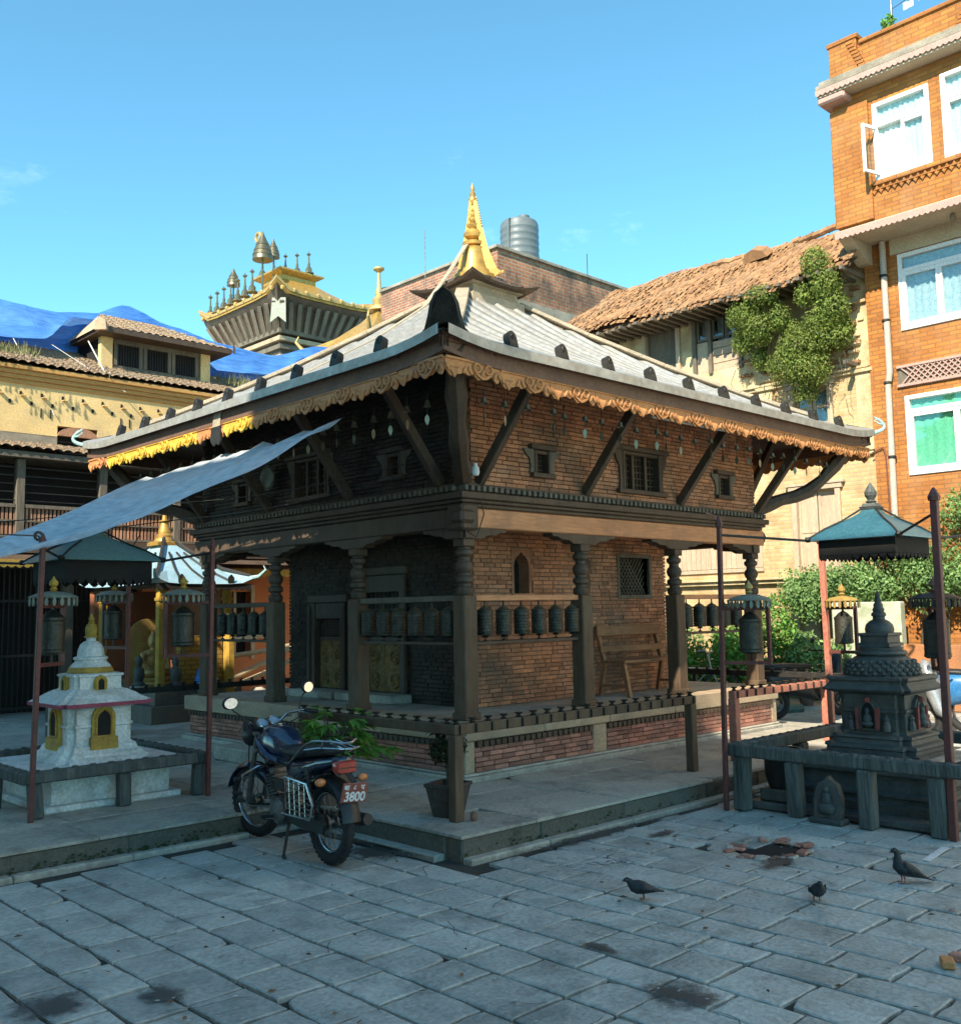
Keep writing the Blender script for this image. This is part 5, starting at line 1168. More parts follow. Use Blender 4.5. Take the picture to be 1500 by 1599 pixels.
# ================================================================== broken drain hole, loose bricks
hole = thing('broken_drain', 'broken square drain opening edged with loose bricks in the paving', 'drain', (1.68, -1.38, 0))
MB().box(1.5, 1.86, -1.52, -1.24, -.021, -.012).build('pit', m_dark, hole)
q = random.Random(12)
for k in range(15):
    a = 2*math.pi*k/15; cx, cy = 1.68 + .37*math.cos(a)*q.uniform(.8, 1.15), -1.38 + .34*math.sin(a)*q.uniform(.8, 1.15)
    b_ = MB(); random.seed(k); slab_mesh(b_, -q.uniform(.07, .13), q.uniform(.07, .13), -q.uniform(.06, .1), q.uniform(.06, .1), -.006, .03, .02); b_.xf(Matrix.Translation((cx, cy, 0)) @ Matrix.Rotation(a + q.uniform(-.4, .4), 4, 'Z')); b_.build('broken_flag', m_paving if k % 3 else m_slab, hole)
for k in range(26):
    a = q.uniform(0, 6.28); rx, ry = (.27, .23); cx, cy = 1.68 + rx*math.cos(a)*q.uniform(.85, 1.25), -1.38 + ry*math.sin(a)*q.uniform(.85, 1.25)
    l, w_ = q.uniform(.06, .13), q.uniform(.04, .07); t_ = MB().box(-l/2, l/2, -w_/2, w_/2, 0, q.uniform(.012, .03), .006); t_.xf(Matrix.Translation((cx, cy, -.008)) @ Matrix.Rotation(q.choice([0, 1.57, .4, -.3]) + q.uniform(-.2, .2), 4, 'Z') @ Matrix.Rotation(q.uniform(-.12, .12), 4, 'X'))
    t_.build('brick', m_brick2 if k % 3 else m_slab, hole)
for k, (x_, y_) in enumerate([(.17, -3.18), (.28, -3.2)]):
    t_ = MB().box(-.05, .05, -.03, .03, 0, .035, .006).xf(Matrix.Translation((x_, y_, .003)) @ Matrix.Rotation(.5+k, 4, 'Z'))
    tag(t_.build('loose_brick', m_valance if k == 0 else m_brick2), ['orange brick fragment lying on the paving at the right edge', 'dark broken brick fragment beside the orange one'][k], 'brick')
MB().bar((2.05, -2.31, .007), (2.5, -2.26, .007), .05, .004).build('white_paint_stripe', m_letter, ground)

# ================================================================== tarpaulin under the left eave
tarp_m = TARP('pale_blue_tarp', (.72, .80, .86), (.80, .86, .90), .45, 3, (1, 1, 1))
A = Vector((.62, 2.12, 3.52)); B = Vector((.62, 6.35, 3.40)); T = Vector((-1.86, 2.84, 2.36))
TA = Vector((-3.0, 2.66, 2.02)); TB = Vector((-3.0, 2.8, 2.02)); rows = []; nu, nv = 40, 30; q = random.Random(2)
for i in range(nu+1):
    u = i/nu; top = B.lerp(A, u); row = []
    for j in range(nv+1):
        v = j/nv; p = top.lerp(TB.lerp(TA, u), v); sag = -.26*math.sin(math.pi*v)*(.25 + .65*u + .35*math.sin(math.pi*u)) 
        wr = .014*math.sin(u*33+v*4) * (1-v) + .016*math.sin(u*24 - 3*v)*v + .006*math.sin(u*71+v*9) + .02*math.sin(v*21+u*6)*u*(1-v)*1.4 + .01*math.sin(u*60 + v*13)*(1-v)**2
        ed = .035*abs(math.sin(u*19))*(1-v)**8
        row.append((p.x, p.y, p.z + sag + wr - ed))
    rows.append(row)
tp = thing('tarpaulin', 'pale blue tarpaulin sagging from the left temple eave to the leftmost red pole', 'tarpaulin', tuple(T))
MB().grid(rows).build('sheet', tarp_m, tp, 'all')
MB().ring(tuple(T), .03, .012, (1, 0, 0), (0, 0, 1), 10, 5).tube([T, (-1.84, 2.80, 2.30)], .008, 5).tube([T, (-2.6, 2.9, 2.37), (-3.6, 3.0, 2.5)], .006, 5).build('rope_tie', m_wood, tp)
# wires slung across the left face
def wire(label, pts, r_=.006):
    P = []
    for a, b_ in zip(pts, pts[1:]):
        a = Vector(a); b_ = Vector(b_)
        for k in range(12): t = k/12; p = a.lerp(b_, t); P.append(p + Vector((0, 0, -.05*(b_-a).length*.4*math.sin(math.pi*t))))
    P.append(Vector(pts[-1])); tag(MB().tube(P, r_, 5).build('cable', m_black), label, 'cable')
wire('thin black cable crossing the left face of the temple, upper one', [(-3.0, 6.0, 2.6), (.9, 6.2, 3.1), (1.5, 2.4, 3.18)])
wire('thin black cable crossing the left face of the temple, lower one', [(-3.0, 5.5, 2.45), (.9, 6.0, 2.88), (1.5, 2.3, 3.08)])
wire('loose black cable dangling from the roof corner over the blue-roofed shrine', [(.9, 7.0, 3.05), (.85, 6.9, 2.75), (.5, 6.8, 2.3)], .008)
wire('cable drooping off the front corner beam', [(1.72, 1.55, 2.8), (1.74, 1.52, 2.62), (1.65, 1.53, 2.4), (1.55, 1.55, 2.45)], .006)
c_ = thing('wall_disc', 'round pale metal disc hanging on the dark left face of the temple', 'disc', (1.44, 4.85, 3.3))
MB().prism([(.13*math.cos(2*math.pi*k/20), .15*math.sin(2*math.pi*k/20)) for k in range(20)], (1.44, 4.85, 3.31), (0, 1, 0), (0, 0, 1), (.02, 0, 0)).build('plate', m_tin, c_); MB().ring((1.44, 4.85, 3.31), .13, .012, (0, 1, 0), (0, 0, 1), 22, 6).build('rim', m_bell, c_)
tag(MB().lathe([(.0, -.05), (.03, -.045), (.042, -.01), (.035, .03), (.02, .05), (.02, .07)], (1.62, 1.50, 3.02), 12).build('light_bulb', m_white, None, True), 'white lamp bulb on the front corner of the upper wall', 'lamp')
tag(MB().tube([(3.55, .88, 3.68), (5.1, .88, 3.69)], .014, 8).build('tube_light', m_white), 'thin white fluorescent tube under the right eave', 'lamp')
# ================================================================== motorcycle
def wheel_parts(par, cx, r_, w, steer=None, name='wheel', spokes=28, tyre=m_rubber, rim=m_chrome):
    M_ = steer or Matrix.Identity(4)
    ty = MB().ring((cx, 0, r_), r_-w*.5, w*.5, (1, 0, 0), (0, 0, 1), 40, 10)
    for k in range(40):   # tread blocks
        a = 2*math.pi*k/40; e = Vector((math.cos(a), 0, math.sin(a)))
        for s_ in (-1, 1): ty.bar(Vector((cx, s_*w*.22, r_)) + e*(r_-.006) + Vector((0, -s_*w*.1, 0)), Vector((cx, s_*w*.22, r_)) + e*(r_-.008) + Vector((0, s_*w*.12, 0)), .02, .012, up=e)
    wo = ty.xf(M_).build(name, tyre, par, True, local=True)
    MB().ring((cx, 0, r_), r_-w-.008, .013, (1, 0, 0), (0, 0, 1), 40, 8).ring((cx, .016, r_), r_-w-.006, .006, (1, 0, 0), (0, 0, 1), 40, 6).ring((cx, -.016, r_), r_-w-.006, .006, (1, 0, 0), (0, 0, 1), 40, 6).xf(M_).build('rim', rim, wo, True, local=True)
    hb = MB()
    t_ = MB().lathe([(.05, -.05), (.062, -.045), (.062, -.03), (.03, -.025), (.03, .025), (.055, .03), (.055, .045), (.04, .05)], (0, 0, 0), 16); t_.xf(Matrix.Translation((cx, 0, r_)) @ Matrix.Rotation(math.pi/2, 4, 'X')); hb.add(t_.v, t_.f)
    for k in range(spokes):
        a = 2*math.pi*k/spokes; s_ = 1 if k % 2 else -1; b_ = a + .35*(1 if (k//2) % 2 else -1)
        hb.tube([(cx+.045*math.cos(b_), s_*.03, r_+.045*math.sin(b_)), (cx+(r_-w-.01)*math.cos(a), 0, r_+(r_-w-.01)*math.sin(a))], .0022, 4, False)
    hb.xf(M_).build('hub_and_spokes', m_alu, wo, True, local=True)
    return wo
def tubeo(name, pts, r_, mat, par, n=8): return MB().tube(pts, r_, n).build(name, mat, par, True, local=True)
bike = thing('motorcycle', 'dark navy commuter motorcycle with red number plate parked against the platform step', 'motorcycle', (-.61, 1.17, 0.0), R(84)); bike.scale = (.93, .93, .93)
ST = Matrix.Translation((.46, 0, .62)) @ Matrix.Rotation(R(14), 4, Vector((-.42, 0, 1)).normalized()) @ Matrix.Translation((-.46, 0, -.62))   # bars turned a little left
wheel_parts(bike, -.62, .305, .085, name='rear_wheel'); wheel_parts(bike, .63, .295, .075, ST, name='front_wheel')
fk = MB()
for s_ in (-1, 1): fk.tube([(.63, s_*.085, .295), (.585, s_*.085, .42), (.46, s_*.085, .80), (.43, s_*.085, .89)], [.024, .026, .02, .02], 10)
fk.box(.40, .47, -.11, .11, .86, .90, .01).box(.43, .5, -.11, .11, .72, .76, .01).xf(ST).build('front_fork', m_alu, bike, True, local=True)
def mudguard(name, cx, cz, r_, a0, a1, w, mat, M_=None, par=bike):
    rows = []
    for i in range(17):
        a = a0 + (a1-a0)*i/16; rows.append([(cx + (r_ - .03*abs(t)**2)*math.cos(a), t*w/2, cz + (r_ - .03*abs(t)**2)*math.sin(a)) for t in (-1, -.6, 0, .6, 1)] + [(cx + (r_ - .036 - .0*abs(t))*math.cos(a), t*w/2*.96, cz + (r_ - .036)*math.sin(a)) for t in (1, 0, -1)])
    mb = MB().loft(rows)
    if M_: mb.xf(M_)
    return mb.build(name, mat, par, True, local=True)
mudguard('front_mudguard', .63, .295, .335, R(20), R(165), .13, m_navy, ST)
mudguard('rear_mudguard', -.62, .305, .345, R(35), R(172), .15, m_plastic)
hl = MB().lathe([(.0, .0), (.07, .0), (.085, .03), (.09, .1), (.085, .12), (.05, .125)], (0, 0, 0), 20); hl.xf(ST @ Matrix.Translation((.52, 0, .84)) @ Matrix.Rotation(R(90), 4, 'Y')); hl.build('headlamp', m_plastic, bike, True, local=True)
ins = MB().box(.36, .50, -.12, .12, .90, .96, .03).xf(ST).build('instrument_panel', m_plastic, bike, True, local=True)
for s_ in (-1, 1):
    d_ = MB().lathe([(.048, 0), (.05, .012), (.044, .016), (.043, .013), (.001, .013)], (0, 0, 0), 18); d_.xf(ST @ Matrix.Translation((.40, s_*.06, .955)) @ Matrix.Rotation(R(-38), 4, 'Y')); d_.build('dial', m_dial, ins, True, local=True)
    k_ = MB().ring((0, 0, .014), .047, .006, (1, 0, 0), (0, 1, 0), 18, 5); k_.xf(ST @ Matrix.Translation((.40, s_*.06, .955)) @ Matrix.Rotation(R(-38), 4, 'Y')); k_.build('dial_rim', m_chrome, ins, True, local=True)
hb = [(.22, .36, .99), (.30, .30, 1.01), (.38, .2, 1.0), (.42, .12, .93), (.43, .05, .915), (.43, -.05, .915), (.42, -.12, .93), (.38, -.2, 1.0), (.30, -.30, 1.01), (.22, -.36, .99)]
han = MB().tube(hb, .012, 8).xf(ST).build('handlebar', m_chrome, bike, True, local=True)
for s_ in (-1, 1):
    MB().tube([(.29, s_*.305, 1.01), (.20, s_*.38, .985)], .018, 10).xf(ST).build('grip', m_rubber, han, True, local=True)
    MB().tube([(.31, s_*.27, 1.0), (.34, s_*.30, .99), (.25, s_*.40, .965)], .006, 6).xf(ST).build('lever', m_chrome, han, True, local=True)
    mr = MB().tube([(.32, s_*.27, 1.01), (.33, s_*.30, 1.06), (.36, s_*.36, 1.12), (.35, s_*.385, 1.15)], .006, 6).xf(ST).build('mirror_stalk', m_black, han, True, local=True)
    e = MB().ell((0, 0, 0), .022, .065, .05, 16, 10); e.xf(ST @ Matrix.Translation((.345, s_*.40, 1.185)) @ Matrix.Rotation(R(-8*s_), 4, 'Z')); e.build('mirror', m_plastic, mr, True, local=True)
    g = MB().prism([(.056*math.cos(2*math.pi*k/18), .042*math.sin(2*math.pi*k/18)) for k in range(18)], (0, 0, 0), (0, 1, 0), (0, 0, 1), (.004, 0, 0)); g.xf(ST @ Matrix.Translation((.3215, s_*.40, 1.185)) @ Matrix.Rotation(R(-8*s_), 4, 'Z')); g.build('mirror_glass', m_mirror, mr, local=True)
def ringlz(x, hw, z0, z1, pw=2.6, n=20):
    r_ = []
    for k in range(n):
        a = 2*math.pi*k/n; c_, s_ = math.cos(a), math.sin(a); r_.append((x, hw*math.copysign(abs(c_)**(2/pw), c_), (z0+z1)/2 + (z1-z0)/2*math.copysign(abs(s_)**(2/pw), s_)))
    return r_
tank = MB().loft([ringlz(.43, .05, .70, .84), ringlz(.40, .10, .68, .90), ringlz(.32, .145, .66, .945), ringlz(.20, .155, .65, .955), ringlz(.08, .14, .645, .93), ringlz(-.03, .105, .64, .865), ringlz(-.09, .07, .64, .80)]).build('fuel_tank', m_navy, bike, 'all', local=True)
MB().lathe([(.035, 0), (.035, .012), (.02, .018)], (.22, 0, .953), 14).build('fuel_cap', m_chrome, tank, True, local=True)
for s_ in (-1, 1): MB().prism([(-.06, 0), (.16, .03), (.3, .1), (.33, .16), (.1, .05), (-.05, .025)], (.0, s_*.158, .70), (1, 0, 0), (0, 0, 1), (0, s_*.003, 0)).build('tank_stripe', MAT('tank_stripe_blue', (.02, .07, .2), (.02, .06, .18), rough=.25, bump=0, coat=.6), tank, local=True)
MB().loft([ringlz(.06, .06, .77, .80), ringlz(.0, .11, .74, .83), ringlz(-.14, .125, .73, .815), ringlz(-.30, .13, .735, .83), ringlz(-.46, .125, .76, .86), ringlz(-.62, .11, .785, .875), ringlz(-.70, .085, .80, .865)]).build('seat', m_seat, bike, 'all', local=True)
MB().loft([ringlz(-.10, .10, .56, .735), ringlz(-.24, .125, .55, .735), ringlz(-.42, .13, .60, .76), ringlz(-.60, .115, .68, .785), ringlz(-.78, .085, .73, .80), ringlz(-.84, .07, .75, .80)]).build('side_and_tail_panel', m_navy, bike, 'all', local=True)
tl = MB().loft([ringlz(-.80, .085, .685, .775, 5), ringlz(-.85, .085, .68, .775, 5), ringlz(-.872, .075, .69, .765, 5)]).build('tail_lamp', m_redlens, bike, True, local=True)
MB().box(-.876, -.868, -.07, .07, .722, .728).build('lens_bar', m_plastic, tl, local=True)
for s_ in (-1, 1):
    i_ = MB().tube([(-.78, s_*.09, .63), (-.78, s_*.15, .63)], .009, 6).build('indicator_stalk', m_plastic, bike, local=True)
    MB().ell((-.785, s_*.175, .63), .03, .045, .03, 12, 8).build('indicator', m_orangelens, i_, True, local=True)
gr = MB().tube([(-.18, .14, .70), (-.26, .15, .71), (-.50, .155, .86), (-.62, .14, .905), (-.82, .1, .915), (-.86, .04, .90), (-.86, -.04, .90), (-.82, -.1, .915), (-.62, -.14, .905), (-.50, -.155, .86), (-.26, -.15, .71)], .011, 8)
gr.tube([(-.50, .15, .83), (-.66, .12, .855), (-.9, .08, .87), (-.93, .0, .865), (-.9, -.08, .87), (-.66, -.12, .855), (-.50, -.15, .83)], .008, 8).tube([(-.70, .12, .86), (-.72, .12, .905)], .006, 6)
for y_ in (-.05, .0, .05): gr.tube([(-.62, y_, .90), (-.92, y_, .868)], .005, 6)
gr.build('grab_rail', m_chrome, bike, True, local=True)
# number plate
pl = MB().box(-.006, .006, -.105, .105, -.072, .072, .004).xf(Matrix.Translation((-.93, -.02, .555)) @ Matrix.Rotation(R(-14), 4, 'Y') @ Matrix.Rotation(R(4), 4, 'X')).build('number_plate', m_plate, bike, local=True)
def text_mesh(s_, size, mat, M_, par, bold=.0):
    cu = bpy.data.curves.new('t', 'FONT'); cu.body = s_; cu.size = size; cu.align_x = 'CENTER'; cu.align_y = 'CENTER'; cu.extrude = .0012; cu.offset = bold
    to = bpy.data.objects.new('t', cu); col.objects.link(to); dg_ = bpy.context.evaluated_depsgraph_get(); me = bpy.data.meshes.new_from_object(to.evaluated_get(dg_))
    bpy.data.objects.remove(to); me.transform(M_); me.materials.clear(); me.materials.append(mat)
    o = bpy.data.objects.new('lettering', me); col.objects.link(o); o.parent = par; return o
PM = Matrix.Translation((-.93, -.02, .555)) @ Matrix.Rotation(R(-14), 4, 'Y') @ Matrix.Rotation(R(4), 4, 'X')
# letters face backward (-X): text x -> -Y, text y -> Z
B_ = Matrix(((0, 0, -1, -.0072), (-1, 0, 0, 0), (0, 1, 0, 0), (0, 0, 0, 1)))
text_mesh('3800', .095, m_letter, PM @ B_ @ Matrix.Translation((0.005, -.030, 0)) @ Matrix.Scale(.92, 4, (1, 0, 0)), pl, .0026)
text_mesh('\u092c\u093e', .052, m_letter, PM @ B_ @ Matrix.Translation((-.072, .04, 0)), pl, .001)
text_mesh('\u096e', .046, m_letter, PM @ B_ @ Matrix.Translation((-.005, .042, 0)), pl, .001)
text_mesh('\u092a', .052, m_letter, PM @ B_ @ Matrix.Translation((.06, .04, 0)), pl, .001)
MB().bar((-.93, -.02, .63), (-.83, 0, .72), .05, .01).build('plate_bracket', m_plastic, bike, local=True)
# frame, engine, exhaust, stand
fr = MB().tube([(.43, 0, .86), (.36, 0, .68), (.30, 0, .36), (.12, 0, .24), (-.16, 0, .27), (-.24, 0, .40), (-.22, 0, .70)], .018, 8).tube([(.42, 0, .80), (.1, 0, .70), (-.2, 0, .70), (-.7, 0, .74)], .018, 8)
for s_ in (-1, 1): fr.tube([(-.2, s_*.06, .36), (-.62, s_*.09, .305)], .018, 8).tube([(-.2, s_*.1, .42), (-.55, s_*.11, .70)], .012, 6)
fr.build('frame', m_black, bike, True, local=True)
en = MB().box(-.12, .22, -.1, .1, .22, .42, .04)
t_ = MB().lathe([(.001, -.02), (.1, -.02), (.1, .02), (.08, .04), (.001, .045)], (0, 0, 0), 20).xf(Matrix.Translation((-.03, .11, .31)) @ Matrix.Rotation(R(-90), 4, 'X')); en.add(t_.v, t_.f)
en.v = [p for p in en.v]; eng = en.xf(Matrix.Identity(4)).build('engine', m_alu, bike, True, local=True)
cy_ = MB()
for k in range(8): cy_.box(.10, .24, -.085, .085, .0 + k*.026, .012 + k*.026, .004)
cy_.box(.12, .22, -.06, .06, -.02, .24, .01).xf(Matrix.Translation((.02, 0, .42)) @ Matrix.Rotation(R(14), 4, 'Y')); cy_.build('cylinder', m_alu, bike, local=True)
tubeo('exhaust_pipe', [(.28, -.03, .50), (.34, -.07, .42), (.30, -.1, .28), (.1, -.12, .22), (-.2, -.13, .25)], .02, m_chrome, bike)
MB().tube([(-.2, -.14, .25), (-.3, -.145, .27), (-.78, -.16, .33), (-.88, -.165, .34)], [.025, .045, .05, .042], 14).build('silencer', m_plastic, bike, True, local=True)
for s_ in (-1, 1):
    sh = MB().tube([(-.58, s_*.12, .34), (-.46, s_*.12, .70)], .02, 8)
    for k in range(11): sh.ring(Vector((-.57, s_*.12, .37)).lerp(Vector((-.48, s_*.12, .64)), k/10), .03, .006, (1, 0, -.4), (0, 1, 0), 12, 5)
    sh.build('shock_absorber', m_chrome if s_ < 0 else m_black, bike, True, local=True)
MB().prism([(-.68, .24), (-.72, .31), (-.66, .38), (-.3, .40), (-.12, .42), (-.06, .34), (-.1, .26), (-.3, .24)], (0, .085, 0), (1, 0, 0), (0, 0, 1), (0, .025, 0)).build('chain_case', m_plastic, bike, local=True)
sg = MB(); gz = [(-.30, .60), (-.30, .36), (-.62, .36), (-.72, .44), (-.66, .60)]
sg.tube([(-.28, .2, .615), (-.62, .2, .60), (-.72, .2, .46), (-.68, .2, .355), (-.24, .2, .34)], .011, 8)
sg.tube([(-.28, .2, .615), (-.3, .2, .34)], .007, 6)
for k in range(6): sg.tube([(-.29, .2, .39+k*.04), (-.69 + (.02*k if k > 3 else 0) - (.02 if k < 3 else 0), .2, .385+k*.038)], .0045, 5)
for k in range(4): sg.tube([(-.36-k*.08, .2, .345), (-.34-k*.08, .2, .61)], .0045, 5)
sg.tube([(-.3, .2, .58), (-.3, .12, .58)], .007, 5).tube([(-.6, .2, .37), (-.6, .11, .33)], .007, 5)
sg.build('leg_guard_grille', m_chrome, bike, True, local=True)
cg = MB().tube([(.33, 0, .30), (.36, .2, .32), (.37, .26, .42), (.36, .25, .56), (.32, .14, .62), (.30, 0, .62), (.32, -.14, .62), (.36, -.25, .56), (.37, -.26, .42), (.36, -.2, .32), (.33, 0, .30)], .013, 8).build('crash_bar', m_chrome, bike, True, local=True)
for z_, y_ in ((.42, .27), (.53, .265), (.36, .24)): MB().tube([(.37, y_-.02, z_), (.37, y_+.055, z_+.005)], .018, 8).build('crash_bar_peg', m_rubber, cg, True, local=True)
sd = MB().tube([(-.12, .08, .26), (-.2, .17, .015)], [.014, .012], 6).tube([(-.12, -.08, .26), (-.2, -.17, .015)], [.014, .012], 6).tube([(-.2, .17, .012), (-.26, .19, .012)], .016, 6).tube([(-.2, -.17, .012), (-.26, -.19, .012)], .016, 6).tube([(-.15, .13, .15), (-.15, -.13, .15)], .01, 6)
sd.build('centre_stand', m_black, bike, True, local=True)
tubeo('foot_rest', [(.03, .08, .27), (.03, .25, .28)], .014, m_rubber, bike); tubeo('gear_lever', [(.02, .12, .26), (.14, .15, .24), (.18, .19, .25)], .007, m_chrome, bike); tubeo('pillion_rest', [(-.32, .1, .36), (-.33, .22, .37)], .012, m_rubber, bike)

for k, P in enumerate([[(.40, .2, 1.0), (.50, .12, .98), (.52, .04, .86), (.40, .03, .74)], [(.40, -.2, 1.0), (.52, -.1, .97), (.54, -.02, .84), (.44, -.03, .70)], [(.38, .22, .99), (.56, .1, .9), (.60, .09, .6), (.63, .07, .42)], [(.30, -.25, 1.0), (.42, -.05, .88), (.3, .09, .68), (.12, .1, .5)], [(.12, .09, .46), (-.02, .1, .42), (-.1, .09, .36)]]): tubeo('control_cable', P, .005, m_rubber, bike, 6)
MB().box(-.06, .1, .085, .105, .46, .56, .01).build('air_box_cover', m_plastic, bike, True, local=True)
tubeo('brake_rod', [(-.1, -.12, .24), (-.58, -.1, .27)], .006, m_chrome, bike)
# other two-wheelers parked by the garden
def far_bike(label, loc, rz, scooter, colm):
    t = thing('parked_scooter' if scooter else 'parked_motorcycle', label, 'scooter' if scooter else 'motorcycle', loc, rz, 'two-wheelers parked by the garden')
    wheel_parts(t, -.6, .24 if scooter else .3, .1, None, 'rear_wheel', 10, m_rubber, m_alu); wheel_parts(t, .6, .24 if scooter else .3, .09, None, 'front_wheel', 10, m_rubber, m_alu)
    MB().loft([ringlz(-.85, .07, .62, .72), ringlz(-.7, .14, .42, .78), ringlz(-.35, .17, .34, .8), ringlz(-.05, .15, .28, .72), ringlz(.1, .12, .24, .34)]).build('body', colm, t, 'all', local=True)
    MB().loft([ringlz(-.8, .09, .74, .82), ringlz(-.4, .13, .76, .84), ringlz(.0, .1, .74, .82)]).build('seat', m_seat, t, 'all', local=True)
    if scooter: MB().loft([ringlz(.3, .17, .26, .34), ringlz(.42, .18, .3, .8), ringlz(.5, .16, .45, .98), ringlz(.58, .1, .7, 1.0)]).build('front_shield', colm, t, 'all', local=True)
    else: MB().loft([ringlz(.4, .06, .68, .85), ringlz(.25, .15, .64, .95), ringlz(.05, .14, .64, .92), ringlz(-.05, .08, .66, .84)]).build('fuel_tank', colm, t, 'all', local=True)
    MB().tube([(.62, 0, .26), (.45, 0, .9)], .03, 8).build('fork', m_black, t, local=True)
    MB().tube([(.34, .34, 1.0), (.42, .15, 1.0), (.44, 0, .95), (.42, -.15, 1.0), (.34, -.34, 1.0)], .014, 8).build('handlebar', m_black, t, True, local=True)
    for s_ in (-1, 1): MB().tube([(.38, s_*.25, 1.0), (.4, s_*.36, 1.12)], .007, 5).ell((.4, s_*.38, 1.15), .02, .06, .045, 10, 6).build('mirror', m_plastic, t, True, local=True)
    MB().lathe([(.001, 0), (.07, 0), (.08, .05), (.05, .07)], (.56, 0, .86), 12).build('headlamp', m_chrome, t, True, local=True)
    MB().box(-.88, -.84, -.08, .08, .60, .68, .01).build('tail_lamp', m_redlens, t, local=True)
m_silver = MAT('silver_paint', (.4, .41, .42), (.34, .35, .36), rough=.3, bump=0, metal=.4, coat=.4)
m_bluep = MAT('blue_paint', (.03, .16, .36), (.03, .14, .3), rough=.3, bump=0, coat=.5)
far_bike('black scooter parked beside the garden pots behind the black stone stupa', (9.6, 2.55, 0), R(-25), True, m_plastic)
far_bike('blue motorcycle mostly hidden behind the right edge of the black stone stupa', (8.9, .55, 0), R(100), False, m_bluep)
far_bike('silver scooter cut by the right edge of the picture', (8.2, -.4, 0), R(95), True, m_silver)

# ================================================================== pigeons
def pigeon(label, loc, rz, pose, s_):
    t = thing('pigeon', label, 'pigeon', loc, rz, 'pigeons on the paving')
    if pose == 'tall':   # x forward
        sp = [(.095, .205, .006, .006), (.085, .212, .013, .014), (.07, .215, .019, .019), (.055, .205, .02, .021), (.05, .18, .02, .022), (.05, .15, .027, .03), (.045, .12, .042, .045), (.02, .098, .052, .05), (-.02, .085, .052, .045), (-.065, .066, .042, .034), (-.10, .048, .028, .02), (-.14, .03, .024, .008), (-.185, .012, .027, .004)]
    elif pose == 'side':
        sp = [(.115, .135, .005, .005), (.105, .14, .012, .013), (.09, .143, .019, .019), (.075, .135, .021, .022), (.062, .12, .026, .03), (.04, .1, .043, .045), (.01, .09, .053, .05), (-.03, .085, .052, .045), (-.07, .076, .04, .033), (-.105, .066, .026, .018), (-.14, .062, .024, .008), (-.18, .058, .03, .004)]
    else:
        sp = [(.085, .15, .006, .006), (.075, .153, .014, .014), (.06, .152, .021, .02), (.045, .14, .024, .025), (.035, .12, .034, .034), (.02, .1, .05, .047), (-.01, .088, .055, .05), (-.05, .075, .05, .04), (-.09, .06, .034, .026), (-.13, .045, .026, .01), (-.17, .034, .028, .004)]
    rings = []
    for i, (x_, z_, ry, rz2) in enumerate(sp):
        a = sp[max(i-1, 0)]; b_ = sp[min(i+1, len(sp)-1)]; d = Vector((b_[0]-a[0], 0, b_[1]-a[1])).normalized(); n_ = Vector((-d.z, 0, d.x))
        rings.append([tuple((Vector((x_, 0, z_)) + Vector((0, 1, 0))*ry*math.cos(2*math.pi*k/14) + n_*rz2*math.sin(2*math.pi*k/14))*s_) for k in range(14)])
    MB().loft(rings).build('body', m_pigeon, t, 'all', local=True)
    for sg_ in (-1, 1):
        P = []
        base = 6
        for i in range(base, len(sp)-1):
            x_, z_, ry, rz2 = sp[i]; f_ = (i-base)/(len(sp)-2-base); P.append([tuple(Vector((x_ - .01, sg_*(ry*1.06 - f_*.012), z_ + rz2*(.75 - .2*f_)))*s_), tuple(Vector((x_ - .012, sg_*(ry*1.16 - f_*.012), z_ + rz2*.1))*s_), tuple(Vector((x_ - .015, sg_*(ry*1.05 - f_*.012), z_ - rz2*(.55 - .5*f_)))*s_)])
        w_ = MB().grid(P).build('wing', m_pigeon2, t, 'all', local=True); w_.modifiers.new('t', 'SOLIDIFY').thickness = .003
        bx_ = MB()
        for j in (8, 9):
            if j < len(sp): x_, z_, ry, rz2 = sp[j]; bx_.bar(Vector((x_+.006, sg_*(ry*1.12-.003), z_+rz2*.5))*s_, Vector((x_-.008, sg_*(ry*1.14-.004), z_-rz2*.3))*s_, .002, .009, up=(1, 0, 0))
        bx_.build('wing_bar', m_black, t, local=True)
        fz = sp[7][1] - sp[7][3]; lx = sp[7][0]
        lg = MB().tube([Vector((lx+.004, sg_*.02, fz+.012))*s_, Vector((lx-.004, sg_*.021, fz*.45))*s_, Vector((lx+.002, sg_*.021, .006))*s_], [.008*s_, .004*s_, .0035*s_], 6)
        for a in (-.5, 0, .5, math.pi): lg.tube([Vector((lx+.002, sg_*.021, .005))*s_, Vector((lx+.002+.026*math.cos(a), sg_*.021+.026*math.sin(a), .003))*s_], [.003*s_, .0015*s_], 5)
        lg.build('leg', m_pfoot, t, True, local=True)
        hx, hz = sp[2][0], sp[2][1]; MB().ell(Vector((hx+.003, sg_*.017, hz+.004))*s_, .003*s_, .002*s_, .003*s_, 8, 5).build('eye', m_orangelens, t, True, local=True)
    bk = sp[0]; MB().tube([Vector((bk[0]-.003, 0, bk[1]))*s_, Vector((bk[0]+.012, 0, bk[1]-.004))*s_], [.005*s_, .001*s_], 6).build('beak', m_black, t, True, local=True)
toL = math.atan2(.69, -.72)      # picture-left on the ground
pigeon('pigeon with barred wings bending forward, left of the three', (.07, -1.46, .004), toL, 'side', .8)
pigeon('round pigeon seen head-on, middle of the three', (.71, -2.25, .004), math.atan2(-.7, -.75), 'front', .78)
pigeon('upright dark pigeon with raised head, right of the three', (1.44, -2.44, .004), toL + .1, 'tall', .92)
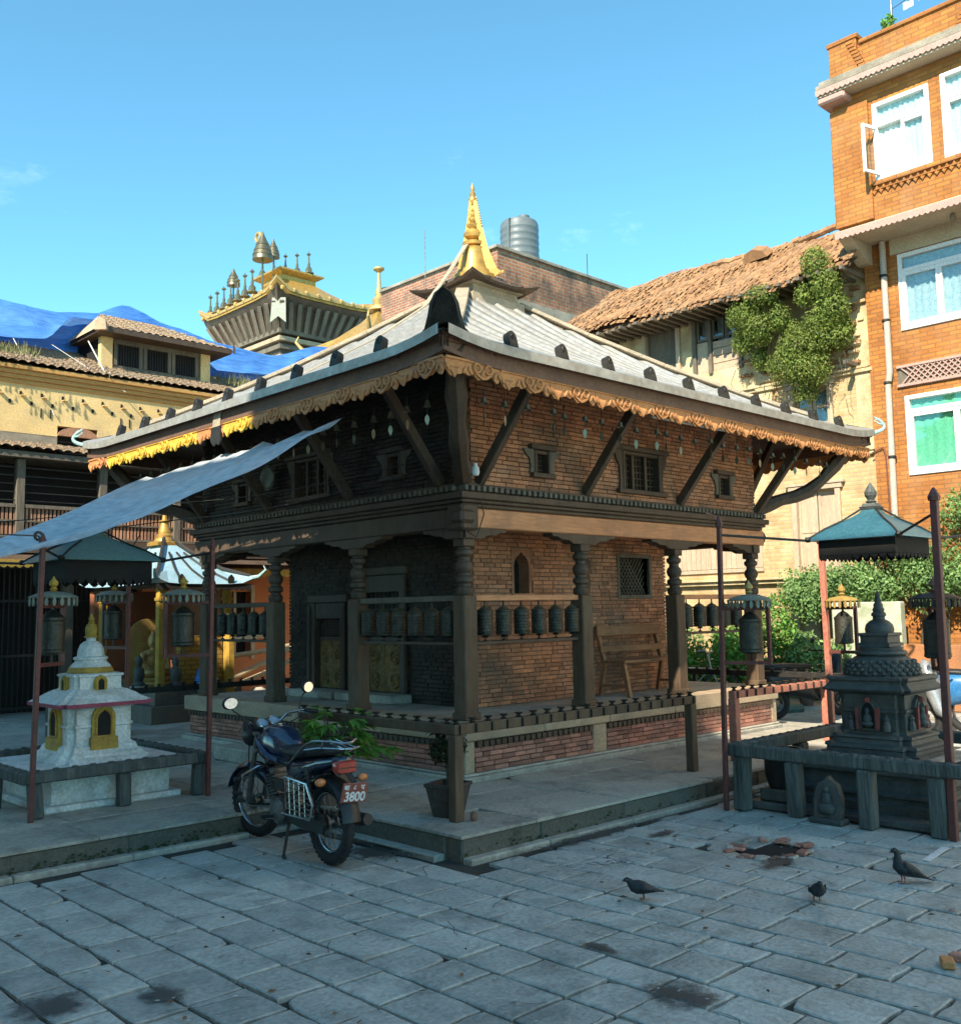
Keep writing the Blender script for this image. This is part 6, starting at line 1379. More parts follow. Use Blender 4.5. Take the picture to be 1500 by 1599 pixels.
# ================================================================== BACKGROUND BUILDINGS
m_yplaster = MAT('yellow_plaster', (.80, .58, .27), (.72, .50, .21), scale=1.2, rough=.9, bump=.15, dirt=(.40, .30, .17), dirt_amt=.5, dirt_scale=1.5)
m_ycorn = MAT('ochre_cornice', (.56, .31, .10), (.46, .25, .08), scale=2, rough=.85, bump=.1, stretch=(.3, 1, 3))
m_grime = MAT('grimy_plaster', (.36, .31, .24), (.17, .15, .11), scale=2.5, rough=.95, bump=.3)
m_tile = MAT('roof_tile', (.42, .29, .18), (.30, .21, .135), scale=9, rough=.9, bump=.3, rnd=.3, dirt=(.2, .18, .13), dirt_amt=.5, dirt_scale=2)
m_tileo = MAT('old_orange_tile', (.36, .185, .08), (.25, .135, .065), scale=7, rough=.9, bump=.35, rnd=.35, dirt=(.24, .18, .11), dirt_amt=.5, dirt_scale=1.8)
m_slat = MAT('balcony_slat', (.42, .22, .13), (.33, .17, .1), scale=6, rough=.8, bump=.2, rnd=.25)
m_cream = MAT('cream_wall', (.62, .50, .29), (.52, .38, .2), scale=1.6, rough=.9, bump=.3, dirt=(.30, .19, .10), dirt_amt=.7, dirt_scale=1.6, pale=(.2, .15, .1), pale_amt=.5, pale_scale=2.2)
m_oldbrick = BRICKMAT('old_cream_brick', (.60, .44, .22), (.48, .31, .14), (.46, .36, .22), 'y', .24, .075, .014, dirt=(.34, .19, .085), dirt_amt=.7)
m_orange = BRICKMAT('orange_brick', (.45, .18, .04), (.33, .12, .03), (.26, .12, .045), 'y', .24, .075, .010, bump=.8, dirt=(.36, .19, .09), dirt_amt=.5)
m_redbrick = BRICKMAT('red_brick_wall', (.46, .17, .075), (.30, .11, .055), (.33, .24, .17), 'x', .26, .10, .02, dirt=(.09, .065, .05), dirt_amt=.85, bump=1)
m_redbricky = BRICKMAT('red_brick_side', (.36, .13, .065), (.26, .10, .055), (.34, .26, .2), 'y', .24, .08, .016, dirt=(.10, .075, .06), dirt_amt=.6)
m_frame = MAT('white_window_frame', (.74, .74, .72), (.70, .70, .68), scale=3, rough=.45, bump=.03)
m_curt_t = MAT('pale_teal_curtain', (.55, .72, .66), (.66, .78, .72), scale=3, rough=.9, bump=.2)
m_curt_w = MAT('white_curtain', (.62, .68, .66), (.55, .62, .58), scale=3, rough=.9, bump=.2)
m_curt_g = MAT('green_curtain', (.14, .5, .29), (.19, .56, .34), scale=3, rough=.9, bump=.2)
m_curt_b = MAT('grey_blue_curtain', (.30, .40, .43), (.44, .52, .54), scale=14, rough=.9, bump=.2)
m_conc = MAT('painted_concrete', (.52, .42, .29), (.45, .36, .25), scale=2, rough=.85, bump=.15, dirt=(.3, .25, .18), dirt_amt=.4)
m_pinkedge = MAT('pink_scalloped_edge', (.46, .29, .24), (.38, .25, .2), scale=5, rough=.85, bump=.3)
m_shutter = MAT('bleached_shutter', (.50, .38, .26), (.38, .28, .19), scale=5, rough=.8, bump=.3, stretch=(1, 2, .3))
m_pipe = MAT('drain_pipe', (.50, .42, .34), (.42, .36, .3), scale=4, rough=.5, bump=.05)
m_mauve = MAT('mauve_awning', (.32, .17, .15), (.27, .15, .13), scale=3, rough=.7, bump=.1, stretch=(4, 1, 1))
m_tank = MAT('tank_plastic', (.10, .12, .125), (.13, .15, .155), scale=2, rough=.45, bump=.05)
def GLASS(name, tint):
    m, t, b = nodes_of(name); N = t.nodes; L = t.links
    tr = N.new('ShaderNodeBsdfTransparent'); tr.inputs[0].default_value = c4(tint); gl = N.new('ShaderNodeBsdfGlossy'); gl.inputs['Roughness'].default_value = .03
    fz = N.new('ShaderNodeLayerWeight'); pw = N.new('ShaderNodeMath'); pw.operation = 'POWER'; pw.inputs[1].default_value = 4; L.new(fz.outputs['Facing'], pw.inputs[0]); ad = N.new('ShaderNodeMath'); ad.operation = 'ADD'; ad.inputs[1].default_value = .06; L.new(pw.outputs[0], ad.inputs[0])
    ms = N.new('ShaderNodeMixShader'); L.new(ad.outputs[0], ms.inputs[0]); L.new(tr.outputs[0], ms.inputs[1]); L.new(gl.outputs[0], ms.inputs[2]); L.new(ms.outputs[0], N['Material Output'].inputs[0]); return m
m_glass = GLASS('window_glass', (.9, .95, .95))

# ---- yellow house with tiled roof, far left
yh = thing('yellow_house', 'long yellow plastered house with tiled roof, timber balcony and dark ground floor, far left', 'house', (3, 13, 0))
ops = [(2.08, 2.82, 4.66, 5.22), (-.6, .1, 4.66, 5.22)]
mb = MB()
for a, b, c, d in holed(-6, 9.5, 5.02, 5.9, ops): mb.box(a, b, 13, 13.3, c, d)
wall = mb.build('wall', m_yplaster, yh)
mb = MB()
for a, b, c, d in holed(-6, 9.5, 4.5, 5.02, ops): mb.box(a, b, 13.004, 13.3, c, d)
mb.build('stained_wall_band', m_grime, wall)
for k, (a, b, c, d) in enumerate(ops):
    ar = [(0, 0), (0, .38)] + [((b-a)/2 - (b-a)/2*math.cos(math.pi*j/8), .38 + .18*math.sin(math.pi*j/8)) for j in range(1, 8)] + [(b-a, .38), (b-a, 0)]
    w_ = MB().prism([(p[0], p[1]) for p in ar[1:-1]], (a, 12.965, c), (1, 0, 0), (0, 0, 1), (0, .05, 0)).build('window', m_slat, yh)
    MB().box(a, b, 13.15, 13.17, c, d).build('dark_recess', m_dark, w_)
    mb = MB()
    for j in range(4): mb.bar((a, 13.05, c+.08+j*.1), (b, 13.05, c+.08+j*.1), .012, .012)
    mb.build('bars', m_black, w_)
hl_ = MB()
for i in range(-4, 15):
    for (x_, z_) in ((1.42+.37*i, 5.74), (1.24+.37*i, 5.575)): hl_.box(x_-.022, x_+.022, 12.985, 12.996, z_-.04, z_+.03, .004)
    if i % 4 == 0: hl_.box(1.78+.37*i-.01, 1.78+.37*i+.01, 12.985, 12.996, 5.33, 5.5).box(1.95+.37*i-.01, 1.95+.37*i+.01, 12.985, 12.996, 5.33, 5.5)
stuff(hl_.build('wall_hole', m_dark, wall))
lg_ = MB()
for i in range(-4, 15): lg_.box(1.42+.37*i-.01, 1.42+.37*i+.08, 12.93, 12.999, 5.685, 5.697)
stuff(lg_.build('perch_ledge', m_yplaster, wall))
for k, (o_, z0, z1) in enumerate([(.03, 5.9, 5.98), (.06, 5.9805, 6.06), (.09, 6.0605, 6.14), (.13, 6.1405, 6.22)]):
    MB().box(-6, 9.5, 13-o_, 13.3, z0, z1, .01).build('cornice_moulding', m_ycorn, yh)
def tile_roof(x0, x1, ya, za, yb, zb, pitch, rows_n, name, par, mat, rag=.0, seed=1, tl=0, tr=0):
    q = random.Random(seed); rows = []; n = int((x1-x0)/pitch*6)
    for r_ in range(rows_n):
        for e in (0, .96):
            t = (r_+e)/rows_n; row = []
            for i in range(n+1):
                xx0, xx1 = x0+tl*t, x1-tr*t; x_ = xx0 + (xx1-xx0)*i/n; w_ = abs(math.sin(math.pi*(x_-x0)/pitch)); row.append((x_, ya+(yb-ya)*t + q.uniform(-rag, rag), za+(zb-za)*t + .035*w_ + (.03 if e == 0 else 0) + .012*math.sin(x_*1.7+r_)))
            rows.append(row)
    return MB().grid(rows).build(name, mat, par)
tile_roof(-6, 9.5, 12.84, 6.235, 17, 7.9, .17, 26, 'roof_tiles', yh, m_tile, .008)
MB().prism([(12.9, 6.22), (17, 7.75), (17, 6.22)], (-6, 0, 0), (0, 1, 0), (0, 0, 1), (15.5, 0, 0)).build('roof_body', m_grime, yh)
# lower lean-to roof and balcony
tile_roof(-6, 7.8, 12.0, 4.56, 13.0, 4.82, .17, 6, 'lean_to_tiles', yh, m_tile, .006, 4)
MB().box(-6, 7.8, 12.06, 13, 4.44, 4.54).build('lean_to_boards', m_woodg, yh)
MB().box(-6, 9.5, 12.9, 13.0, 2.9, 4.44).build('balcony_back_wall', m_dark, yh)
MB().box(-6, 9.5, 12.2, 12.9, 2.98, 3.08).build('balcony_floor', m_wood, yh)
x_ = -5.9
while x_ < 9.4: MB().box(x_-.07, x_+.07, 12.2, 12.34, 3.09, 4.43, .01).build('balcony_post', m_woodg, yh); x_ += 1.42
mb = MB()
for z_ in (3.72, 3.86, 4.0, 4.14, 4.28): mb.box(-5.9, 9.4, 12.255, 12.275, z_, z_+.015)
mb.build('balcony_bars', m_iron, yh)
MB().box(-5.9, 9.4, 12.21, 12.31, 3.60, 3.66).box(-5.9, 9.4, 12.22, 12.3, 3.36, 3.39).box(-5.9, 9.4, 12.21, 12.31, 3.09, 3.13).build('balcony_rail', m_woodg, yh)
sl = MB().box(-.018, .018, -.012, .012, 0, .47).mesh('balcony_slat', m_slat); x_ = 0.6; n_ = 0
while x_ < 7.6: inst('balcony_slat', sl, yh, (x_, 12.26, 3.13)); x_ += .066; n_ += 1
MB().box(-6, 9.5, 11.6, 12.95, 2.80, 2.97).build('floor_edge_beam', m_wood, yh)
awn = MB(); n_ = 60
awn.grid([[(-6+12.0*i/n_, 11.45, 2.68) for i in range(n_+1)], [(-6+12.0*i/n_, 11.75, 2.84) for i in range(n_+1)]]); awn.build('awning_board', m_wood, yh)
def scallop(x0, x1, y, z, h, w, mat, par, name='scalloped_valance'):
    n = int((x1-x0)/w); out = [(x0, z)]
    for i in range(n):
        for k in range(6): t = k/6; out.append((x0 + (i+t)*(x1-x0)/n, z - h - .035*math.sin(math.pi*t)))
    out += [(x1, z-h), (x1, z)]
    return MB().prism(out, (0, y, 0), (1, 0, 0), (0, 0, 1), (0, .012, 0)).build(name, mat, par)
scallop(-6, 2.1, 11.44, 2.68, .1, .12, m_ochre, yh)
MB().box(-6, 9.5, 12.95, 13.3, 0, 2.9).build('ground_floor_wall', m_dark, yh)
mb = MB(); x_ = -3.0
while x_ < 2.4: mb.box(x_-.01, x_+.01, 12.0, 12.02, .2, 2.6); x_ += .085
for z_ in (.25, 1.1, 2.0, 2.55): mb.box(-3, 2.4, 11.985, 12.0, z_, z_+.04)
mb.build('grille', m_black, yh)
for x_ in (-2.2, .55, 1.9, 2.45): MB().box(x_-.09, x_+.09, 11.85, 12.0, 0.1, 2.75, .01).build('ground_floor_post', m_woodg, yh)
# the mauve awning and orange shop front right of the little shrine
MB().prism([(11.9, 2.62), (12.9, 2.98), (12.9, 2.92), (11.9, 2.58)], (4.6, 0, 0), (0, 1, 0), (0, 0, 1), (4.6, 0, 0)).build('mauve_awning', m_mauve, yh)
scallop(4.6, 9.2, 11.88, 2.62, .12, .13, m_ochre, yh)
of = MB()
for a, b, c, d in holed(3.6, 9.4, 0, 2.6, [(5.2, 5.9, .9, 2.2), (7.4, 8.2, .2, 2.2)]): of.box(a, b, 12.7, 12.93, c, d)
of.build('orange_front', MAT('orange_plaster', (.5, .17, .06), (.42, .14, .05), scale=3, rough=.85, bump=.1), yh)
MB().box(5.2, 5.9, 12.9, 12.92, .9, 2.2).box(7.4, 8.2, 12.9, 12.92, .2, 2.2).build('dark_recess', m_dark, yh)
MB().box(5.12, 5.2, 12.66, 12.72, .85, 2.25).box(5.9, 5.98, 12.66, 12.72, .85, 2.25).box(5.12, 5.98, 12.66, 12.72, 2.2505, 2.33).box(5.52, 5.58, 12.7, 12.74, .9, 2.2).build('shop_window_frame', m_shutter, yh)
# dormer
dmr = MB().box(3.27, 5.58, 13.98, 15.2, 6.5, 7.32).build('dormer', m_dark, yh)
for a, b in ((3.22, 3.46), (5.38, 5.6)): MB().box(a, b, 13.88, 14.02, 6.62, 7.3, .006).build('dormer_pier', m_yplaster, dmr)
MB().box(3.46, 5.38, 13.9, 13.97, 6.66, 6.76).box(3.46, 5.38, 13.9, 13.97, 7.2, 7.3).build('dormer_frame', m_woodg, dmr)
for k in range(3):
    a = 3.56 + k*.62
    MB().box(a-.07, a, 13.885, 13.965, 6.7605, 7.199).build('dormer_jamb', m_woodg, dmr); MB().box(a+.46, a+.53, 13.885, 13.965, 6.7605, 7.199).build('dormer_jamb', m_woodg, dmr)
    mb = MB()
    for j in range(8): mb.box(a+.03+j*.055, a+.042+j*.055, 13.93, 13.945, 6.765, 7.195)
    mb.build('dormer_bars', m_black, dmr)
tile_roof(3.0, 5.95, 13.5, 7.36, 14.7, 7.95, .16, 9, 'dormer_tiles', dmr, m_tile, .006, 9, .5, 1.4); MB().add([(5.95, 13.5, 7.36), (5.95, 15.2, 7.36), (4.55, 14.72, 7.95)], [(0, 1, 2)]).build('dormer_hip', m_tile, dmr); MB().add([(3.0, 13.5, 7.36), (3.5, 14.72, 7.95), (3.0, 15.2, 7.36)], [(0, 1, 2)]).build('dormer_hip', m_tile, dmr)
MB().box(3.05, 5.9, 13.505, 15, 7.3, 7.41).build('dormer_eave', m_wood, dmr)
MB().prism([(-.12, 0), (.12, 0), (.1, .18), (0, .26), (-.1, .18)], (3.02, 13.46, 7.3), (.7, -.7, 0), (0, 0, 1), (.06, .06, 0)).prism([(-.1, 0), (.1, 0), (.08, .14), (0, .2), (-.08, .14)], (5.93, 13.46, 7.32), (.7, .7, 0), (0, 0, 1), (.04, .06, 0)).build('dormer_corner_tile', m_tile, dmr)
# weeds on the roof
q = random.Random(5); mb = MB()
for i in range(700):
    x_, y_ = q.uniform(5.9, 8.6), q.uniform(13.0, 14.4); z_ = 6.25 + (y_-12.5)*.37; h = q.uniform(.06, .3); a = q.uniform(0, 6.28); l_ = q.uniform(-.5, .5)
    mb.add([(x_-.012*math.cos(a), y_-.012*math.sin(a), z_), (x_+.012*math.cos(a), y_+.012*math.sin(a), z_), (x_+l_*h, y_+l_*h*.4, z_+h)], [(0, 1, 2)])
for i in range(250):
    x_, y_ = q.uniform(.4, 1.6), q.uniform(12.6, 13.3); z_ = 6.28 + (y_-12.5)*.37; h = q.uniform(.05, .25); a = q.uniform(0, 6.28); l_ = q.uniform(-.5, .5)
    mb.add([(x_-.012*math.cos(a), y_-.012*math.sin(a), z_), (x_+.012*math.cos(a), y_+.012*math.sin(a), z_), (x_+l_*h, y_+l_*h*.4, z_+h)], [(0, 1, 2)])
stuff(mb.build('roof_weeds', lf_grass, yh))
# blue tarpaulin over the roof
def interp(tab, x_):
    for (a, va), (b, vb) in zip(tab, tab[1:]):
        if a <= x_ <= b: t = (x_-a)/(b-a); t = t*t*(3-2*t); return va + (vb-va)*t
    return tab[0][1] if x_ < tab[0][0] else tab[-1][1]
top = [(-4, 8.3), (1.5, 8.03), (2.7, 7.98), (3.5, 8.1), (4.25, 8.42), (5.3, 8.16), (6.5, 7.98), (7.75, 7.92), (9.4, 8.4), (11, 8.6)]
low = [(-4, 7.0), (1.5, 6.92), (2.0, 7.0), (3.1, 7.85), (4.5, 8.0), (5.5, 7.85), (6.2, 7.2), (7.6, 7.32), (8.6, 7.9), (11, 8.3)]
lowy = [(-4, 13.7), (1.9, 13.75), (3.1, 14.75), (5.6, 14.75), (6.2, 14.6), (11, 14.8)]
rows = []; NV = 14
for i in range(91):
    x_ = -4 + 15*i/90; row = []
    for j in range(NV+1):
        t = j/NV; zt_, zl = interp(top, x_), interp(low, x_); y0_ = interp(lowy, x_)
        row.append((x_, y0_ + (15.1-y0_)*t, zl + (zt_-zl)*t - .14*math.sin(math.pi*t) - .10*abs(math.sin(x_*2.4 + t*1.6))**.6*math.sin(math.pi*t)**.7 + .05*abs(math.sin(x_*5.7 - t*3.1))*math.sin(math.pi*t) + .008*math.sin(x_*9 + t*5)*(1-t) + .004*math.sin(x_*23-t*17)))
    rows.append(row)
TARP_ROWS = rows
btm = TARP('bright_blue_tarp', (.05, .19, .56), (.13, .33, .70), .25, 1.2, (.35, 1, 2))
bt = thing('blue_tarpaulin', 'bright blue tarpaulin draped over the tiled roof behind the dormer', 'tarpaulin', (3, 14.5, 7))
MB().grid(rows).build('sheet', btm, bt, 'all')
rows = [[(-4 + 15*i/60, 15.14, interp(top, -4 + 15*i/60) - .04) for i in range(61)], [(-4 + 15*i/60, 15.2, 6.6) for i in range(61)]]
MB().grid(rows).build('under_sheet', btm, bt, 'all')
MB().tube([(2.9, 13.72, 7.1), (3.02, 13.0, 6.2), (2.9, 12.7, 6.28)], .012, 5).tube([(1.5, 13.7, 6.9), (2.0, 12.95, 5.4)], .008, 5).tube([(2.2, 13.7, 6.9), (3.3, 12.9, 6.0)], .006, 5).build('guy_rope', m_white, bt)
for xs in (-1.2, .9, 2.2, 6.6, 8.2):
    r_ = min(range(91), key=lambda i: abs(-4 + 15*i/90 - xs)); MB().tube([Vector(p) + Vector((0, 0, .006)) for p in TARP_ROWS[r_]], .008, 4).build('seam', btm, bt)

# ---- little blue-roofed shrine
sh = thing('blue_roofed_shrine', 'little open shrine with pale blue metal roof, ochre pillars and gilt finial, left background', 'shrine', (2.2, 10, PZ))
m_bluer = MAT('pale_blue_roof', (.28, .46, .55), (.36, .53, .6), scale=2, rough=.35, bump=.05, metal=.2, dirt=(.3, .36, .36), dirt_amt=.4)
m_ybrick = BRICKMAT('ochre_brick', (.46, .28, .05), (.38, .22, .04), (.25, .15, .05), 'x', .2, .07, .012)
sh.location = (2.65, 9.95, PZ)
MB().box(1.85, 3.45, 8.6, 11.3, PZ+.001, .42, .01).box(1.95, 3.38, 8.7, 11.2, .4205, .64, .01).build('plinth', MAT('shrine_plinth', (.2, .17, .13), (.13, .11, .09), scale=4, rough=.85, bump=.3), sh)
MB().box(1.98, 3.3, 11.0, 11.15, .6405, 2.15).box(3.22, 3.32, 9.1, 10.99, .6405, 2.15).build('back_wall', MAT('shrine_orange', (.36, .13, .06), (.27, .1, .05), scale=3, rough=.8, bump=.2), sh)
MB().box(2.42, 3.12, 8.86, 8.98, .6405, 1.42).build('ochre_screen', m_ybrick, sh)
for x_, y_ in ((2.1, 8.86), (3.2, 8.86), (2.1, 10.9)):
    MB().box(x_-.055, x_+.055, y_-.055, y_+.055, .6405, 2.16, .01).box(x_-.07, x_+.07, y_-.07, y_+.07, 1.95, 2.0, .005).build('pillar', m_ochre, sh)
MB().box(2.02, 3.3, 8.78, 8.94, 2.1605, 2.22).box(2.02, 2.18, 8.95, 11, 2.1605, 2.22).build('lintel', m_wood, sh)
ax0, ax1, ay0, ay1 = 1.86, 3.5, 8.55, 11.4; apx, apy, apz = 2.68, 9.95, 2.98
rows = []
for f_, z_, up in ((0, 2.20, .1), (.02, 2.225, .1), (.35, 2.42, .0), (.7, 2.70, 0), (.93, 2.93, 0)):
    ring = []; n = 8
    cs = [(ax0, ay0), (ax1, ay0), (ax1, ay1), (ax0, ay1)]
    for s_ in range(4):
        a, b = cs[s_], cs[(s_+1) % 4]
        for k in range(n):
            t = k/n; e = (abs(2*t-1)**6)*up; px_, py_ = a[0]+(b[0]-a[0])*t, a[1]+(b[1]-a[1])*t; ring.append((px_+(apx-px_)*f_, py_+(apy-py_)*f_, z_+e))
    rows.append(ring)
rfo = MB().loft(rows).build('roof', m_bluer, sh)
mb = MB()
for s_ in range(4):
    a, b = cs[s_], cs[(s_+1) % 4]
    mb.tube([(a[0]+(apx-a[0])*f_, a[1]+(apy-a[1])*f_, z_+.03) for f_, z_ in ((.04, 2.30), (.35, 2.43), (.7, 2.72), (.93, 2.95))], .03, 6)
    for k in (1, 2, 3):
        t = k/4; e0 = (a[0]+(b[0]-a[0])*t, a[1]+(b[1]-a[1])*t); mb.tube([(e0[0]+(apx-e0[0])*f_, e0[1]+(apy-e0[1])*f_, z_+.02) for f_, z_ in ((.02, 2.235), (.35, 2.425), (.7, 2.71))], .018, 5)
        mb.prism([(-.05, 0), (.05, 0), (.05, .08), (0, .13), (-.05, .08)], (e0[0], e0[1], 2.22), (1, 0, 0) if s_ % 2 == 0 else (0, 1, 0), (0, 0, 1), (.03, .03, 0))
mb.build('roof_rib', m_black, rfo)
for a in cs:
    d = Vector((a[0]-apx, a[1]-apy, 0)).normalized(); b0 = Vector((a[0], a[1], 2.29)); MB().tube([b0 - d*.15, b0 + d*.08 + Vector((0, 0, .03)), b0 + d*.2 + Vector((0, 0, .13)), b0 + d*.16 + Vector((0, 0, .2))], [.04, .03, .02, .008], 7).build('corner_curl', m_verdigris, rfo, True)
scallop(1.9, 3.46, 8.57, 2.205, .07, .1, m_black, sh, 'eave_fringe')
MB().sqlathe([(.2, 2.86), (.2, 2.91), (.17, 2.93)], (apx, apy, 0)).lathe([(.165, 2.93), (.155, 2.97), (.13, 2.99), (.13, 3.03), (.10, 3.06), (.10, 3.1), (.075, 3.18), (.065, 3.24), (.095, 3.25), (.095, 3.27), (.045, 3.28), (.035, 3.36), (.05, 3.38), (.03, 3.41), (.025, 3.5), (.008, 3.62)], (apx, apy, 0), 16).build('gilt_finial', m_gold, sh, True)
bu = thing('buddha_statue', 'seated gilt Buddha figure inside the blue-roofed shrine', 'statue', (2.42, 9.75, .64))
SHF = Matrix.Translation((.70, .05, 0))
MB().lathe([(.3, .6405), (.33, .68), (.28, .72), (.3, .76), (.26, .78)], (1.72, 9.7, 0), 18).xf(SHF).build('lotus_seat', m_goldd, bu, True)
MB().ell((1.72, 9.66, .85), .28, .18, .09, 16, 8).ell((1.72, 9.72, 1.0), .15, .11, .2, 14, 10).ell((1.72, 9.72, 1.14), .17, .09, .08, 14, 8).tube([(1.56, 9.7, 1.15), (1.5, 9.64, 1.0), (1.6, 9.56, .9), (1.72, 9.54, .9)], [.05, .045, .04, .035], 8).tube([(1.88, 9.7, 1.15), (1.94, 9.64, 1.0), (1.9, 9.55, .88)], [.05, .045, .035], 8).lathe([(.045, 1.18), (.045, 1.24), (.075, 1.27), (.085, 1.33), (.075, 1.40), (.045, 1.44), (.03, 1.46), (.03, 1.49), (.005, 1.51)], (1.72, 9.71, 0), 14).xf(SHF).build('body', m_goldd, bu, True)
MB().prism([(.28*math.cos(math.pi*k/12)*1.1, .75+.28*math.sin(math.pi*k/12)) for k in range(13)] + [(-.3, 0), (.3, 0)], (1.72, 9.9, .66), (1, 0, 0), (0, 0, 1), (0, .03, 0)).xf(SHF).build('aureole', m_goldd, bu)
for k, (x_, y_, z_, lab) in enumerate([(1.98, 9.2, .44, 'small dark stone guardian left of the ochre pillar of the blue-roofed shrine'), (2.3, 8.66, .44, 'small dark stone guardian right of the ochre pillar of the blue-roofed shrine')]):
    g_ = thing('guardian_figure', lab, 'statue', (x_, y_, .64)); zz = .6405
    MB().lathe([(.09, zz), (.1, zz+.08), (.06, zz+.12), (.09, zz+.2), (.08, zz+.3), (.04, zz+.34), (.06, zz+.4), (.05, zz+.46), (.01, zz+.5)], (x_, y_+.1, 0), 12).build('body', m_stone, g_, True); MB().box(x_-.1, x_+.1, y_, y_+.2, zz-.0, zz+.05, .01).build('base', m_slab, g_)
for k, (a, b_, r_, lab) in enumerate([((3.0, 9.2, 1.28), (5.2, 10.4, 1.42), .045, 'top pale bamboo pole stacked behind the temple porch'), ((3.0, 9.0, 1.05), (5.2, 9.9, 1.2), .04, 'second pale bamboo pole stacked behind the temple porch'), ((3.2, 8.8, .72), (5.3, 9.7, 1.3), .042, 'slanting pale bamboo pole leaning behind the temple porch'), ((3.2, 8.7, .62), (5.3, 9.5, 1.12), .04, 'lower slanting bamboo pole leaning behind the temple porch')]):
    tag(MB().tube([a, Vector(a).lerp(Vector(b_), .5) + Vector((0, 0, -.02)), b_], r_, 8).build('bamboo_pole', MAT('bamboo', (.55, .42, .24), (.45, .34, .2), scale=6, rough=.6, bump=.1), None, True), lab, 'pole', 'bamboo poles behind the porch')
tag(MB().box(3.06, 3.16, 8.55, 8.65, PZ, 1.75, .008).build('ochre_post', m_ochre), 'thin ochre post beside the bamboo poles', 'post')
m_sack = MAT('sack_cloth', (.6, .56, .48), (.48, .44, .36), scale=5, rough=.9, bump=.4, bdist=.02)
for x_, y_, m_, lab in ((2.7, 8.6, MAT('blue_plastic', (.04, .16, .45), (.05, .2, .5), rough=.4, bump=.4, bdist=.02), 'crumpled blue plastic bag beside the bamboo poles'), (2.72, 8.6, m_sack, 'pale sack under the crumpled blue plastic bag'), (3.7, 8.75, m_sack, 'pale sack slumped under the bamboo poles'), (4.2, 8.9, m_sack, 'second pale sack under the bamboo poles, nearer the porch post')):
    mb = MB(); q = random.Random(int(x_*10)); base = .58 if 'blue' in lab else PZ; sx_ = .75 if 'blue' in lab else 1
    rr = [[(x_ + sx_*r_*math.cos(2*math.pi*k/12)*(1+q.uniform(-.15, .15)), y_ + sx_*r_*math.sin(2*math.pi*k/12)*(1+q.uniform(-.15, .15)), base + z_) for k in range(12)] for r_, z_ in ((.14, .001), (.2, .08), (.22, .2), (.17, .33), (.06, .42))]
    tag(mb.loft(rr).build('bag' if 'blue' in lab else 'sack', m_, None, True), lab, 'bag')
tb = thing('stone_table', 'dark stone slab table with a small green plant behind the white stupa', 'table', (.55, 7.9, PZ))
MB().box(.15, 1.2, 7.75, 8.3, .60, .68, .012).build('top', m_stone, tb)
for x_ in (.28, 1.05): MB().box(x_-.07, x_+.07, 7.85, 8.2, PZ+.001, .5995, .01).build('support', m_stone, tb)
pp = thing('small_plant', 'tuft of green leaves on the stone table behind the white stupa', 'plant', (.95, 8.0, .68)); leafpatch([(.95, 8.0, .77, .25, .12, .1)], 260, .05, 8).build('leaves', lf_bright, pp); MB().lathe([(.08, .6805), (.12, .76), (.11, .765)], (.95, 8.0, 0), 10).build('pot', m_terracotta, pp)

# ---- gilt-roofed pagoda far behind
gp = thing('gilt_pagoda', 'distant pagoda temple with gilded roof, dark carved struts and rows of small spires', 'temple', (17.3, 28.9, 8))
gx0, gx1, gy0, gy1 = 14.85, 19.7, 26, 31.9; gcx, gcy = (gx0+gx1)/2, (gy0+gy1)/2; ze = 13.75
def hip(f_, z_, up, n=8):
    ring = []; cs = [(gx0, gy0), (gx1, gy0), (gx1, gy1), (gx0, gy1)]
    for s_ in range(4):
        a, b = cs[s_], cs[(s_+1) % 4]
        for k in range(n): t = k/n; e = (abs(2*t-1)**8)*up; px_, py_ = a[0]+(b[0]-a[0])*t, a[1]+(b[1]-a[1])*t; ring.append((px_+(gcx-px_)*f_, py_+(gcy-py_)*f_, z_+e))
    return ring
gr = MB().loft([hip(0, ze, .45), hip(.01, ze+.12, .4), hip(.3, ze+.55, 0), hip(.55, ze+1.05, 0), hip(.7, ze+1.4, 0)]).build('gilt_roof', m_gold, gp)
mb = MB()
for i in range(9):
    for s_ in range(2):
        t = (i+.5)/9; p = (gx0+(gx1-gx0)*t, gy0) if s_ == 0 else (gx0, gy0+(gy1-gy0)*t); d = Vector((gcx-p[0], gcy-p[1], 0))*.3
        mb.lathe([(.07, 0), (.1, .08), (.05, .15)], (p[0], p[1], ze+.14), 6)
mb.build('eave_knob', m_goldd, gr)
MB().loft([hip(.02, ze-.02, .4), hip(.12, ze-.35, 0), hip(.26, ze-1.25, 0), hip(.34, ze-1.3, 0), hip(.34, ze-4, 0)]).build('strut_tier', m_wood, gp)
for k, (f_, z0, z1) in enumerate([(.235, ze-1.28, ze-1.12), (.26, ze-1.55, ze-1.38), (.29, ze-1.85, ze-1.68), (.32, ze-2.3, ze-2.05)]):
    MB().loft([hip(f_, z0, 0), hip(f_, z1, 0)]).build('carved_cornice', m_podium_stone if k % 2 else m_woodg, gp)
mb = MB()
for i in range(11):
    t = (i+.5)/11
    for s_ in range(2):
        p = Vector((gx0+(gx1-gx0)*t, gy0, 0)) if s_ == 0 else Vector((gx0, gy0+(gy1-gy0)*t, 0)); c_ = Vector((gcx, gcy, 0)); mb.bar(p.lerp(c_, .06) + Vector((0, 0, ze-.22)), p.lerp(c_, .25) + Vector((0, 0, ze-1.2)), .16, .1)
stuff(mb.build('roof_strut', m_woodg, gp))
MB().prism([(-.26, 0), (.26, 0), (.3, -1.0), (0, -.75), (-.3, -1.0)], (gx0+.3, gy0+.3, ze-.1), (.7, -.7, 0), (.1, .1, 1), (.04, .04, 0)).build('corner_banner', m_tin, gp)
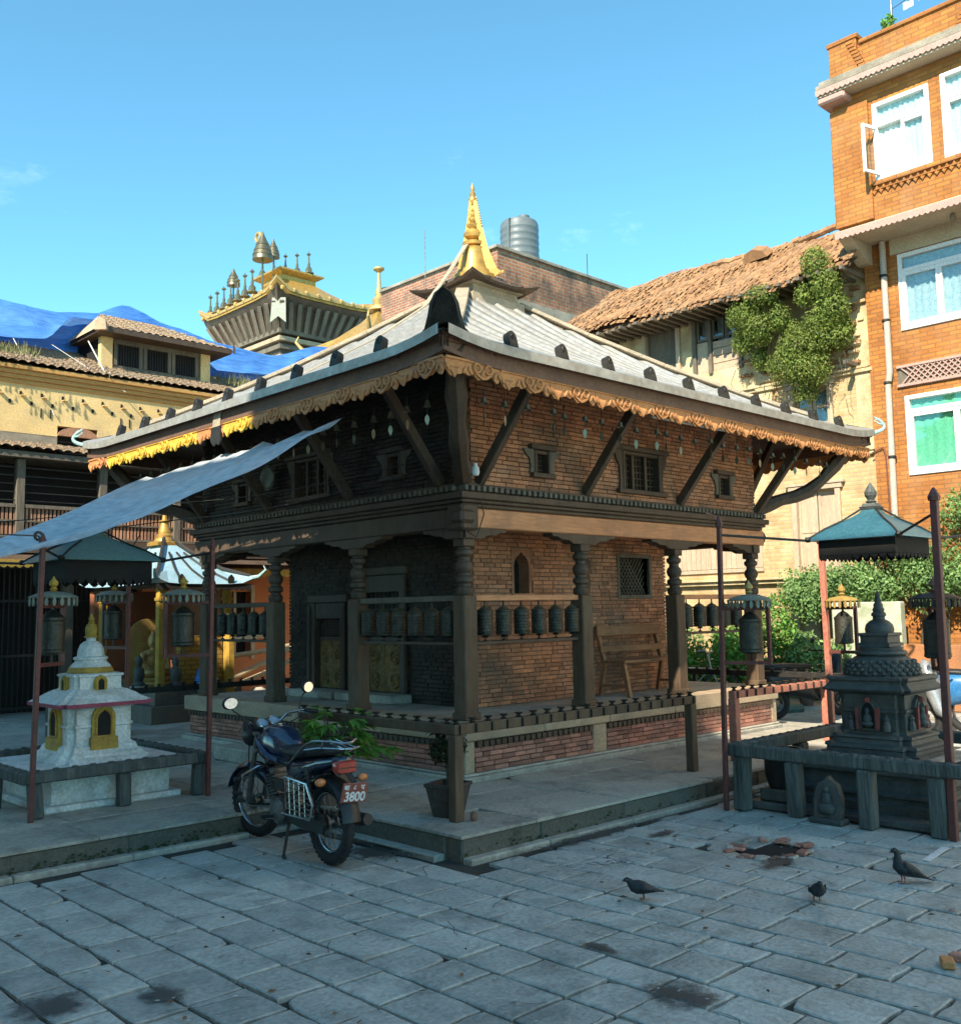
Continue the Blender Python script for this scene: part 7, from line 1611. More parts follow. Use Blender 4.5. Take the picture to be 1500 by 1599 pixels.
tp_ = MB().sqlathe([(.75, ze+1.35), (.8, ze+1.42), (.8, ze+1.6), (1.05, ze+1.75), (1.05, ze+1.82), (.6, ze+1.9)], (gcx, gcy, 0)).build('roof_lantern', m_gold, gp)
mb = MB().loft([hip(-.01, ze+.10, .45), hip(-.01, ze+.2, .45), hip(.02, ze+.2, .45), hip(.02, ze+.12, .45)]); mb.build('gilt_eave_band', m_goldd, gr)
def spire(x_, y_, z_, h, par, mat):
    MB().lathe([(.22*h, 0), (.2*h, .06*h), (.13*h, .1*h), (.15*h, .2*h), (.08*h, .3*h), (.05*h, .34*h), (.07*h, .42*h), (.04*h, .5*h), (.03*h, .8*h), (.09*h, .84*h), (.1*h, .88*h), (.02*h, .93*h), (.01*h, 1.0*h)], (x_, y_, z_), 8).build('small_spire', mat, par, True)
for i in range(7): spire(gx0+.35, gy1-.3-i*.55, ze+.35+.04*i, 1.0, gp, m_bell)
for i in range(5): spire(gcx-.8+i*.3, gcy+.7-i*.4, ze+1.85, .95, gp, m_bell)
def umbrella(x_, y_, z_, h, r_):
    u = MB().tube([(x_, y_, z_), (x_, y_, z_+h)], .035, 6).lathe([(r_, h*.55), (r_*.95, h*.62), (r_*1.02, h*.63), (r_*.85, h*.7), (r_*.9, h*.71), (r_*.65, h*.8), (r_*.7, h*.81), (r_*.4, h*.9), (r_*.15, h*1.0), (.01, h*1.06)], (x_, y_, z_), 14); u.build('metal_umbrella', m_bell, gp, True)
umbrella(gx0+.45, gy0+1.7, ze+.5, 2.3, .4); umbrella(gx0+.5, gy0+4.0, ze+.5, 1.5, .27); umbrella(gcx-.9, gcy-.3, ze+1.5, 1.6, .26)
MB().ring((gx0+.4, gy0+1.95, ze+2.75), .17, .06, (0, 1, 0), (0, 0, 1), 14, 6).build('sun_disc', m_goldd, gp, True)
# smaller gilt roof in front of it
sg2 = thing('small_gilt_roof', 'small gilded hipped roof with a tall finial in front of the distant pagoda', 'roof', (16.6, 21.5, 9))
bx_, by_, hz = 14.6, 20.0, 10.6
rows = []
for f_, z_, up in ((0, hz, .35), (.02, hz+.1, .3), (.4, hz+.75, 0), (.75, hz+1.3, 0), (.95, hz+1.75, 0)):
    ring = []; c2 = [(bx_, by_), (bx_+3.6, by_), (bx_+3.6, by_+3.6), (bx_, by_+3.6)]; mx_, my_ = bx_+1.8, by_+1.8
    for s_ in range(4):
        a, b = c2[s_], c2[(s_+1) % 4]
        for k in range(8): t = k/8; e = (abs(2*t-1)**8)*up; px_, py_ = a[0]+(b[0]-a[0])*t, a[1]+(b[1]-a[1])*t; ring.append((px_+(mx_-px_)*f_, py_+(my_-py_)*f_, z_+e))
    rows.append(ring)
MB().loft(rows).build('gilt_roof', m_gold, sg2); MB().lathe([(.4, 0), (.36, .12), (.2, .2), (.25, .4), (.13, .55), (.15, .7), (.08, .85), (.06, 1.4), (.2, 1.5), (.2, 1.56), (.03, 1.62)], (mx_, my_, hz+1.7), 12).build('finial', m_goldd, sg2, True)
MB().sqlathe([(1.3, hz-3), (1.3, hz)], (mx_, my_, 0)).build('body', m_wood, sg2)
for a in c2:
    d = Vector((a[0]-mx_, a[1]-my_, 0)).normalized(); b0 = Vector((a[0], a[1], hz+.35)); MB().tube([b0 - d*.3, b0 + d*.15, b0 + d*.4 + Vector((0, 0, .3)), b0 + d*.3 + Vector((0, 0, .5))], [.1, .08, .05, .02], 7).build('corner_curl', m_goldd, sg2, True)
tag(MB().ell((19.9, 26, 14.9), .12, .35, .08, 10, 6).prism([(-.1, 0), (.1, 0), (.3, .12), (-.05, .1)], (19.9, 26.1, 14.9), (0, 1, 0), (.3, 0, 1), (.4, .1, 0)).build('flying_bird', m_pigeon, None, True), 'small dark bird above the upturned gilt roof corner', 'bird')

# ---- bare brick building with water tank behind the roof
bb = thing('brick_building', 'unplastered weathered red brick building with dark coping behind the temple roof', 'building', (16.5, 15, 0))
MB().box(13.5, 19.9, 13.0, 13.3, 0, 9.75).box(13.5, 19.9, 13.0, 13.3, 10.15, 11.38).build('front_wall', m_redbrick, bb)
MB().box(13.5, 19.9, 12.985, 13.3, 9.7505, 10.1495).build('plaster_band', m_grime, bb)
for x_ in (15.2, 17.6): MB().box(x_-.12, x_+.12, 12.97, 13.0, 8.6, 9.75).build('concrete_pier', m_grime, bb)
MB().box(13.5, 13.8, 13.3, 18, 0, 11.38).build('side_wall', m_redbricky, bb)
MB().box(13.42, 20, 12.93, 13.35, 11.3805, 11.47, .01).box(13.42, 13.85, 13.35, 18, 11.3805, 11.47, .01).build('coping', m_grime, bb)
MB().box(13.8, 19.9, 13.3, 18, 11.0, 11.1).build('roof_slab', m_grime, bb)
tk = thing('water_tank', 'grey ribbed plastic water tank on the brick building roof', 'tank', (15.75, 14.3, 11.1))
pr = [(.56, 11.11)]
for k in range(9): pr += [(.575, 11.2+k*.2), (.575, 11.22+k*.2), (.56, 11.24+k*.2), (.56, 11.36+k*.2)]
pr += [(.52, 13.05), (.3, 13.15), (.2, 13.17)]
MB().lathe(pr, (15.75, 14.3, 0), 32).build('body', m_tank, tk, True); MB().lathe([(.17, 13.17), (.17, 13.26), (.1, 13.28)], (15.85, 14.2, 0), 14).build('lid', m_tank, tk, True); MB().tube([(15.2, 14.2, 12.0), (15.15, 14.15, 13.0), (15.3, 14.2, 13.05)], .03, 6).build('pipe', m_tank, tk)
tag(MB().tube([(17.6, 13.3, 11.4), (17.6, 13.3, 12.3)], .012, 5).build('rod', m_iron), 'thin metal rod on the brick building coping', 'rod')

# ---- crumbling old house, right
oh = thing('old_house', 'crumbling cream house with sagging orange tile roof and overgrown facade, right background', 'house', (12.4, 5.6, 0))
WXo = 12.3
ops = [(6.55, 7.35, 6.5, 7.55), (5.05, 6.15, 6.45, 7.55), (3.30, 4.0, 5.02, 5.72), (3.25, 4.05, 2.35, 3.80), (3.3, 4.1, .3, 1.85), (4.8, 6.9, 2.45, 3.2)]
w1 = MB()
for a, b, c, d in holed(2.5, 9.3, 0, 5.85, ops): w1.box(WXo, WXo+.35, a, b, c, d)
w1 = w1.build('lower_wall', m_oldbrick, oh)
w2 = MB()
for a, b, c, d in holed(2.5, 9.3, 5.85, 8.1, ops): w2.box(WXo, WXo+.35, a, b, c, d)
w2 = w2.build('upper_wall', m_cream, oh)
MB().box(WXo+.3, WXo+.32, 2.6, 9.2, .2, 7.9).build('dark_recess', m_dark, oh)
def shuttered(a, b, c, d, panels, frame=m_shutter, leaf=m_shutter, glass=False, head=True):
    t = .08; f_ = MB().box(WXo-.06, WXo+.12, a-t, a+.02, c-.02, d+.02, .006).box(WXo-.06, WXo+.12, b-.02, b+t, c-.02, d+.02, .006).box(WXo-.08, WXo+.12, a-t*1.6, b+t*1.6, d+.021, d+.11, .006)
    if head: f_.box(WXo-.1, WXo+.1, a-t*2.2, b+t*2.2, d+.111, d+.16, .006)
    f_.box(WXo-.09, WXo+.12, a-t*1.6, b+t*1.6, c-.10, c-.021, .006)
    fo = f_.build('window', frame, oh); w = (b-a)/panels
    for i in range(panels):
        p0, p1 = a+i*w+.012, a+(i+1)*w-.012; mb = MB().box(WXo+.04, WXo+.08, p0, p0+.05, c, d).box(WXo+.04, WXo+.08, p1-.05, p1, c, d).box(WXo+.04, WXo+.08, p0+.05, p1-.05, c, c+.06).box(WXo+.04, WXo+.08, p0+.05, p1-.05, d-.06, d).box(WXo+.042, WXo+.078, p0+.05, p1-.05, (c+d)/2-.03, (c+d)/2+.03)
        if not glass:
            mb.box(WXo+.055, WXo+.07, p0+.05, p1-.05, c+.06, d-.06)
        lf_ = mb.build('shutter' if not glass else 'sash', leaf, fo)
        if glass: MB().box(WXo+.055, WXo+.062, p0+.05, p1-.05, c+.06, d-.06).build('pane', m_glass, fo); MB().box(WXo+.16, WXo+.17, p0, p1, c, d).build('curtain', m_curt_b, fo)
    return fo
shuttered(3.30, 4.0, 5.02, 5.72, 2, glass=True); shuttered(3.25, 4.05, 2.35, 3.80, 2); shuttered(3.3, 4.1, .3, 1.85, 2, head=False)
shuttered(6.55, 7.35, 6.5, 7.55, 1, leaf=m_woodg)
# timber bay: boards below, small panes above
tb_ = MB().box(WXo-.05, WXo+.1, 5.03, 5.11, 6.4, 7.6).box(WXo-.05, WXo+.1, 6.09, 6.17, 6.4, 7.6).box(WXo-.05, WXo+.1, 5.72, 5.80, 6.4, 7.6).box(WXo-.06, WXo+.1, 5.03, 6.17, 7.6005, 7.68).build('window', m_woodg, oh)
for k in range(4): MB().box(WXo+.0, WXo+.06, 5.115, 5.715, 6.44+k*.155, 6.585+k*.155, .006).build('board', m_shutter, tb_)
MB().box(WXo+.0, WXo+.05, 5.805, 6.085, 6.44, 7.08, .006).build('board', m_shutter, tb_)
for a, b in ((5.13, 5.40), (5.44, 5.71), (5.83, 6.07)):
    MB().box(WXo, WXo+.05, a, a+.04, 7.1, 7.59).box(WXo, WXo+.05, b-.04, b, 7.1, 7.59).box(WXo, WXo+.05, a+.04, b-.04, 7.1, 7.15).box(WXo, WXo+.05, a+.04, b-.04, 7.54, 7.59).build('sash', m_woodg, tb_); MB().box(WXo+.02, WXo+.026, a+.04, b-.04, 7.15, 7.54).build('pane', m_glass, tb_); MB().box(WXo+.2, WXo+.21, a, b, 7.1, 7.58).build('curtain', m_curt_b, tb_)
bd_ = MB().box(-.02, .02, -.055, .055, 0, .74, .006).mesh('board', m_shutter)
bp_ = MB().box(WXo-.04, WXo+.06, 4.78, 6.92, 2.38, 2.45).box(WXo-.04, WXo+.06, 4.78, 6.92, 3.2, 3.27).build('boarded_opening', m_shutter, oh)
for k in range(18): inst('board', bd_, bp_, (WXo+.03, 4.87+k*.116, 2.455))
for z0, z1, o_ in ((2.13, 2.2, .1), (2.2005, 2.25, .16), (5.84, 5.9, .06), (5.9005, 5.95, .11), (4.35, 4.4, .07)):
    MB().box(WXo-o_, WXo+.01, 2.5, 9.2, z0, z1, .01).build('string_course', m_cream, oh)
for y_, z0, z1 in ((2.62, 4.42, 5.82), (4.55, 4.42, 5.82), (2.62, .1, 2.1), (4.55, 6.0, 7.4)): MB().box(WXo-.07, WXo+.01, y_-.14, y_+.14, z0, z1, .01).box(WXo-.12, WXo+.01, y_-.2, y_+.2, z1+.0005, z1+.07, .01).build('pilaster', m_cream, oh)
q = random.Random(14)
for k in range(70):   # eroded loose bricks sticking out of the broken facade
    y_, z_ = (q.uniform(2.6, 5.0), q.uniform(5.95, 6.6)) if k % 2 else (q.uniform(2.6, 3.4), q.uniform(6.0, 7.6)); l_ = q.uniform(.1, .24); MB().box(WXo-q.uniform(.02, .12), WXo+.02, y_-l_/2, y_+l_/2, z_-.03, z_+.03, .008).build('loose_brick', m_tileo if k % 3 else m_cream, w2)
for k in range(4): MB().box(WXo-q.uniform(.1, .45), WXo, 2.7+k*.6, 2.78+k*.6, 5.95+k*.07, 6.02+k*.07).build('broken_timber', m_woodg, w2)
# sagging tile roof made of many small tiles
rt = MB(); q = random.Random(31); nrow = 34
for r_ in range(nrow):
    t = r_/nrow; x_ = 11.45 + (13.85-11.45)*t; z_ = 7.62 + (9.22-7.62)*t; y = 2.35
    while y < 9.4:
        w_ = q.uniform(.065, .10); sag = -.09*math.sin((y-2.4)*.75) + .05*math.sin(y*2.7+r_*.2); 
        if not (r_ < 2 and q.random() < .28):
            dz = q.uniform(-.008, .012) + (-.06 if r_ == 0 else 0); dy = q.uniform(-.02, .02); tl = q.uniform(-.012, .016)
            a0 = (x_ - .03 + q.uniform(-.04, .02), y+dy, z_+sag+dz+.03); L_ = .12
            rt.add([(a0[0], y+dy, a0[2]), (a0[0], y+dy+w_, a0[2]+tl), (a0[0]+L_, y+dy+w_, a0[2]+L_*.62+tl), (a0[0]+L_, y+dy, a0[2]+L_*.62), (a0[0], y+dy, a0[2]-.03), (a0[0], y+dy+w_, a0[2]-.03+tl)], [(0, 1, 2, 3), (0, 4, 5, 1)])
        y += w_*.93
orf = MB().add([(11.5, 2.4, 7.56), (11.5, 9.3, 7.56), (13.85, 9.3, 9.15), (13.85, 2.4, 9.15), (16, 2.4, 7.7), (16, 9.3, 7.7)], [(0, 1, 2, 3), (3, 2, 5, 4)]).build('roof', m_tileo, oh)
stuff(rt.build('roof_tiles', m_tileo, orf))
for k in range(34): 
    y_ = 2.5 + k*.2; MB().box(11.35+q.uniform(-.06, .06), 12.3, y_-.03, y_+.03, 7.50, 7.56).build('rafter_end', m_woodg, orf)
rg = MB()
for k in range(46): y_ = 2.4+k*.15; rg.tube([(13.85, y_, 9.22+.05*math.sin(y_*2.1)+q.uniform(-.03, .03)), (13.85, y_+.17, 9.22+.05*math.sin((y_+.17)*2.1)+q.uniform(-.03, .03))], .07, 7)
rg.build('ridge_tiles', m_tileo, orf)
MB().prism([(-.3, 0), (.3, 0), (.2, .16), (0, .2), (-.22, .13)], (13.2, 5.2, 8.82), (.1, 1, 0), (-.55, 0, 1), (.25, 0, .16)).prism([(-.3, 0), (.3, 0), (.2, .14), (0, .18), (-.22, .11)], (13.3, 8.5, 8.84), (.1, 1, 0), (-.55, 0, 1), (.25, 0, .16)).build('roof_vent_hump', m_tileo, orf)

# ---- orange brick building, far right
ob = thing('orange_building', 'tall orange brick building with white windows and scalloped balcony slabs, right edge', 'building', (13, 0, 0))
XU, XL = 11.4, 12.2
wu = [(.85, 1.80, 8.84, 10.20), (-.32, .66, 8.84, 10.26), (-1.6, -.6, 8.84, 10.26)]
w_ = MB()
for a, b, c, d in holed(-4, 2.50, 8.16, 10.52, wu): w_.box(XU if b <= 1.82 else XU-.0, XU+.3, a, b, c, d)
w_.box(XU+.301, 17, 2.2, 2.499, 8.1605, 10.519)
wall3 = w_.build('upper_wall', m_orange, ob)
MB().box(XU-.06, XU-.001, 1.86, 2.53, 8.2, 10.3, .008).build('corner_pilaster', m_orange, ob)
par = MB().box(XU+.03, XU+.25, -4, 2.4, 10.82, 11.38).box(XU-.03, XU+.33, 2.0, 2.5, 10.82, 11.5, .005).build('parapet', m_orange, ob)
MB().box(XU-.05, XU+.36, 1.97, 2.53, 11.5005, 11.58, .008).box(XU-.01, XU+.3, -4, 1.965, 11.3805, 11.45, .008).build('parapet_coping', m_orange, par)
bk_ = MB().box(-.05, .03, -.06, .06, 0, .055, .006).mesh('corbel_brick', m_orange)
for k in range(9): inst('corbel_brick', bk_, par, (XU+.0, 1.99 - .0 + .028*k - .1, 10.86 + k*.07))
for k in range(9): inst('corbel_brick', bk_, par, (XU+.02, .35 - .03*k, 10.86+k*.062)); inst('corbel_brick', bk_, par, (XU+.02, -.25 + .03*k, 10.86+k*.062))
def scal_y(x, y0, y1, z, h, w, mat, par_, name):
    n = int((y1-y0)/w); out = [(y0, z)]
    for i in range(n):
        for k in range(5): t = k/5; out.append((y0 + (i+t)*(y1-y0)/n, z - h - .03*math.sin(math.pi*t)))
    out += [(y1, z-h), (y1, z)]
    return MB().prism(out, (x, 0, 0), (0, 1, 0), (0, 0, 1), (.03, 0, 0)).build(name, mat, par_)
MB().box(XU-.28, XU+.3, -4, 2.6, 10.74, 10.82, .01).box(XU-.33, XU+.3, -4, 2.64, 10.66, 10.7395, .01).build('cornice', m_grime, ob)
MB().box(XU-.3, XU+.3, -4, 2.62, 10.53, 10.6595).build('cornice_soffit', m_conc, ob); scal_y(XU-.335, -4, 2.64, 10.66, .08, .09, m_pinkedge, ob, 'scalloped_edge')
MB().box(XU-.3, XU+.3, 2.14, 2.63, 10.40, 10.529, .03).build('cornice_end_bracket', m_pinkedge, ob)
MB().box(XU-.04, 17, -4, 2.54, 8.06, 8.16, .006).build('floor_slab', m_conc, ob); scal_y(XU-.075, -4, 2.55, 8.13, .1, .09, m_pinkedge, ob, 'scalloped_edge')
MB().prism([(XU-.06, 8.06), (XL+.01, 8.06), (XL+.01, 7.70), (XL-.15, 7.70)], (0, 2.30, 0), (1, 0, 0), (0, 0, 1), (0, .22, 0)).build('slab_bracket', m_conc, ob)
ceil_l = MB().lathe([(.01, 8.05), (.04, 8.04), (.05, 7.98), (.03, 7.93), (.001, 7.92)], (11.8, .75, 0), 10).build('soffit_lamp', m_grime, ob, True)
def wind(plane, a, b, c, d, tr, cols, curtain, name='window', open_left=False):
    t = .075; X0, X1 = plane-.03, plane+.1
    f_ = MB().box(X0, X1, a, a+t, c, d, .008).box(X0, X1, b-t, b, c, d, .008).box(X0, X1, a+t, b-t, d-t, d, .008).box(X0, X1, a+t, b-t, c, c+t, .008)
    if tr: f_.box(X0+.003, X1, a+t, b-t, tr, tr+.07, .006)
    o = f_.build(name, m_frame, ob); n = cols; w = (b-a-2*t)/n
    for i in range(n):
        p0, p1 = a+t+i*w, a+t+(i+1)*w; zt_ = tr if tr else d-t
        if open_left and i == n-1:
            continue
        MB().box(X0+.015, X1-.03, p0, p0+.05, c+t, zt_).box(X0+.015, X1-.03, p1-.05, p1, c+t, zt_).box(X0+.015, X1-.03, p0+.05, p1-.05, c+t, c+t+.06).box(X0+.015, X1-.03, p0+.05, p1-.05, zt_-.06, zt_).build('sash', m_frame, o)
        MB().box(plane+.02, plane+.026, p0+.05, p1-.05, c+t+.06, zt_-.06).build('pane', m_glass, o)
    if tr: MB().box(plane+.02, plane+.026, a+t, b-t, tr+.07, d-t).build('pane', m_glass, o)
    rows = []
    for i in range(41):
        y_ = a + (b-a)*i/40; xx = plane + .075 + .014*math.sin(i*1.7) + .006*math.sin(i*.6); rows.append([(xx, y_, c+.02), (xx, y_, d-.02)])
    MB().grid(rows).build('curtain', curtain, o, 'all')
    if open_left:   # casement swung out
        hy = b-t; sx = X0; ang = R(62); dv = Vector((-math.sin(ang), math.cos(ang)*.55, 0)); w2_ = w*.98; p = Vector((sx, hy, 0))
        mb = MB(); 
        for u in (0.025, w2_-.025): mb.bar(p + dv*u + Vector((0, 0, c+t)), p + dv*u + Vector((0, 0, tr)), .05, .035, up=dv)
        for z_ in (c+t+.025, tr-.025): mb.bar(p + dv*.05 + Vector((0, 0, z_)), p + dv*(w2_-.05) + Vector((0, 0, z_)), .035, .05)
        cs_ = mb.build('open_casement', m_frame, o); 
        MB().add([p + dv*.05 + Vector((0, 0, c+t+.05)), p + dv*(w2_-.05) + Vector((0, 0, c+t+.05)), p + dv*(w2_-.05) + Vector((0, 0, tr-.05)), p + dv*.05 + Vector((0, 0, tr-.05))], [(0, 1, 2, 3)]).build('pane', m_glass, o)
    return o
wind(XU, .85, 1.80, 8.84, 10.20, 9.76, 2, m_curt_t, open_left=True); wind(XU, -.32, .66, 8.84, 10.26, 9.80, 2, m_curt_t); wind(XU, -1.6, -.6, 8.84, 10.26, 9.8, 2, m_curt_t)
MB().box(XU+.045, XU+.05, 1.33, 1.72, 8.92, 9.36).build('white_lower_blind', m_curt_w, ob)
dn = MB(); y_ = -3.9
MB().box(XU-.05, XU+.02, -4, 1.84, 8.76, 8.83, .005).build('window_sill_course', m_orange, ob)
while y_ < 1.8: dn.prism([(0, 0), (.09, 0), (.045, .07)], (XU-.045, y_, 8.68), (0, 1, 0), (0, 0, 1), (.06, 0, 0)).prism([(.05, 0), (.14, 0), (.095, -.07)], (XU-.03, y_, 8.675), (0, 1, 0), (0, 0, 1), (.05, 0, 0)); y_ += .115
dn.build('brick_dentils', m_orange, ob)
wl = [(.5, 1.86, 6.40, 7.76), (.2, 1.88, 3.88, 5.26)]
w_ = MB()
for a, b, c, d in holed(-4, 2.46, 0, 8.06, wl): w_.box(XL, XL+.3, a, b, c, d)
w_.box(XL+.3, 17, 2.16, 2.46, 0, 8.06)
w_.build('lower_wall', m_orange, ob)
MB().box(XL-.02, XL-.001, -4, 1.98, 7.78, 8.06).build('lintel_panel', m_conc, ob)
wind(XL, .5, 1.86, 6.40, 7.76, 7.42, 2, m_curt_b); wind(XL, .2, 1.88, 3.88, 5.26, 4.95, 2, m_curt_g)
MB().box(XU+.5, 17, 2.1, 2.2, 8.2, 10.5).build('inner_partition', m_dark, ob)
MB().tube([(XL-.08, 2.08, 8.05), (XL-.08, 2.08, 5.7), (XL-.08, 2.12, 5.5), (XL-.08, 2.14, 3.0)], .055, 12).build('drain_pipe', m_pipe, ob, True)
for z_ in (7.4, 6.6, 5.5, 4.2): MB().lathe([(.062, 0), (.07, .01), (.07, .04), (.062, .05)], (XL-.08, 2.09 if z_ > 5.6 else 2.125, z_), 12).build('pipe_collar', m_iron, ob)
lp = MB().box(XL-.05, XL+.01, -4, 1.98, 5.42, 5.47, .005).box(XL-.05, XL+.01, -4, 1.98, 5.75, 5.80, .005).build('lattice_band', m_pinkedge, ob); mb = MB()
y_ = -3.8
while y_ < 1.98: mb.bar((XL-.02, y_, 5.47), (XL-.02, y_-.28, 5.75), .02, .03, up=(1, 0, 0)).bar((XL-.025, y_-.28, 5.47), (XL-.025, y_, 5.75), .02, .03, up=(1, 0, 0)); y_ += .1
mb.build('lattice', m_pinkedge, lp); MB().box(XL-.004, XL-.001, -4, 1.98, 5.47, 5.75).build('lattice_back', m_woodg, lp)
MB().tube([(XL-.03, 2.5, 4.35), (XL-.03, 2.3, 4.42), (XL-.03, 2.26, 4.3), (XL-.03, 2.24, 3.2)], .012, 5).build('cable', m_oxide, ob)
fp = thing('roof_flagpole', 'thin rooftop pole with faded prayer flags on the orange building', 'flag pole', (11.6, 1.4, 11.45))
MB().tube([(11.6, 1.45, 11.45), (11.6, 1.45, 12.4)], .018, 6).build('pole', m_alu, fp); MB().tube([(11.6, 1.45, 11.85), (11.6, .2, 12.15)], .006, 5).build('string', m_black, fp)
for k, mm in enumerate((m_white, m_pinkedge, m_curt_g, m_pinkedge, m_white)): 
    y_ = 1.25-k*.25; z_ = 11.87+.06*k; rows = [[(11.6+.02*math.sin(i+k), y_-.18*i/4, z_-.03*j+.012*math.sin(i*2+j)) for j in range(5)] for i in range(5)]; MB().grid(rows).build('flag', mm, fp, 'all')
tag(leafpatch([(11.55, 1.5, 11.6, .1, .12, .16)], 160, .06, 77).build('roof_plant', lf_bright), 'small plant growing on the orange building parapet', 'plant')

# ================================================================== greenery on the right
def shrub(name, label, cat, loc, cs, n, size, mat, seed, pot=None, stems=True):
    t = thing(name, label, cat, loc)
    leafpatch(cs, n, size, seed).build('foliage', mat, t)
    if stems:
        q = random.Random(seed); mb = MB()
        for c in cs: 
            for k in range(3): mb.tube([loc, Vector(loc).lerp(Vector(c[:3]), .5) + Vector((q.uniform(-.08, .08), q.uniform(-.08, .08), 0)), (c[0]+q.uniform(-.3, .3)*c[3], c[1]+q.uniform(-.3, .3)*c[4], c[2]+q.uniform(-.2, .5)*c[5])], [.02, .014, .005], 5)
        mb.build('stems', m_stem, t)
    if pot: MB().lathe([(pot*.7, .001), (pot, pot*1.3), (pot*1.08, pot*1.35), (pot*1.08, pot*1.5), (pot*.9, pot*1.5), (pot*.85, pot*1.2)], loc, 14).build('pot', m_terracotta, t, True)
    return t
W_ = WXo
shrub('wall_shrub', 'bushy shrub rooted in the old house wall, left clump under the eave', 'shrub', (W_, 4.5, 6.8), [(W_-.65, 4.6, 7.2, .28, .32, .34), (W_-.6, 4.3, 6.9, .3, .3, .34), (W_-.45, 4.75, 6.75, .24, .22, .26), (W_-.75, 4.15, 7.45, .22, .34, .22), (W_-.3, 4.5, 6.4, .16, .18, .24), (W_-.55, 3.9, 7.05, .2, .22, .3)], 9000, .042, lf_shrub, 1)
shrub('wall_shrub', 'tall dense creeper against the orange building corner under the slab', 'shrub', (W_, 2.75, 6.6), [(W_-.85, 3.0, 7.75, .24, .26, .3), (W_-.75, 2.85, 7.4, .3, .27, .36), (W_-.6, 2.85, 6.95, .32, .3, .34), (W_-.55, 3.15, 6.7, .32, .3, .3), (W_-.7, 3.3, 7.3, .18, .2, .26)], 9000, .042, lf_shrub, 2)
shrub('wall_shrub', 'large rounded shrub overhanging the broken middle of the old house facade', 'shrub', (W_, 3.5, 6.1), [(W_-.5, 3.5, 6.4, .4, .48, .36), (W_-.45, 3.1, 6.5, .34, .36, .34), (W_-.5, 3.85, 6.1, .36, .36, .34), (W_-.5, 3.4, 5.95, .36, .4, .32), (W_-.4, 2.85, 6.55, .28, .27, .34), (W_-.35, 3.55, 5.6, .18, .28, .24), (W_-.4, 3.7, 6.75, .2, .26, .22)], 13500, .042, lf_shrub, 3)
q = random.Random(17)
for nm_, y0_, y1_, z0_, z1_ in (('first', 2.7, 4.9, 5.4, 6.9),):
    mb = MB()
    for k in range(34):
        y_ = q.uniform(y0_, y1_); z_ = q.uniform(z0_+.3, z1_); P_ = [Vector((W_-q.uniform(.2, .7), y_, z_))]
        for s_ in range(4): P_.append(P_[-1] + Vector((q.uniform(-.05, .05), q.uniform(-.07, .07), -q.uniform(.06, .16))))
        mb.tube(P_, [.007, .006, .005, .004, .002], 4)
    mb.build('trailing_stems', m_stem, bpy.data.objects['wall_shrub.002'])
iv = thing('ivy', 'thick bright ivy covering the foot of the orange building wall', 'ivy', (11.9, 1.2, 0)); q = random.Random(44); cs_ = []
for k in range(70):
    y_ = q.uniform(-2.6, 3.9); top_ = 3.5 if y_ < 2.3 else 2.45; top_ += .2*math.sin(y_*3); z_ = q.uniform(1.75, top_-.1); cs_.append((11.85+q.uniform(-.15, .1), y_, z_, .3, q.uniform(.3, .5), q.uniform(.25, .42)))
leafpatch(cs_, 42000, .055, 5).build('foliage', lf_ivy, iv)
mb = MB()
for k in range(14): y_ = -2.3+k*.4; mb.tube([(12.1, y_, .0), (12.05, y_+.1, .9), (11.95, y_-.05, 1.8), (11.95, y_+.1, 2.7)], [.03, .025, .02, .01], 6)
mb.build('stems', m_stem, iv)
gw = thing('garden_wall', 'patchy whitewashed low garden wall under the ivy', 'wall', (11.6, 1, 0)); MB().box(11.55, 11.75, 1.9, 3.1, 0, 1.75, .02).build('panel', MAT('patchy_whitewash', (.5, .5, .4), (.28, .3, .18), scale=5, rough=.9, bump=.4), gw); MB().box(11.5, 11.72, -4, 1.88, 0, 1.05, .02).build('panel', MAT('orange_garden_wall', (.42, .17, .06), (.3, .13, .06), scale=2, rough=.9, bump=.3, dirt=(.16, .1, .06), dirt_amt=.6), gw)
for k, (x_, y_, h, w_, nm) in enumerate([(11.3, 4.05, 1.95, .36, 'tall leafy potted shrub in the garden left of the cream door'), (11.2, 5.9, 1.35, .5, 'bushy potted plant nearest the temple end post'), (10.8, 4.7, 1.3, .42, 'bright potted plant behind the black garden rail'), (11.2, 3.45, 1.3, .36, 'broad-leaved potted plant behind the scooter'), (11.5, 5.1, 1.5, .5, 'dense green potted plant at the back of the garden'), (11.3, 6.6, 1.25, .55, 'spreading potted plant at the far garden end'), (10.6, 5.5, 1.0, .45, 'small pale green potted plant by the rail'), (11.6, 3.0, 1.2, .3, 'yellowish potted plant beside the cream wall'), (10.4, 3.7, .75, .42, 'low plant spilling forward in front of the tall potted shrub')]):
    lo = (x_, y_, 0.0); shrub('garden_plant', nm, 'plant', lo, [(x_, y_, h*.72, w_*.8, w_*.8, h*.27), (x_+.15, y_-.15, h*.5, w_*.7, w_*.7, h*.28), (x_-.12, y_+.12, h*.42, w_*.65, w_*.65, h*.28)], 1900, .07, lf_bright if k % 2 == 0 else lf_ivy, 60+k, pot=.14)
tag(MB().tube([(8.6, 2.9, .06), (9.4, 3.35, .07), (10.2, 3.0, .06)], .07, 8).build('garden_edging', m_canopy_g, None, True), 'grey-green rounded edging along the garden in front of the pots', 'edging')
bc = thing('bicycle', 'pale old bicycle standing among the garden plants behind the black rail', 'bicycle', (9.0, 4.3, .0), R(-40))
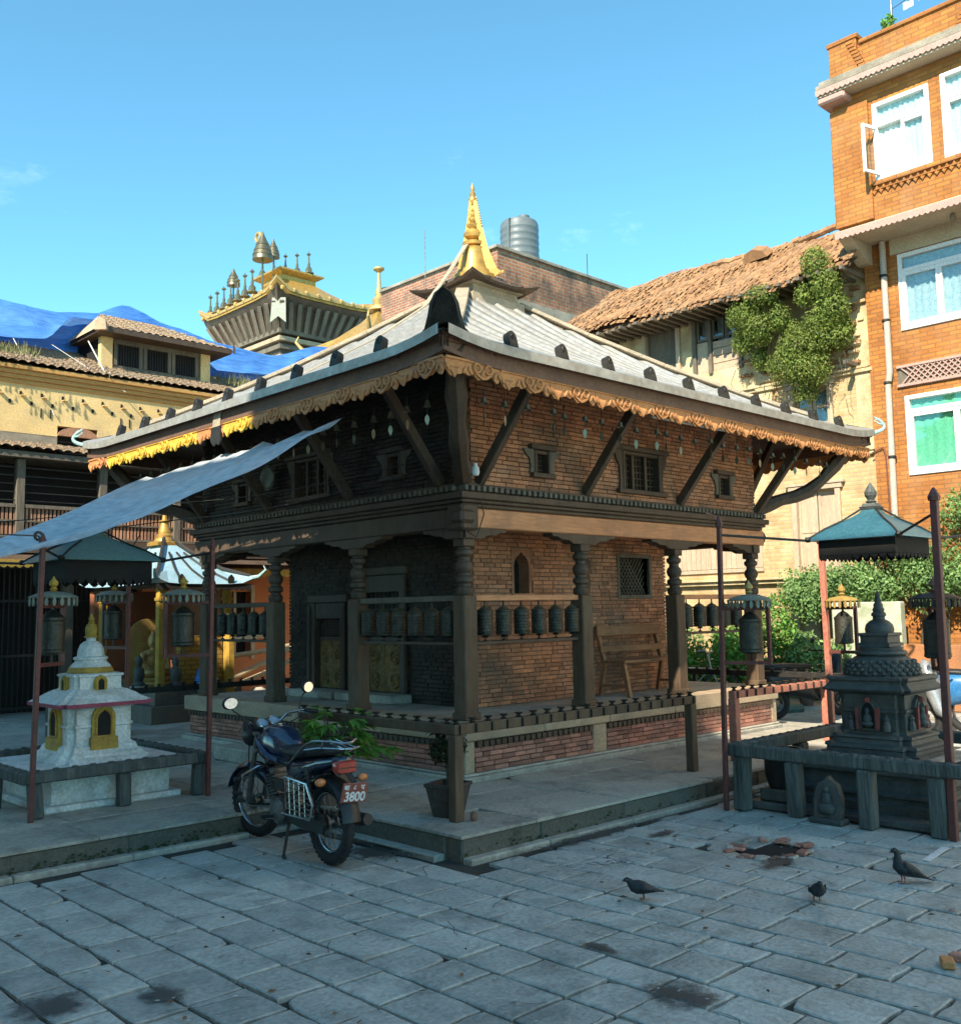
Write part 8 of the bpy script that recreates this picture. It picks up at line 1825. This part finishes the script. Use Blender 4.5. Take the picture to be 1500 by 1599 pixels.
for cx in (-.5, .52):
    w_ = MB().ring((cx, 0, .34), .32, .016, (1, 0, 0), (0, 0, 1), 30, 6).build('wheel', m_rubber, bc, True, local=True); mb = MB().ring((cx, 0, .34), .30, .008, (1, 0, 0), (0, 0, 1), 30, 5)
    for k in range(16): mb.tube([(cx, 0, .34), (cx+.3*math.cos(k*.3927), 0, .34+.3*math.sin(k*.3927))], .002, 4, False)
    mb.build('spokes', m_alu, w_, local=True)
MB().tube([(-.5, 0, .34), (-.05, 0, .32), (-.18, 0, .82), (-.5, 0, .34)], .014, 6).tube([(-.05, 0, .32), (.36, 0, .72), (-.15, 0, .74)], .014, 6).tube([(.52, 0, .34), (.36, 0, .72), (.32, 0, .95)], .014, 6).build('frame', m_silver, bc, True, local=True)
MB().tube([(.22, .26, .98), (.34, .2, 1.0), (.32, 0, .96), (.34, -.2, 1.0), (.22, -.26, .98)], .011, 6).build('handlebar', m_chrome, bc, True, local=True); MB().ell((-.2, 0, .88), .13, .07, .035, 10, 6).build('saddle', m_seat, bc, True, local=True)

# ================================================================== buildings round the court behind the camera (left ones shade it, right one added to bounce sun into it)
m_bk = BRICKMAT('court_brick', (.5, .36, .24), (.44, .3, .2), (.5, .44, .36), 'y')
m_bkx = BRICKMAT('court_brick_x', (.5, .36, .24), (.44, .3, .2), (.5, .44, .36), 'x')
def court_house(label, x0, x1, y0, y1, h, face):
    t = thing('court_house', label, 'house', ((x0+x1)/2, (y0+y1)/2, 0), 0, 'houses closing the court behind the viewer')
    MB().box(x0, x1, y0, y1, 0, h).build('wall', m_bk if face == 'x' else m_bkx, t); MB().box(x0-.2, x1+.2, y0-.2, y1+.2, h+.001, h+.15).build('roof_slab', m_grime, t)
    n = int(((y1-y0) if face == 'x' else (x1-x0))/2.4)
    for k in range(n):
        for f_ in range(int(h/3)):
            z_ = 1.2 + f_*3
            if face == 'x': u = y0+1.2+k*2.4; o = MB().box(x1-.02, x1+.06, u-.5, u+.5, z_, z_+1.4).build('window', m_woodg, t); MB().box(x1+.0605, x1+.064, u-.4, u+.4, z_+.1, z_+1.3).build('pane', m_dial, o)
            else: u = x0+1.2+k*2.4; o = MB().box(u-.5, u+.5, y1-.02, y1+.06, z_, z_+1.4).build('window', m_woodg, t); MB().box(u-.4, u+.4, y1+.0605, y1+.064, z_+.1, z_+1.3).build('pane', m_dial, o)
court_house('tall brick house on the left of the court, out of the picture', -18, -9.2, -10, -.5, 13.1, 'x')
court_house('lower brick house further along the left of the court, out of the picture', -18, -9.2, -.5, 7.5, 11.7, 'x')
m_bounce = BRICKMAT('bounce_plaster', (.74, .55, .36), (.7, .51, .33), (.7, .55, .38), 'y')  # wall colour of the unseen house added to bounce warm light
t = thing('court_house', 'unseen ochre house added on the right of the court to bounce warm sunlight', 'house', (14, -9, 0), 0, 'houses closing the court behind the viewer')
MB().box(9.9, 18, -26, -2.0, 0, 12.5).build('wall', m_bounce, t); MB().box(9.7, 18.2, -26.2, -1.9, 12.501, 12.7).build('roof_slab', m_grime, t)
for k in range(7):
    for f_ in range(3): o = MB().box(9.84, 9.92, -18.8+k*2.4, -17.8+k*2.4, 1.3+f_*3.2, 2.8+f_*3.2).build('window', m_woodg, t); MB().box(9.836, 9.8395, -18.7+k*2.4, -17.9+k*2.4, 1.4+f_*3.2, 2.7+f_*3.2).build('pane', m_dial, o)
